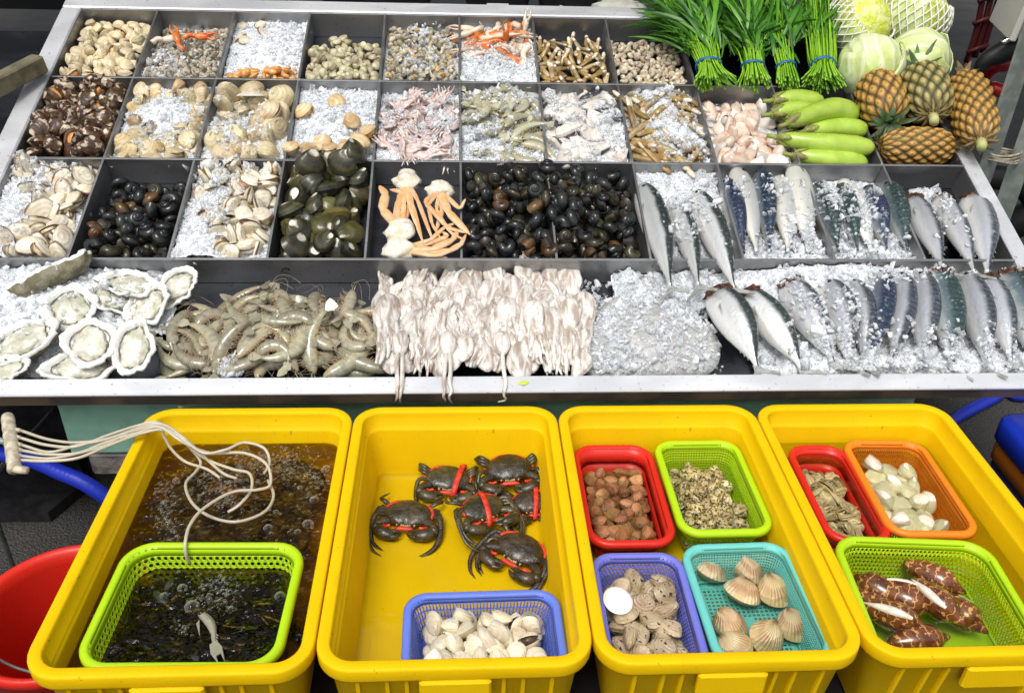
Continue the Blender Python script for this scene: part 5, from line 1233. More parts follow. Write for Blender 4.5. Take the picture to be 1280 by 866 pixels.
# =========================== eggplants
egm=plain('green_eggplant_skin',(.40,.54,.07),(.27,.42,.04),22.,(.3,.75),rough=.24,coat=.3,spec=.5,det=6,rnd=.1,bump=(60,.0008))
egc=plain('eggplant_calyx',(.26,.32,.06),(.20,.17,.06),50.,rough=.5,bump=(150,.002))
def eggplant(label,pts,r,seed):
    o=link('green_eggplant',None,None,MT); tag(o,label,'eggplant','green eggplants')
    p=[ (lambda uv:(uv[0],uv[1],h))(tp(x,y,h)) for x,y,h in pts]; q=spline(np.array(p),30); t=np.linspace(0,1,30)
    rr=r*np.interp(t,[0,.06,.15,.35,.6,.82,.93,.98,1],[.35,.55,.72,.86,1.,.98,.75,.42,.12])
    link('fruit',tube(q,rr,20).mesh('fruit',[egm]),o)
    d=(q[0]-q[3]); d/=np.linalg.norm(d)
    st_=link('stem',tube([q[0]-d*.004,q[0]+d*.012,q[0]+d*.03+[0,.002,0]],[r*.34,r*.2,r*.22],9).mesh('stem',[egc]),o)
    mb=MB()
    for k in range(5):
        a=k*1.257+seed; x=np.cross(d,[0,0,1.]); x/=np.linalg.norm(x); y=np.cross(d,x); e=math.cos(a)*x+math.sin(a)*y
        s=np.cross(d,e); pr=[]
        V=[]
        for l,rad,wd in ((0,.36,.010),(-.012,.60,.011),(-.026,.76,.007),(-.036,.83,.001)):
            c=q[0]+d*l+e*(r*rad+.0018); V+=[c-s*wd,c+s*wd]
        W2=[v-e*.0016 for v in V]
        f=[(0,1,3,2),(2,3,5,4),(4,5,7,6)]; mb.add(V+W2,f+[tuple(i+8 for i in g_[::-1]) for g_ in f]+[(0,2,10,8),(2,4,12,10),(4,6,14,12),(1,9,11,3),(3,11,13,5),(5,13,15,7),(6,7,15,14)])
    link('calyx',mb.mesh('calyx',[egc]),st_)
eggplant('hindmost green eggplant, half behind the others',[(966,126,.0),(995,124,.0),(1030,130,-.01)],.030,0)
eggplant('short looking green eggplant squeezed second from the back',[(964,143,.0),(990,138,.004),(1020,140,-.004)],.029,1)
eggplant('thick curved green eggplant lying on top near the pineapples',[(984,155,.016),(1015,143,.020),(1045,137,.018),(1074,146,.008)],.034,2)
eggplant('green eggplant tucked in under the thick curved one',[(1005,165,-.008),(1045,160,-.006),(1085,163,-.008)],.029,3)
eggplant('longest straight green eggplant with speckled skin',[(972,172,.006),(1010,178,.008),(1050,182,.008),(1094,185,.004)],.031,4)
eggplant('frontmost green eggplant against the steel divider',[(992,194,-.012),(1030,199,-.012),(1085,204,-.016)],.028,5)
# =========================== pineapples
pinem=NT('pineapple_rind'); _x,_y,_z=pinem.attr(); _co=pinem.coords(); _n=pinem.noise(_co,40.,3)
_k=pinem.mix(pinem.ramp(_x,.05,.5),(.05,.045,.015),(.26,.13,.03)); _k=pinem.mix(pinem.ramp(_x,.45,.85),_k,(.52,.29,.06)); _k=pinem.mix(pinem.ramp(_x,.93,.99),_k,(.22,.13,.05)); _k=pinem.mix(pinem.math('MULTIPLY',pinem.ramp(_n,.5,.7),.3),_k,(.16,.17,.04))
pinem.col(pinem.val(_k,.08)); pinem.bump(pinem.noise(_co,150.,3),.0015); pinem=pinem.set(.45)
pineg=NT('unripe_pineapple_rind'); _x,_y,_z=pineg.attr(); _co=pineg.coords()
_k=pineg.mix(pineg.ramp(_x,.05,.6),(.035,.04,.015),(.20,.17,.05)); _k=pineg.mix(pineg.ramp(_x,.6,.9),_k,(.42,.34,.13)); pineg.col(_k); pineg.bump(pineg.noise(_co,150.,3),.0015); pineg=pineg.set(.5)
pleaf=plain('pineapple_leaf',(.16,.27,.12),(.30,.40,.25),30.,rough=.45,rnd=.15)
pleaf_d=plain('dry_pineapple_leaf',(.30,.22,.11),(.16,.14,.06),40.,rough=.6)
pstalk=plain('pineapple_stalk',(.42,.46,.16),(.50,.44,.22),50.,rough=.5)
def pine_parts(r,hl,mat,crown=26,cl=.075,stalk=True,cmat=None,seed=0,leafw=.009,curl=.5):
    r2=np.random.default_rng(seed)
    nth,nv=132,84; V=[];P=[]; n8=12; kz=n8*hl*2/(2*PI*r)*.62
    for j in range(nv):
        t=j/(nv-1); z=hl*(2*t-1); rr=r*(max(0,1-(abs(2*t-1))**3.2))**.5 if 0<t<1 else .004
        rr=max(rr,.006)
        for i in range(nth):
            th=2*PI*i/nth; jx=.16*nz(math.cos(th)*2.2+seed*3,math.sin(th)*2.2,t*4); a=n8*th/(2*PI)+kz*t+jx; b=n8*th/(2*PI)-kz*t+jx*.7; fa=a-math.floor(a)-.5; fb=b-math.floor(b)-.5
            bm=max(0,math.cos(PI*fa)*math.cos(PI*fb))**.7; k=rr+.0080*bm*min(1,rr/r*1.3); 
            V.append((k*math.cos(th),k*math.sin(th),z)); P.append((bm,t,0))
    mb=MB(); f=gridf(nv,nth)+[tuple(range(nth))[::-1],tuple((nv-1)*nth+q for q in range(nth))]; mb.add(V,f,0,P)
    parts=[('fruit',mb.mesh('fruit',[mat]),None,None)]
    if crown:
        mb=MB()
        for q in range(crown):
            a=q*2.399; lvl=q/crown; tilt=1.25-1.0*lvl; L=cl*r2.uniform(.7,1.1)*(1.1-.4*abs(lvl-.4)); d=np.array([math.cos(a),math.sin(a),0]); s=np.array([-d[1],d[0],0])
            pts=[];an=tilt; p=np.array([0,0,hl*.94+.012*lvl])+d*.012*(1-lvl)
            for e in range(6):
                pts.append(p.copy()); p=p+(d*math.sin(an)+np.array([0,0,1])*math.cos(an))*L/5; an+=curl*.22*r2.uniform(.5,1.5)
            wd=leafw*np.array([1,1.05,.9,.7,.42,.05]); A=[]
            for p_,w_ in zip(pts,wd): A+=[p_-s*w_,p_-d*w_*.3+np.array([0,0,-w_*.25]),p_+s*w_]
            B=[v+np.array([0,0,-.0012])+d*.0008 for v in A]
            f=[(i*3+c,i*3+c+1,i*3+4+c,i*3+3+c) for i in range(5) for c in (0,1)]; mb.add(A+B,f+[tuple(i+18 for i in g_[::-1]) for g_ in f])
        parts.append(('crown',mb.mesh('crown',[cmat or pleaf]),None,None))
    if stalk:
        parts.append(('stalk',tube([(0,0,-hl*.96),(0,.002,-hl-.014),(.004,.004,-hl-.030)],[.015,.0135,.0125],12).mesh('stalk',[pstalk]),None,None))
        mb=MB()
        for q in range(9):
            a=q*.7+.2; d=np.array([math.cos(a),math.sin(a),0]); s=np.array([-d[1],d[0],0]); c0=np.array([0,0,-hl*.97])+d*.016
            A=[c0-s*.007,c0+s*.007,c0+d*.022+s*.004+[0,0,-.004],c0+d*.022-s*.004+[0,0,-.004],c0+d*.040+[0,0,.004]]; B=[v+np.array([0,0,.0012]) for v in A]
            mb.add(A+B,[(0,1,2,3),(3,2,4),(8,7,6,5),(9,7,8),(0,3,8,5),(1,6,7,2),(3,4,9,8),(2,7,9,4)])
        parts.append(('bract',mb.mesh('bract',[pleaf_d]),len(parts)-1,None))
    return parts
def pineapple(label,a,b,r,mat,**k):
    """a: px of base end, b: px of crown end (with heights)"""
    u,v=tp(*a); A=MT@Vector((u,v,a[2])); u,v=tp(*b); B=MT@Vector((u,v,b[2])); d=B-A; hl=d.length/2
    Mx=d.to_track_quat('Z','Y').to_matrix().to_4x4(); Mx.translation=(A+B)/2
    return Kind('pineapple','pineapple',pine_parts(r,hl,mat,**k)).put(Mx,label,'pineapples')
# px helper with height inside the tuple
_tp=tp
def tp(px,py,h=0.,*_): return _tp(px,py,h)
pineapple('orange brown pineapple whose small crown points down to the front',(1092,98,.052),(1112,152,.040),.062,pinem,crown=24,cl=.066,seed=1,leafw=.011,curl=.9)
pineapple('greenish pineapple at the back of the four with dark leaves at its top',(1166,146,.060),(1148,88,.070),.064,pineg,crown=26,cl=.085,seed=2)
pineapple('golden upright pineapple at the right rim, cut stalk to the front',(1226,178,.062),(1205,96,.060),.056,pinem,crown=10,cl=.045,seed=3,cmat=pleaf_d)
pineapple('golden pineapple lying across in front of the other three',(1192,184,-.004),(1098,184,-.004),.050,pinem,crown=16,cl=.04,seed=4,cmat=pleaf_d)
# =========================== cabbages
cabm=NT('pale_cabbage_leaf'); _co=cabm.coords(); _n=cabm.noise(_co,9.,4,.6); _x,_y,_z=cabm.attr()
_w=cabm.n('TexWave'); _w.inputs['Scale'].default_value=9.; _w.inputs['Distortion'].default_value=6.; _w.inputs['Detail'].default_value=3.; cabm.l(_co,_w.inputs['Vector'])
_k=cabm.mix(cabm.ramp(_n,.35,.65),(.66,.72,.42),(.50,.60,.17)); _k=cabm.mix(cabm.math('MULTIPLY',cabm.ramp(_w.outputs['Fac'],.75,1.),.5),_k,(.78,.80,.62))
cabm.col(_k); cabm.bump(_w.outputs['Fac'],.003); cabm=cabm.set(.4)
cabi=plain('yellow_green_cut_cabbage',(.60,.66,.08),(.68,.72,.30),45.,rough=.45,bump=(70,.008))
netm=plain('white_foam_net',(.80,.80,.74),rough=.6)
def cabbage(label,x,y,h,r,seed,net=False,top=True,tilt=(0,0)):
    u,v=tp(x,y,h); o=link('cabbage',None,None,MT@T(u,v,h)@rotm(tilt[0],tilt[1],seed)); tag(o,label,'cabbage','cabbages')
    def dd(q): return .05*nz(q[0]*1.5+seed,q[1]*1.5,q[2]*1.5)+.02*nz(q[0]*5,q[1]*5+seed,q[2]*5)
    link('head',ball(r*.97,r*.97,r*.95,24,36,None,0,None,dd).mesh('head',[cabi if net else cabm]),o)
    for k in range(6):
        mb=MB(); na,nb=22,12; V=[]; a0=k*2.1+seed
        for sgn,off in ((1,.0),(1,-.0022)):
            for i in range(nb):
                th=PI-.02-(PI*.66+.06*nz(k*3,seed))*i/(nb-1)
                for j in range(na):
                    ph=a0+2.3*(j/(na-1)-.5)*(1+.12*nz(i*.5,k+seed,j*.2))*(.35+.65*math.sin(PI*min(1,.25+i/(nb-1)*.9)))
                    e=1+.022*k/3+.012*nz(j*.5,i*.4,k+seed)+(.06 if i>nb-3 else 0)*(i-nb+3)/2+off/r
                    rim=.03*nz(j*.9,k*5,seed) if i==nb-1 else 0
                    V.append((r*1.02*e*math.sin(th-rim)*math.cos(ph),r*1.02*e*math.sin(th-rim)*math.sin(ph),r*e*math.cos(th-rim)))
        f=gridf(nb,na,False); n1=na*nb
        ed=[(i*na,(i+1)*na) for i in range(nb-1)]+[((i+1)*na+na-1,i*na+na-1) for i in range(nb-1)]+[((nb-1)*na+j,(nb-1)*na+j+1) for j in range(na-1)]
        mb.add(V,f+[tuple(q+n1 for q in g_[::-1]) for g_ in f]+[(a,b,b+n1,a+n1) for a,b in ed])
        link('outer_leaf',mb.mesh('outer_leaf',[cabm]),o)
    if net:
        mb=MB()
        for s in (1,-1):
            for q in range(26):
                pts=[]
                for e in range(16):
                    th=PI-.12-(PI*.66)*e/15; ph=2*PI*q/26+s*1.3*e/15; pts.append((r*1.085*math.sin(th)*math.cos(ph),r*1.085*math.sin(th)*math.sin(ph),r*1.07*math.cos(th)))
                tube(pts,.0021,5,mb,0,flat=1.3)
        link('foam_net',mb.mesh('foam_net',[netm]),o)
cabbage('pale cabbage in white foam net at the back beside the greens',1074,30,.055,.100,1,True,tilt=(.55,-.1))
cabbage('pale cabbage in white foam net at the far right back',1142,22,.060,.105,2,True,tilt=(.5,.25))
cabbage('round bare pale cabbage in front of the netted ones, behind the left pineapple',1087,82,.050,.098,3,False,tilt=(.5,.3))
cabbage('yellow green bare cabbage half hidden behind the pineapples',1146,76,.045,.098,4.4,False,tilt=(.4,-.3))
# =========================== bundles of greens
stemm=plain('green_stem',(.26,.50,.035),(.16,.38,.02),20.,rough=.35,rnd=0)
leafm=NT('leafy_green'); _co=leafm.coords(); _x,_y,_z=leafm.attr(); _k=leafm.mix(leafm.ramp(leafm.noise(_co,14.,3),.35,.65),(.018,.085,.007),(.05,.17,.014)); _k=leafm.mix(leafm.ramp(_z,.5,.9),_k,(.10,.28,.02)); leafm.col(_k)
leafm=leafm.set(.4)
bandm=plain('blue_rubber_band',(.01,.12,.36),rough=.4)
def greens(label,base,end,rad,ns,nl,seed,leafstart=.42,flop=(0,0),spread=1.,lw=.0056):
    """base, end: (px,py,h): cut stem ends to the front, leaf tips to the back"""
    r2=np.random.default_rng(seed)
    u,v=tp(*base); A=Vector((u,v,base[2])); u,v=tp(*end); B=Vector((u,v,end[2])); X=(B-A); L=X.length; X.normalize(); Y=Vector((0,0,1)).cross(X).normalized(); Z=X.cross(Y)
    Mx=Matrix((X,Y,Z)).transposed().to_4x4(); Mx.translation=A
    o=link('greens_bundle',None,None,MT@Mx); tag(o,label,'leafy greens','bundles of leafy greens')
    tb=.075; mb=MB(); tops=[]
    for k in range(ns):
        a=r2.uniform(0,2*PI); q=math.sqrt(r2.uniform(0,1)); y0,z0=q*math.cos(a),q*math.sin(a)
        f0=1.55*spread; f2=1.5
        pts=[(r2.uniform(-.006,.012),y0*rad*f0,z0*rad*1.0-.002),(tb*.55,y0*rad*1.1,z0*rad*.85),(tb,y0*rad*.92,z0*rad*.78),(tb+.07,y0*rad*1.12,z0*rad*.95)]
        e=(L*leafstart+.05*r2.normal()+.05); e=max(e,tb+.10)
        pts.append((e,y0*rad*f2+.01*r2.normal()+flop[0]*.3,z0*rad*1.2+.006*r2.normal()))
        p=spline(np.array(pts),12); tube(p,np.linspace(.0027,.0019,12),5,mb,0); tops.append(p[-1]); tops.append(p[-3])
    link('stalks',mb.mesh('stalks',[stemm]),o)
    mb=MB()
    for k in range(nl):
        p=np.array(tops[int(r2.integers(len(tops)))])+r2.normal(size=3)*[.03,.010,.006]; 
        hd=r2.normal()*.42+flop[0]*r2.uniform(.0,6.); el=r2.uniform(-.1,.5); l=r2.uniform(.12,.24); w=lw*r2.uniform(.7,1.25)
        d=np.array([math.cos(hd)*math.cos(el),math.sin(hd)*math.cos(el),math.sin(el)]); s=np.cross(d,[0,0,1.]); s/=np.linalg.norm(s); tw=r2.normal()*.7; s=s*math.cos(tw)+np.cross(d,s)*math.sin(tw)
        V=[]; q=p.copy(); n=7; sh=r2.random()
        for e in range(n):
            t=e/(n-1); ww=w*math.sin(PI*min(1,.08+.92*t))**.8 if e<n-1 else .0004
            m=np.cross(d,s); V+=[q-s*ww,q-m*ww*.28,q+s*ww]; q=q+d*l/(n-1); d=d+np.array([0,flop[1]*.06,-.13]); d/=np.linalg.norm(d)
        B2=[v+np.array([0,0,-.0006]) for v in V]
        f=[(i*3+c,i*3+c+1,i*3+4+c,i*3+3+c) for i in range(n-1) for c in (0,1)]; mb.add(V+B2,f+[tuple(i+n*3 for i in g_[::-1]) for g_ in f],0,[(0,0,sh)]*(2*len(V)))
    link('leaves',mb.mesh('leaves',[leafm]),o)
    rb=[]
    for ring,(rr,x) in enumerate(((rad*.97,tb-.004),(rad*1.03,tb-.003),(rad*1.03,tb+.003),(rad*.97,tb+.004))):
        rb.append([(x+.004*math.sin(a*2+seed),rr*math.cos(a)*.99,rr*math.sin(a)*.86) for a in np.linspace(0,2*PI,28,endpoint=False)])
    link('rubber_band',loft(rb,False,False).mesh('rubber_band',[bandm]),o)
greens('leftmost leafy bundle with broad blue band, leaves flopping over the button snails',(893,104,.030),(850,-28,.075),.040,80,520,1,.45,(.016,1.),1.15,.0056)
greens('leafy bundle pushed back between its neighbours, second from the left',(944,106,.016),(925,-20,.060),.035,60,420,2,.36,(.004,0))
greens('slim leafy bundle with thin band, third from the left',(986,106,.020),(965,-20,.062),.032,60,300,3,.6,(.0,0),.8)
greens('rightmost bundle of long bare green stems tied with turquoise band',(1030,104,.034),(1020,-40,.080),.040,95,130,4,.85,(.0,0),1.1)
# =========================== baskets
BK={}
BK['c1g']=put_basket('lime basket of dark eel-like fish standing in the murky water crate',[(160,678),(386,676),(346,836),(84,838)],-.026,.11,M['green'],'hole',.0115,r=.04,shrink=.013)
BK['c2b']=put_basket('periwinkle blue basket of white clams in the mud crab crate',[(510,744),(694,733),(716,842),(496,848)],-.062,.075,M['blue'],'slot',.006,r=.028)
BK['c3r']=put_basket('red basket of reddish brown cockles in the four basket crate',[(713,556),(812,556),(850,680),(736,682)],-.075,.07,M['red'],'solid',.011,r=.035)
BK['c3g']=put_basket('small lime basket of finely patterned clams beside the red one',[(816,552),(924,549),(966,664),(852,670)],-.062,.08,M['green'],'sq',.006,r=.03)
BK['c3p']=put_basket('violet basket of big speckled clams with one bright white glare disc',[(744,692),(846,689),(896,836),(752,842)],-.068,.08,M['purple'],'hole',.0075,r=.03)
BK['c3t']=put_basket('turquoise mesh basket with eight ribbed cockles spread on its base',[(850,682),(980,675),(1052,826),(896,832)],-.064,.075,M['teal'],'sq',.0052,r=.032,grid=True)
BK['c4r']=put_basket('red basket of small thin mussel shells beside the orange basket',[(976,556),(1060,556),(1116,676),(1042,678)],-.072,.07,M['red'],'solid',.011,r=.035)
BK['c4o']=put_basket('orange basket of white clams lying under milky water',[(1049,549),(1153,551),(1228,668),(1116,670)],-.064,.08,M['orange'],'slot',.005,r=.03)
BK['c4g']=put_basket('big lime basket of brown patterned volute shells under water',[(1046,676),(1240,669),(1310,828),(1096,836)],-.054,.09,M['green'],'hole',.0080,r=.04,shrink=.013)
# =========================== basket contents
SH['ark']=shellmat('reddish_brown_cockle_shell',(.36,.15,.06),(.46,.23,.10),(.20,.08,.035),bands=12,bandamt=.5,rough=.4,scale=30,ribs=20,bump=.0018,rnd=.25)
SH['venus']=shellmat('patterned_venus_shell',(.52,.42,.19),(.07,.05,.025),(.34,.25,.11),bands=14,bandamt=.3,scale=190,thr=(.50,.56),rough=.3,rnd=.3)
SH['speck']=shellmat('speckled_clam_shell',(.52,.41,.27),(.36,.27,.16),(.24,.17,.09),bands=40,bandamt=.22,spots=((.05,.035,.02),130.,.62),bump=.0015,scale=45,rough=.3,rnd=.2)
SH['rib']=shellmat('ribbed_cockle_shell',(.56,.40,.20),(.68,.55,.34),(.26,.11,.05),bands=9,bandamt=.75,scale=18,ribs=26,bump=.0022,rough=.4,rnd=.15)
SH['cream']=shellmat('cream_white_clam_shell',(.78,.72,.56),(.68,.58,.40),(.55,.42,.25),bands=24,bandamt=.3,scale=20,rim=((.06,.04,.02),.965),rough=.3)
SH['mus']=shellmat('thin_mussel_shell',(.54,.43,.27),(.68,.60,.45),(.18,.10,.05),bands=16,bandamt=.6,scale=40,rough=.35,rnd=.3)
SH['wc']=shellmat('white_surf_clam_shell',(.80,.75,.62),(.70,.63,.47),(.52,.42,.26),bands=20,bandamt=.2,scale=22,rough=.3)
def bheap(key,fr=.82,base=-.07):
    Mx,hx,hy=BK[key]; return Heap(Mx,-hx*fr,hx*fr,-hy*fr,hy*fr,base if callable(base) else (lambda u,v:base))
hp=bheap('c2b',.84,-.068); tg=lambda u,v:-.020+.010*math.exp(-(u*u+v*v)/.004)
ks=clamset(('white_clam','clam'),SH['cream'],.0185,.0205,.0118,1,M['dark_meat'],(.25,.5),3,tri=.55,um=.86,skew=.03)
hp.fill(ks,84,.0165,.0105,'small white triangular clam in the blue basket beside the mud crabs','white clams in the blue basket',tg,flat=.45,edge=.8)
hp=bheap('c3r',.84,-.065); tg=lambda u,v:-.020+.004*math.exp(-(u*u+v*v)/.004)
ks=clamset(('brown_cockle','cockle'),SH['ark'],.0185,.0155,.0125,0,nclosed=3,um=.82,ribs=20,ribamp=.010)
hp.fill(ks,62,.0158,.0115,'reddish brown cockle in the red basket','reddish brown cockles',tg,flat=.5,edge=.8)
hp=bheap('c3g',.86,-.07); tg=lambda u,v:-.028+.016*math.exp(-(u*u+v*v)/.004)
ks=clamset(('patterned_clam','clam'),SH['venus'],.0175,.0142,.0092,1,M['meat_cream'],(.2,.5),3)
hp.fill(ks,110,.0138,.0085,'tiny black and cream patterned clam in the small lime basket','patterned clams',tg,flat=.55,edge=.8)
hp=bheap('c3p',.86,-.07); tg=lambda u,v:-.018
ks=clamset(('speckled_clam','clam'),SH['speck'],.0275,.0205,.0135,1,M['meat_cream'],(.12,.22),3)
hp.fill(ks,40,.0215,.0125,'beige speckled clam in the violet basket','beige speckled clams',tg,flat=.65,edge=.85)
def bplace(k,px,py,dz,label,group=None,rot=None,s=1.):
    p=gp(px,py,RIMZ+dz); return k.put(Matrix.Translation(p)@(rot or Matrix())@Sc(s),label,group)
glarem=plain('white_glare_disc',(.86,.86,.88),rough=.25)  # shell-shaped disc coloured white as a glare spot on the water
bplace(one('scallop_or_glare','shell',valve(.026,.027,.010,8,30,inner=0,tri=.05,um=.2).mesh('scallop_or_glare',[glarem])),772,750,-.064,'bright white disc standing for water glare on the speckled clams',None,rotm(.25,0,.3))
ks=clamset(('ribbed_cockle','cockle'),SH['rib'],.0345,.031,.022,0,nclosed=3,um=.85,ribs=26,ribamp=.016,nr=9,na=56)
lb=['ribbed cockle at the back left of the turquoise basket','pale ribbed cockle at the back middle of the turquoise basket','purplish ribbed cockle in the middle of the turquoise basket','pale ribbed cockle at the right side of the turquoise basket','greenish banded cockle at the left side of the turquoise basket','ribbed cockle with red spots at the front of the turquoise basket','ribbed cockle at the front right of the turquoise basket','whitish cockle at the front left corner of the turquoise basket']
for q,((x,y),yw,l) in enumerate(zip([(888,714),(938,712),(927,741),(967,741),(913,780),(957,797),(990,783),(918,811)],[.3,1.4,-.4,.5,1.2,-.1,.6,.9],lb)):
    bplace(ks[q%3],x,y,-.114 if q!=2 else -.108,l,'ribbed cockles in the turquoise basket',rotm(rng.uniform(-.5,.5),rng.uniform(-.5,.5),yw),rng.uniform(.92,1.08))
hp=bheap('c4r',.84,-.065); tg=lambda u,v:-.030+.022*math.exp(-((u+.01)**2+(v-.03)**2)/.0018)+.014*math.exp(-((u-.0)**2+(v+.045)**2)/.0015)
ks=clamset(('thin_mussel','mussel'),SH['mus'],.0215,.0115,.0052,2,M['meat_cream'],(.3,.7),2,um=.6)
hp.fill(ks,120,.0125,.006,'small thin brown and white mussel in the red basket by the orange one','thin mussels',tg,flat=.35,edge=.8)
hp=bheap('c4o',.84,-.07); tg=lambda u,v:-.030
ks=clamset(('surf_clam','clam'),SH['wc'],.0245,.0225,.0155,0,nclosed=3)
hp.fill(ks,34,.0215,.014,'creamy white clam in the orange basket','white clams in the orange basket',tg,flat=.6,edge=.85)
# volutes
def volute(name,mats,L=.10,r=.024):
    n=18; ts=[0,.03,.08,.14,.20,.28,.4,.55,.7,.82,.92,.98,1.]; rp=[.05,.16,.26,.40,.62,.88,1.,.98,.86,.68,.48,.34,.2]
    a=np.linspace(0,2*PI,n,endpoint=False); rings=[];P=[]
    for t,k in zip(ts,rp):
        lip=np.where((a>4.2)&(a<5.4)&(t>.25),1.16,1.)
        rings.append(np.stack([np.full(n,L*(.5-t)),r*k*lip*np.cos(a),r*k*lip*np.sin(a)],1)); P+=[(t,math.cos(q),math.sin(q)) for q in a]
    mb=MB(); loft(rings,True,True,mb,0,P); me=mb.mesh('shell',[mats[0]])
    V=[];m2=MB()
    tt=np.linspace(.27,.97,9); 
    for t in tt:
        k=np.interp(t,ts,rp); w=.20*math.sin(PI*(t-.2)/.85)+.05
        for e in (-w,0,w): 
            ang=5.0+e; rr=r*k*1.16+.0015+(.0012 if e==0 else -.0008); V.append((L*(.5-t),rr*math.cos(ang),rr*math.sin(ang)))
    V2=[(x,y*.93,z*.93) for x,y,z in V]
    f=gridf(9,3,False); m2.add(V+V2,f+[tuple(i+27 for i in q[::-1]) for q in f]+[(i*3,i*3+27,(i+1)*3+27,(i+1)*3) for i in range(8)]+[(i*3+2,(i+1)*3+2,(i+1)*3+29,i*3+29) for i in range(8)])
    return Kind(name,'sea shell',[('shell',me,None,None),('aperture',m2.mesh('aperture',[mats[1]]),None,None)])
vm=NT('volute_shell'); _x,_y,_z=vm.attr(); _co=vm.coords(); _n=vm.noise(_co,60.,3); _n2=vm.noise(_co,160.,2)
_zig=vm.math('SINE',vm.math('ADD',vm.math('MULTIPLY',_x,46.),vm.math('MULTIPLY',vm.noise(_co,120.,1),9.)))
_k=vm.mix(vm.ramp(_zig,.70,.86),(.16,.050,.014),(.50,.27,.09)); _k=vm.mix(vm.ramp(_n,.54,.6),_k,(.09,.024,.009)); _k=vm.mix(vm.ramp(_n2,.66,.7),_k,(.48,.30,.13)); vm.col(vm.val(_k,.15)); vm=vm.set(.18,coat=.4)
vk=volute('volute_shell',[vm,nac]); 
for x,y,yw,rx,dz,l in [(1098,737,2.4,.6,-.095,'volute shell at the back left of the big lime basket, mostly dark'),(1130,748,-.55,2.2,-.090,'volute shell with cream zigzags in the middle of the big lime basket'),(1168,722,-.75,1.2,-.088,'spotted volute shell at the back of the big lime basket'),(1172,752,-1.15,3.6,-.078,'volute shell with broad white lip lying on top in the big lime basket'),(1118,770,-.55,3.4,-.082,'volute shell with white lip along the left wall of the big lime basket'),(1198,765,-1.0,1.5,-.105,'plain orange brown volute shell right of the white lipped one'),(1086,757,-.9,.2,-.105,'volute shell jammed against the left wall of the big lime basket'),(1150,800,.1,1.,-.095,'volute shell cut off by the front rim of the crate')]:
    bplace(vk,x,y,dz,l,'volute shells',rotm(rx,0,yw)if False else Matrix.Rotation(yw,4,'Z')@rotm(rx,0,0),1.14)
# =========================== water
def water_plane(ci,z,mat,label):
    c=CC[ci]; hx,hy=CW/2-.034,(YB-YF)/2-.034; q=rl(hx,hy,.03,0,0,7); mb=MB(); mb.add(q,[tuple(range(len(q)))])
    tag(link('water',mb.mesh('water',mat,False),None,Matrix.Translation((c.x,c.y,RIMZ+z))),label,'water',kind='structure')
water_plane(0,-.070,M['water_murky'],'murky brown bubbling water in the first yellow crate')
water_plane(1,-.150,M['water_shallow'],'shallow clear water on the floor of the mud crab crate')
water_plane(2,-.103,M['water'],'clear water in the crate with four baskets')
water_plane(3,-.082,M['water_milky'],'clear greenish water in the crate of volute shells')
# =========================== crate 1: dark creatures, bubbles, air tubes
abal=plain('dark_abalone_shell',(.06,.05,.03),(.17,.14,.085),30.,rough=.3,bump=(90,.004),rnd=.3)
abo=plain('orange_abalone_foot',(.36,.17,.04),(.16,.08,.03),40.,rough=.3,bump=(90,.003))
ab=[]
for q in range(3):
    sd=q*4.4; sh=ball(.045,.033,.013,12,22,None,0,None,lambda v:.18*nz(v[0]*1.5+sd,v[1]*1.5,v[2])+.06*nz(v[0]*6,v[1]*6+sd,v[2]*6)).mesh('shell',[abal])
    ft=ball(.036,.026,.008,9,18,None,0,T(0,0,-.010 if q<2 else .006),lambda v:.2*nz(v[0]*2+sd,v[1]*2,v[2]*2)).mesh('foot',[abo]); ab.append(Kind('abalone','abalone',[('shell',sh,None,None),('foot',ft,None,None)]))
c=CC[0]; hp=Heap(T(c.x,c.y,RIMZ),-.165,.165,-.02,.285,lambda u,v:-.135)
for _ in range(60):
    d=hp.drop(.036,.013,lambda u,v:-.104,cand=8,edge=.95)
    if d:
        k=ab[int(rng.choice([0,1,0,1,0,1,2]))]; k.put(T(c.x,c.y,RIMZ)@T(*d[:3])@Matrix.Rotation(rng.uniform(0,6.3),4,'Z')@rotm(rng.uniform(-.35,.35),rng.uniform(-.35,.35),0)@Sc(rng.uniform(.85,1.1)),'dark brown abalone under the bubbling murky water','abalones in murky water')
eelm=NT('dark_wet_fish_skin'); _x,_y,_z=eelm.attr(); _co=eelm.coords(); eelm.col(eelm.mix(eelm.ramp(eelm.noise(_co,40.,4),.4,.65),(.010,.011,.008),(.036,.036,.026))); eelm.bump(eelm.noise(_co,110.,3),.0015); eelm=eelm.set(.12,coat=.4)
def eel(seed,L=.17,r=.0125):
    r2=np.random.default_rng(seed); p=[(0,0,0)]; a=0
    for k in range(6): a+=r2.normal()*.35; p.append((p[-1][0]+L/6*math.cos(a),p[-1][1]+L/6*math.sin(a),r2.normal()*.003))
    p=np.array(p)-np.mean(p,axis=0); mb=MB(); tube(spline(p,24),r*np.interp(np.linspace(0,1,24),[0,.04,.12,.3,.6,.9,1],[.3,.75,1,1.05,.8,.35,.08]),12,mb,0,flat=1.25)
    for s_ in (1,-1):
        ball(.0022,.0022,.0022,6,8,mb,1,T(*(spline(p,24)[2]+np.array([0,s_*.007,.006]))))
    return mb.mesh('dark_fish',[eelm,peye])
ek=[one('dark_fish','fish',eel(q)) for q in range(5)]
Mx,hx,hy=BK['c1g']; hp=Heap(Mx,-hx*.78,hx*.78,-hy*.78,hy*.78,lambda u,v:-.098)
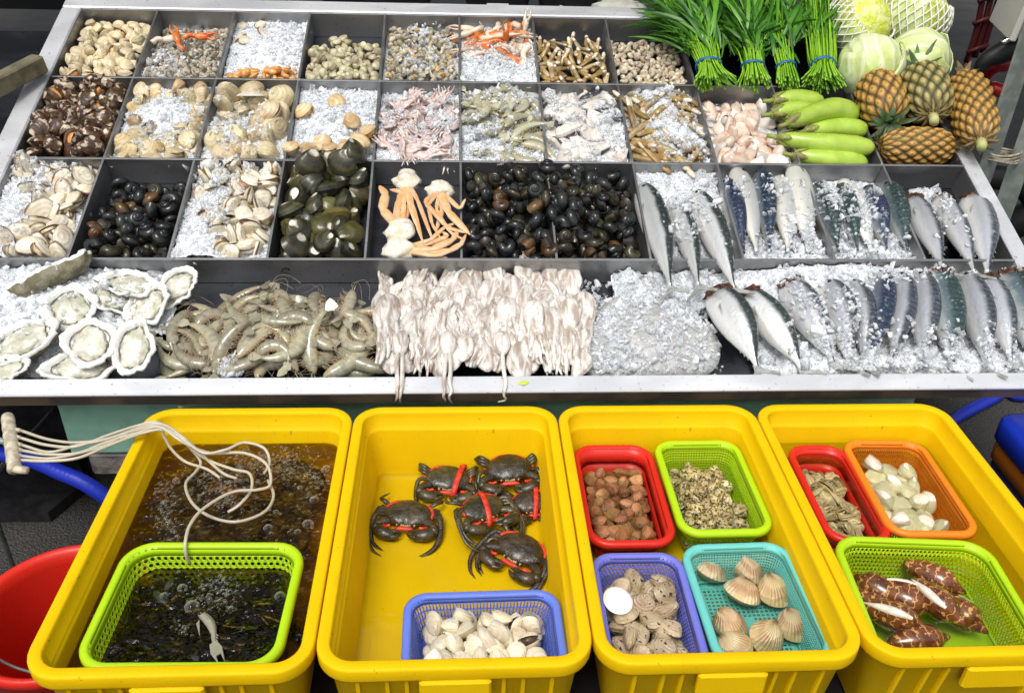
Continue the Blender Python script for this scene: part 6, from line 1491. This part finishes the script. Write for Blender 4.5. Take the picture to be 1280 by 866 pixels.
for _ in range(150):
    d=hp.drop(.015,.009,lambda u,v:-.070,cand=7,edge=1.2,allow=lambda u,v: not(u>.035 and abs(v+.01)<.04))
    if d: ek[int(rng.integers(5))].put(Mx@T(*d[:3])@Matrix.Rotation(rng.choice([1.3,1.7,-1.2,2.2,.9])+rng.normal()*.3,4,'Z'),'dark slippery fish in the lime basket of the murky crate','dark fish in the lime basket')
palef=fishmat('small_pale_fish',(.24,.22,.15),(.36,.34,.25),(.42,.39,.30),None,split=(.3,.8))
p=gp(258,786,RIMZ-.068); sf=fish_mesh('small_fish',[palef,palef,peye,gillm],.085,.0075,.0055,.010,tailspread=.005)
tag(link('small_fish',sf,None,Matrix.Translation(p)@Matrix.Rotation(-1.05,4,'Z')@rotm(1.3,0,PI)),'single small pale fish floating on the dark fish in the lime basket','fish')
bubm=NT('bubble_film'); 
for _l in list(bubm.t.links): pass
_tr=bubm.n('BsdfTransparent'); _gl=bubm.n('BsdfGlossy'); _gl.inputs['Roughness'].default_value=.04; _df=bubm.n('BsdfDiffuse'); _df.inputs[0].default_value=(.8,.78,.7,1)
_lw=bubm.n('LayerWeight'); _lw.inputs[0].default_value=.22; _m1=bubm.n('MixShader'); _m1.inputs[0].default_value=.5; bubm.l(_gl.outputs[0],_m1.inputs[1]); bubm.l(_df.outputs[0],_m1.inputs[2])
_m2=bubm.n('MixShader'); bubm.l(_lw.outputs['Facing'],_m2.inputs[0]); bubm.l(_tr.outputs[0],_m2.inputs[1]); bubm.l(_m1.outputs[0],_m2.inputs[2]); bubm.l(_m2.outputs[0],bubm.out.inputs[0]); bubm.N.remove(bubm.b); bubm=bubm.mat
mb=MB(); zb=RIMZ-.0695
def dome(x,y,r):
    th=[.05,.5,1.,1.35,1.57]; a=np.linspace(0,2*PI,10,endpoint=False)
    V=[(x+r*math.sin(t)*math.cos(q),y+r*math.sin(t)*math.sin(q),zb+r*.75*math.cos(t)) for t in th for q in a]; mb.add(V,gridf(5,10)+[tuple(range(10))],0)
def inw(x,y): return abs(x-CC[0].x)<.175 and abs(y-CC[0].y)<.295
clus=[(300,590,50,26),(265,600,50,24),(330,575,40,20),(360,580,30,26),(205,615,20,24),(208,650,20,26),(280,625,40,14),(270,735,34,26),(250,700,30,12),(398,600,22,24),(225,785,10,10),(285,760,10,9)]
for (x,y,sx,sy) in clus:
    for _ in range(int(sx*sy*.24)):
        q=gp(x+rng.normal()*sx*.5,y+rng.normal()*sy*.5,zb)
        if inw(q.x,q.y): dome(q.x,q.y,abs(rng.normal())*.0012+.0009)
for x,y,r in [(393,625,.010),(385,655,.011),(335,660,.009),(240,758,.013),(228,735,.009),(205,745,.008),(408,585,.008),(220,600,.007),(372,665,.007),(345,640,.006),(350,745,.010),(206,628,.006),(375,610,.006)]:
    q=gp(x,y,zb)
    if inw(q.x,q.y): dome(q.x,q.y,r)
for _ in range(160):
    q=Vector((CC[0].x+rng.uniform(-.17,.17),CC[0].y+rng.uniform(-.1,.28),zb)); dome(q.x,q.y,rng.uniform(.0012,.0035))
tag(link('water_bubbles',mb.mesh('water_bubbles',[bubm])),'foam and round bubbles floating on the murky water','bubbles',kind='stuff')
# air tubes
def pxpath(pts): return np.array([tuple(gp(x,y,RIMZ+z)) for x,y,z in pts])
at_lab=['cream air tube making the widest loop on the murky water','cream air tube looping close behind the widest loop','thin brownish air tube arching at the back of the murky crate','cream air tube running down into the lime basket of dark fish','cream air tube ending in the bubbling middle of the murky crate','short cream air tube ending at the left wall of the murky crate']
start=[(26,538),(25,547),(27,556),(28,563),(27,570),(25,575)]
mid=[[(60,549),(95,553),(135,548),(170,536),(196,531)],[(58,556),(95,558),(135,544),(172,532),(198,528)],[(62,565),(98,556),(130,550),(170,538),(200,533)],[(60,568),(98,566),(132,553),(172,541),(200,534)],[(62,573),(100,566),(135,555),(174,534),(202,530)],[(60,576),(98,572),(135,557),(172,543),(200,537)]]
ends=[[(222,545,.0),(250,575,-.05),(244,590,-.056),(232,605,-.05),(240,628,-.05),(262,645,-.052),(295,652,-.052),(330,640,-.054),(342,620,-.056),(335,600,-.05)],
[(226,548,.0),(255,572,-.04),(290,586,-.052),(312,592,-.05),(314,612,-.052),(300,630,-.056),(285,640,-.064)],
[(230,550,.0),(255,566,-.02),(282,562,-.015),(305,553,-.012),(330,560,-.02),(337,578,-.04),(330,592,-.062)],
[(228,552,.0),(262,566,-.03),(305,566,-.02),(333,580,-.03),(338,605,-.042),(322,612,-.04),(290,615,-.03),(255,635,-.02),(238,655,-.016),(232,675,-.014),(232,690,-.03),(236,704,-.06)],
[(232,549,.0),(262,577,-.045),(280,592,-.058),(296,598,-.066)],
[(205,545,.0),(215,562,-.03),(232,577,-.052),(258,586,-.058),(275,597,-.066)]]
for l,s_,m_,e_ in zip(at_lab,start,mid,ends):
    pts=[(s_[0],s_[1],.02)]+[(x,y,.018+.006*rng.normal()*0) for x,y in m_]+e_
    tag(link('air_tube',tube(spline(pxpath(pts),90),.0031,8).mesh('air_tube',[M['airtube']])),l,'air tube','air tubes of the murky crate')
a=gp(10,524,RIMZ+.02); b=gp(18,584,RIMZ+.02); mo_=link('air_manifold',None,None,Matrix.Translation(a)); tag(mo_,'ivory plastic air manifold with a row of nozzles at the left edge','air manifold')
dv=b-a; ln=[tuple(dv*t) for t in np.linspace(-.05,1.03,14)]; link('pipe',tube(ln,[.012+.0012*(q%2) for q in range(14)],14).mesh('pipe',[M['ivory']]),mo_)
for (x,y) in start:
    q=gp(x,y,RIMZ+.02)-a; q0=dv*((y-524)/60.); link('nozzle',tube([tuple(q0),tuple(q0*.4+q*.6),tuple(q)],[.0055,.0055,.0042],9).mesh('nozzle',[M['ivory']]),mo_)
link('end_cap',tube([tuple(dv*1.02),tuple(dv*1.02+Vector((.012,-.004,0))),tuple(dv*1.02+Vector((.026,-.006,0)))],[.008,.008,.007],10).mesh('end_cap',[M['ivory']]),mo_)
# manifold hangs on a thin steel stand
mb=MB(); tube([tuple(a+dv*.5-Vector((.011,0,0))),(a.x-.08,a.y,RIMZ),(a.x-.16,a.y+.1,RIMZ-.08),(a.x-.18,a.y+.12,0)],.006,8,mb); link('stand',mb.mesh('stand',M['galv']),mo_).matrix_parent_inverse=mo_.matrix_world.inverted() if False else Matrix.Translation(-a)
# =========================== mud crabs
crm=NT('dark_mud_crab_shell'); _co=crm.coords(); _n=crm.noise(_co,34.,4); crm.col(crm.val(crm.mix(crm.ramp(_n,.38,.66),(.020,.017,.008),(.060,.046,.021)),.3,.03)); crm.bump(crm.noise(_co,220.,3),.0016); crm=crm.set(.26,coat=.35)
crl=plain('pale_crab_underside',(.46,.33,.16),(.28,.17,.07),50.,rough=.35)
tie=plain('red_tie_ribbon',(.56,.020,.014),(.66,.06,.03),60.,rough=.42,bump=(180,.001))
def crab_mb(seed,mirror=1,legs='front'):
    r2=np.random.default_rng(seed); mb=MB(); nr,na=15,60; V=[]
    for i in range(nr):
        t=.02+(PI-.04)*i/(nr-1)
        for j in range(na):
            ph=2*PI*j/na; x=math.cos(ph); y=math.sin(ph)
            k=1-.16*abs(x)**3*(1 if y>0 else .3); w=math.sin(t)**.75
            tooth=1+(.085*abs(((ph*20/PI)%2)-1)**1.5*(w-.7)/.3 if y<-.02 and w>.7 else 0)
            X=.062*x*w*tooth; Y=(.044*y*k*(1.0 if y>0 else .88))*w*tooth; Z=.0165*math.cos(t)*(1 if math.cos(t)>0 else .75)
            V.append((X,Y,Z+(.0022*nz(X*60+seed,Y*60)-.0022*math.exp(-((abs(X)-.020-.25*(Y+.01))/.004)**2)-.0016*math.exp(-((Y-.004-.9*abs(X))/.004)**2))*(w>.2)*(Z>0)))
    f=[q[::-1] for q in gridf(nr,na)]; top=[q for q in f if q[0]<na*8]; bot=[q for q in f if q[0]>=na*8]
    mb.add(V,top+[tuple(range(na))],0); mb.add(V,bot+[tuple((nr-1)*na+j for j in range(na))[::-1]],1)
    # pale notched front edge
    for q in range(9):
        x=-.022+.0055*q; ball(.0036,.0055,.0032,5,8,mb,1,T(x,-.0385+.25*x*x*10,.001))
    for s in (1,-1):
        ball(.0035,.0035,.0035,7,9,mb,2,T(s*.017,-.041,.004)); tube([(s*.012,-.036,.002),(s*.017,-.041,.004)],.0022,6,mb,0)
        # claw arm, folded in front of the body
        o=r2.uniform(-.004,.004)
        tube(spline(np.array([(s*.040,-.020,-.004),(s*.062,-.030,-.002),(s*.076,-.044,.0)]),8),[.009,.0105,.012,.0125,.0125,.0125,.012,.011],10,mb,0)
        ball(.0145,.0135,.0125,9,12,mb,0,T(s*.074,-.050,.001))
        tube(spline(np.array([(s*.074,-.052,.001),(s*.058,-.064,.002),(s*.036,-.068+o,.001),(s*.026,-.067+o,.0)]),10),[.011,.0145,.0165,.0175,.0172,.0160,.0145,.013,.0115,.0095],12,mb,0,flat=.85)
        tube(spline(np.array([(s*.036,-.061+o,.002),(s*.020,-.057+o,.001),(s*.008,-.059+o,.0)]),7),[.0085,.0082,.0074,.0062,.0048,.0032,.0012],9,mb,0)
        tube(spline(np.array([(s*.034,-.075+o,.000),(s*.018,-.072+o,.0),(s*.007,-.064+o,.0)]),7),[.008,.0078,.007,.006,.0046,.003,.001],9,mb,0)
        for k in range(4):
            y0=-.004+.010*k; out=.064+.010*r2.random(); fl=r2.uniform(-1,1)
            if legs=='front' and k<3 or k==0:
                c=[(s*.048,y0,-.006),(s*(out+.010),y0-.01,.006),(s*(out+.016+.003*k),-.050-.012*k+.008*fl,-.006),(s*(out+.004),-.088-.012*k+.01*fl,-.012),(s*(out-.022),-.108-.010*k+.012*fl,-.013)]
            else: c=[(s*.046,y0,-.007),(s*.068,y0+.010,.004),(s*(.080+.006*fl),y0+.022,-.002),(s*(.074+.008*fl),y0+.040,-.011),(s*(.062+.01*fl),y0+.052,-.013)]
            tube(spline(np.array(c),14),np.interp(np.linspace(0,1,14),[0,.25,.45,.5,.72,.78,1],[.0055,.0068,.0052,.0058,.0045,.0042,.0008]),8,mb,0,flat=.7)
    return mb
def ribbon(path,w,mb,th=.0016,side=None):
    p,t,X,Y=frames(path)
    if side is not None: X=np.array([np.array(side,float)]*len(p)); Y=np.cross(t,X); Y/=np.linalg.norm(Y,axis=1)[:,None]
    loft([[q-x*w-y*th,q+x*w-y*th,q+x*w+y*th,q-x*w+y*th] for q,x,y in zip(p,X,Y)],True,True,mb)
def crab(label,px,py,yaw,z,seed,strap=None,legs='front',tilt=(0,0),s=1.):
    p=gp(px,py,RIMZ+z); Mx=Matrix.Translation(p)@Matrix.Rotation(yaw,4,'Z')@rotm(tilt[0],tilt[1],0)@Sc(s*.81)
    o=link('mud_crab',None,None,Mx); tag(o,label,'crab','tied mud crabs')
    link('body',crab_mb(seed,1,legs).mesh('body',[crm,crl,peye]),o)
    mb=MB(); a=np.linspace(-.25,PI+.25,30)
    tube([(.0645*math.cos(q),.044*math.sin(q)-.002,-.001+.004*math.sin(q*3+seed)) for q in a],.0046,8,mb,0,flat=.7)
    tube(spline(np.array([(-.056,-.046,.004),(-.046,-.052,.010),(-.036,-.050,.012)]),7),.0040,8,mb); tube(spline(np.array([(.056,-.046,.004),(.047,-.052,.009),(.037,-.052,.010)]),7),.0042,8,mb)
    for s_ in (): tube(spline(np.array([(s_*.064,-.013,.004),(s_*.046,-.030,.010),(s_*.030,-.050,.012),(s_*.022,-.070,.010),(s_*.016,-.085,.0)]),12),.0042,8,mb,0,flat=.6)
    tube([(-.024,-.053,-.002),(-.016,-.050,.001),(.016,-.050,.001),(.024,-.053,-.002)],.0052,8,mb,0)
    link('red_tie',mb.mesh('red_tie',[tie]),o)
    if strap is not None:
        mb=MB(); b=np.linspace(0,2*PI,33); 
        ribbon([(strap+.012*math.cos(q),.056*math.cos(q)-.006,.0245*math.sin(q)) for q in b],.0075,mb,.0014,side=(1,.0,0)); link('strap',mb.mesh('strap',[tie]),o)
zf=-CD+.021
crab('mud crab alone at the left of its crate with legs spread toward the front',510,642,-.12,zf+.002,1,None,'front',(.12,0),.98)
crab('mud crab with broad red strap over its back at the rear left',560,598,-.05,zf+.004,2,.030,'back',(.18,.05),.95)
crab('mud crab at the rear right of the group, broad bare dark back',636,585,.03,zf+.022,3,None,'back',(.25,-.05),1.0)
crab('greenish mud crab in the middle of the group with thin red strap',604,634,.48,zf+.020,4,.0,'front',(.2,.1),.92)
crab('half hidden mud crab crossed by red straps against the right wall',664,627,.15,zf+.004,5,.012,'back',(.3,0),.80)
crab('mud crab turned to the right wall at the front of the group',651,686,-.62,zf+.003,6,None,'front',(.15,.05),1.0)
# =========================== red bucket, hoses, cooler, left side
p=gp(74,758,.42); bk=link('red_bucket',None,None,Matrix.Translation((p.x,p.y,0))); tag(bk,'red plastic bucket standing on the ground left of the crates','bucket')
def circ(r,z,n=48): return [(r*math.cos(q),r*math.sin(q),z) for q in np.linspace(0,2*PI,n,endpoint=False)]
Rb=.145
link('bucket_body',loft([circ(.02,.006),circ(Rb*.74,.006),circ(Rb*.76,.02),circ(Rb*.955,.39),circ(Rb*.965,.41),circ(Rb,.415),circ(Rb+.006,.42),circ(Rb+.012,.417),circ(Rb+.012,.40),circ(Rb+.009,.398),circ(Rb*.985,.395),circ(Rb*.80,.01),circ(Rb*.78,0),circ(.02,0)],True,True).mesh('bucket_body',[M['red']]),bk)
mb=MB(); tube([(math.cos(q)*(Rb+.016),math.sin(q)*(Rb+.016)*.25-.09*0-(Rb+.0)*abs(math.sin(q))*.0,.385-.10*abs(math.sin(q))) for q in np.linspace(PI,2*PI,20)],.003,6,mb); link('handle',mb.mesh('handle',M['galv']),bk)
def hose(label,pts,r):
    P_=spline(np.array([tuple(gp(x,y,z)) for x,y,z in pts]),60); mb=MB(); 
    rr=r*(1+.05*np.sin(np.arange(60)*2.6)); tube(P_,rr,14,mb); tag(link('water_hose',mb.mesh('water_hose',[M['hose']])),label,'hose')
hose('thick blue water hose running behind the first crate at the left',[(-40,560,.30),(35,574,.30),(75,590,.29),(110,606,.27),(160,640,.20)],.018)
hose('thick blue hose on the asphalt between the fourth crate and the table',[(1165,545,.035),(1192,524,.020),(1215,511,.020),(1246,495,.02),(1262,480,.02)],.019)
hose('short end of blue hose near the right edge beyond the cooler',[(1262,490,.02),(1270,495,.02),(1290,494,.02),(1330,488,.02)],.017)
# black panel and bar at the left
def slab(name,pts,z,th,mat,label,cat):
    q=[tuple(gp(x,y,z)) for x,y in pts]; n=len(q); V=q+[(x,y,zz-th) for x,y,zz in q]; mb=MB(); mb.add(V,[tuple(range(n)),tuple(range(n,2*n))[::-1]]+[(i,i+n,(i+1)%n+n,(i+1)%n) for i in range(n)],flat=True)
    return tag(link(name,mb.mesh(name,mat,False)),label,cat)
rub=plain('black_rubber',(.013,.013,.014),(.024,.024,.026),30.,rough=.35,bump=(150,.001))
slab('rubber_mat',[(-220,500),(66,500),(108,600),(60,640),(-260,640)],.035,.034,rub,'thick black rubber mat on the ground under the left of the table','mat')
a=gp(68,512,.10); b=gp(-40,630,.10); mb=MB(); tube([tuple(a),tuple(a*.5+b*.5),tuple(b)],.008,8,mb); tag(link('steel_bar',mb.mesh('steel_bar',M['steel_dull'])),'thin dull steel bar lying across the black mat at the left','bar')
# cooler
p=gp(1243,514,.44); cx0,cy1=p.x,p.y; cl=link('cooler_box',None,None,Matrix.Translation((cx0+.20,cy1-.26,0))); tag(cl,'blue lidded cooler box with an orange band, cut by the right edge','cooler box')
def rb(hx,hy,z0,z1,r,e,name,mat):
    rings=[rl(hx,hy,r,-e,z0,5),rl(hx,hy,r,0,z0+e,5),rl(hx,hy,r,0,z1-e,5),rl(hx,hy,r,-e*.4,z1-e*.3,5),rl(hx,hy,r,-e,z1,5)]
    link(name,loft(rings,True,True).mesh(name,[mat]),cl)
rb(.20,.26,.372,.44,.045,.012,'lid',M['cooler_blue']); rb(.193,.253,.325,.3715,.04,.004,'band',M['cooler_orange']); rb(.188,.248,0,.3245,.04,.006,'tub',M['cooler_navy'])
# =========================== post at the right of the tray
u,v=tp(1236,214,0.); p=MT@Vector((u+.10,v+.08,0)); po=link('steel_post',None,None,Matrix.Translation((p.x,p.y,0))); tag(po,'grey green angle iron post beside the right rim of the tray','post')
mb=MB(); bbox(-.07,.0,.035,.042,0,2.3,.001,mb,0,rotm(0,0,.35)); link('flange',mb.mesh('flange',M['galv'],False),po)
mb=MB(); bbox(.0015,.055,.032,.039,0,2.3,.001,mb,0,rotm(0,0,-.55)); link('flange',mb.mesh('flange',M['galv'],False),po)
mb=MB(); 
for k in range(4):
    z=p.z-.03+.007*k; tube([(.050*math.cos(q)-.005,.035*math.sin(q)+.032,z+.004*math.sin(q*2+k)) for q in np.linspace(0,2*PI,16)],.0036,6,mb)
tw=link('twine',mb.mesh('twine',[plain('old_twine',(.42,.37,.28),(.22,.19,.14),80.,rough=.8)]),po)
# =========================== dim things behind
wood=plain('weathered_wood',(.17,.15,.09),(.10,.09,.055),20.,rough=.7,bump=(60,.003))
dgrey=plain('dark_grey_paint',(.030,.034,.034),(.045,.05,.05),10.,rough=.6)
def onplane(px,py,Y): return onY(px,py,Y)
a=onY(-60,122,2.35); b=onY(47,68,2.6); d_=(b-a); Mb=d_.to_track_quat('X','Z').to_matrix().to_4x4(); Mb.translation=a
bm=link('wooden_beam',None,None,Mb); tag(bm,'weathered wooden beam pointing at the left rim of the tray','beam')
mb=MB(); bbox(0,d_.length,-.022,.022,-.05,.0,.005,mb); link('beam_bar',mb.mesh('beam_bar',[wood],False),bm)
mb=MB(); bbox(-.01,.05,-.02,.02,-a.z+.0,-.051,.004,mb,0); 
lg=link('prop',mb.mesh('prop',[wood],False),bm)
tb=link('dark_bench',None,None,T(-1.75,3.05,0)); tag(tb,'dark grey bench in the shade behind the left of the tray','bench')
mb=MB(); bbox(-1.1,.62,-.28,.28,.66,.71,.006,mb); link('bench_top',mb.mesh('bench_top',[dgrey],False),tb)
for x in (-.9,.5):
    for y in (-.22,.22):
        mb=MB(); bbox(x-.03,x+.03,y-.03,y+.03,0,.6595,.003,mb); link('leg',mb.mesh('leg',[dgrey],False),tb)
p=onY(-75,165,2.6); gb=link('grey_bin',None,None,T(p.x-.1,p.y+.05,0)); tag(gb,'blue grey plastic bin on the ground at the left of the tray','bin')
bgm=plastic('blue_grey_plastic',(.055,.065,.072),.5); hz=p.z
link('bin_body',loft([circ(.03,.01,32),circ(.24,.01,32),circ(.29,hz-.02,32),circ(.295,hz,32),circ(.31,hz,32),circ(.312,hz-.03,32),circ(.30,hz-.035,32),circ(.25,0,32),circ(.03,0,32)],True,True).mesh('bin_body',[bgm]),gb)
# counter with black trays behind the back rim
ctb=link('back_counter',None,None,T(.1,3.5,0)); tag(ctb,'dark counter in the shade behind the back rim of the tray','counter')
mb=MB(); bbox(-1.5,1.25,-.25,.6,.90,.95,.006,mb); link('counter_top',mb.mesh('counter_top',[dgrey],False),ctb)
mb=MB(); bbox(-1.45,1.2,-.2,.55,0,.8995,.006,mb); link('counter_body',mb.mesh('counter_body',[M['black']],False),ctb)
whitecard=plain('white_card',(.72,.72,.70),rough=.6)
for x,l in ((50,'black tray behind the back rim, leftmost in view'),(258,'black tray with white card holder behind the third compartment of the back row'),(470,'black tray with white card holder behind the mixed grey snails'),(622,'black tray with white card holder behind the orange crab claws'),(712,'black tray with tilted white stick behind the short razor clams')):
    p=onY(x,-6,3.42); z=.951
    o=link('black_tray',None,None,T(p.x,3.52,z)); tag(o,l,'tray','black trays on the dark counter'); h_=max(.06,p.z-z)
    mb=MB(); hx,hy=.17 if x>600 else .2,.12
    if x==712: hx=.11
    if x==622: hx=.12
    mb=MB(); loft([rl(hx,hy,.03,-.03,.006,4),rl(hx,hy,.03,-.012,h_-.004,4),rl(hx,hy,.03,-.006,h_,4),rl(hx,hy,.03,0,h_,4),rl(hx,hy,.03,0,h_-.012,4),rl(hx,hy,.03,-.02,0,4)],True,True,mb); link('tray_body',mb.mesh('tray_body',[M['black']],False),o)
    mb=MB(); ball(hx*.8,hy*.8,.03,9,14,mb,0,T(0,0,h_-.02),lambda q:.2*nz(q[0]*4+x,q[1]*4,0)); link('produce',mb.mesh('produce',[plain('dark_produce',(.035,.020,.012),(.10,.03,.02),30.,rough=.6)]),o)
    if x>100:
        mb=MB()
        if x<700:
            for z0,z1,x0,x1 in ((.0,.005,-.04,.04),(.045,.05,-.04,.04)): bbox(x0,x1,-hy-.012,-hy-.004,h_-.075+z0,h_-.075+z1,.001,mb)
            for x0 in (-.04,.035): bbox(x0,x0+.005,-hy-.011,-hy-.005,h_-.0695,h_-.0305,.001,mb)
        else: bbox(-.05,.05,-hy-.014,-hy-.004,h_-.05,h_-.042,.001,mb,0,rotm(0,.25,0))
        link('card_holder',mb.mesh('card_holder',[whitecard],False),o)
p=onY(776,2,3.3); o=link('cloth_bundle',ball(.10,.07,.05,16,24,None,0,None,lambda q:.25*nz(q[0]*2,q[1]*2+3,q[2]*2)+.08*nz(q[0]*6,q[1]*6,q[2]*6)).mesh('cloth_bundle',[plain('off_white_cloth',(.52,.52,.44),(.40,.40,.33),20.,rough=.8)]),None,T(p.x,3.34,.951+.045)); tag(o,'off white cloth bundle behind the back rim beside the leafy greens','cloth')
# motorbike, red rack and white box behind the pineapples
def P3(x,y,Y): return np.array(tuple(onY(x,y,Y)))
mk=link('parked_motorbike',None,None,Matrix.Identity(4)); tag(mk,'red and black motorbike parked behind the pineapples, partly hidden by the post','motorbike')
redp=plain('dark_red_paint',(.30,.008,.010),rough=.25,coat=.6); chrome=plain('chrome',(.75,.75,.75),rough=.12,metal=1.)
Yb=2.75
pa=[P3(1232,100,Yb),P3(1240,82,Yb),P3(1262,72,Yb),P3(1290,66,Yb),P3(1330,60,Yb)]
mb=MB(); tube(spline(np.array(pa),16),np.interp(np.linspace(0,1,16),[0,.3,1],[.012,.055,.09]),14,mb,0,flat=.6); link('fairing',mb.mesh('fairing',[redp]),mk)
mb=MB(); tube(spline(np.array([P3(1222,92,Yb-.08),P3(1232,76,Yb-.08),P3(1252,66,Yb-.08),P3(1285,48,Yb-.08),P3(1330,40,Yb-.08)]),20),np.linspace(.016,.05,20),12,mb); link('seat',mb.mesh('seat',[M['black']]),mk)
mb=MB(); tube(spline(np.array([P3(1252,54,Yb-.12),P3(1266,47,Yb-.12),P3(1280,40,Yb-.12),P3(1320,34,Yb-.12)]),16),.008,8,mb); link('grab_rail',mb.mesh('grab_rail',[chrome]),mk)
mb=MB(); tube(spline(np.array([P3(1236,108,Yb),P3(1252,114,Yb),P3(1262,118,Yb)]),8),[.012,.02,.022,.022,.02,.018,.014,.006],10,mb); link('tail_light',mb.mesh('tail_light',[plain('red_lens',(.55,.02,.02),rough=.1,coat=.5)]),mk)
wc=P3(1262,150,Yb+.1)
for dx in (.0,1.15):
    mb=MB(); tube([(wc[0]+dx+.27*math.cos(q),Yb+.1,.30+.27*math.sin(q)) for q in np.linspace(0,2*PI,33)],.045,10,mb,caps=False); link('wheel',mb.mesh('wheel',[M['black']]),mk)
mb=MB(); tube([(wc[0]+.0,Yb+.1,.30),(wc[0]+.4,Yb+.1,.55),(wc[0]+.9,Yb+.1,.6),(wc[0]+1.15,Yb+.1,.3)],.06,10,mb); link('frame',mb.mesh('frame',[M['black']]),mk)
q0=P3(1268,50,2.62); wbx=link('white_box',None,None,Matrix.Translation(tuple(q0))@rotm(0,.10,-.30)); tag(wbx,'pale box panel standing on the motorbike behind the post','box')
mb=MB(); bbox(0,.26,-.0,.26,.0,.30,.006,mb); link('box_body',mb.mesh('box_body',[plain('pale_box_board',(.30,.27,.23),(.24,.21,.18),12.,rough=.7)],False),wbx)
mb=MB(); bbox(-.018,.0,-.02,.28,-.004,.36,.004,mb); link('box_lid',mb.mesh('box_lid',[plain('white_box_edge',(.62,.60,.56),rough=.6)],False),wbx)
rackp=plain('dim_red_paint',(.075,.006,.007),rough=.5)
rk=link('red_rack',None,None,Matrix.Identity(4)); tag(rk,'dark red wire rack in the shade between the cabbages and the pale box','rack')
for k in range(3):
    mb=MB(); tube(spline(np.array([P3(1208+k*10,78-k*6,3.0),P3(1220+k*9,40-k*4,3.0),P3(1228+k*10,0,3.0),P3(1232+k*12,-30,3.0)]),14),.010,8,mb); link('wire',mb.mesh('wire',[rackp]),rk)
for y in (66,30,2):
    mb=MB(); tube([P3(1206+(78-y)*.22,y,2.99),P3(1232+(78-y)*.25,y-10,2.99)],.008,8,mb); link('wire',mb.mesh('wire',[rackp]),rk)
for x in (1208,1230):
    a=P3(x,80,3.0); mb=MB(); tube([(a[0],3.0,a[2]+.03),(a[0],3.0,0)],.010,8,mb); link('leg',mb.mesh('leg',[rackp]),rk)

# =========================== unseen canopy, added to darken the background
cn=link('added_shade_canopy',None,None,T(0,0,0)); tag(cn,'unseen dark green tarp canopy on poles, added to shade the background','canopy')
mb=MB(); V=[]
for i in range(13):
    for j in range(9): V.append((-4.5+9*i/12,2.9+5.5*j/8,2.45+.09*j/8*5+.05*math.sin(i*1.9)*math.sin(j*.8)))
f=gridf(13,9,False); mb.add(V+[(x,y,z-.004) for x,y,z in V],f+[tuple(q+117 for q in g_[::-1]) for g_ in f]); link('added_shade_tarpaulin',mb.mesh('added_shade_tarpaulin',[plain('added_dark_green_tarpaulin',(.03,.05,.04),rough=.6)]),cn)
for x in (-4.4,4.4):
    for y in (2.95,8.3):
        mb=MB(); tube([(x,y,0),(x,y,2.42)],.03,10,mb); link('pole',mb.mesh('pole',[M['galv']]),cn)  # poles of the added, unseen shade canopy

u,v=tp(654,475,.0); ls=MB(); ls.add([(-.011,-.003,.001),(.004,-.006,.002),(.013,.001,.001),(.005,.006,.003),(-.009,.004,.001),(0,0,.004)],[(0,1,5),(1,2,5),(2,3,5),(3,4,5),(4,0,5)]); 
tag(link('leaf_scrap',ls.mesh('leaf_scrap',[plain('yellow_green_scrap',(.48,.60,.04),rough=.5)],False),None,MT@T(u,.022,.0002)),'tiny yellow green leaf scrap lying on the front steel lip','leaf scrap')
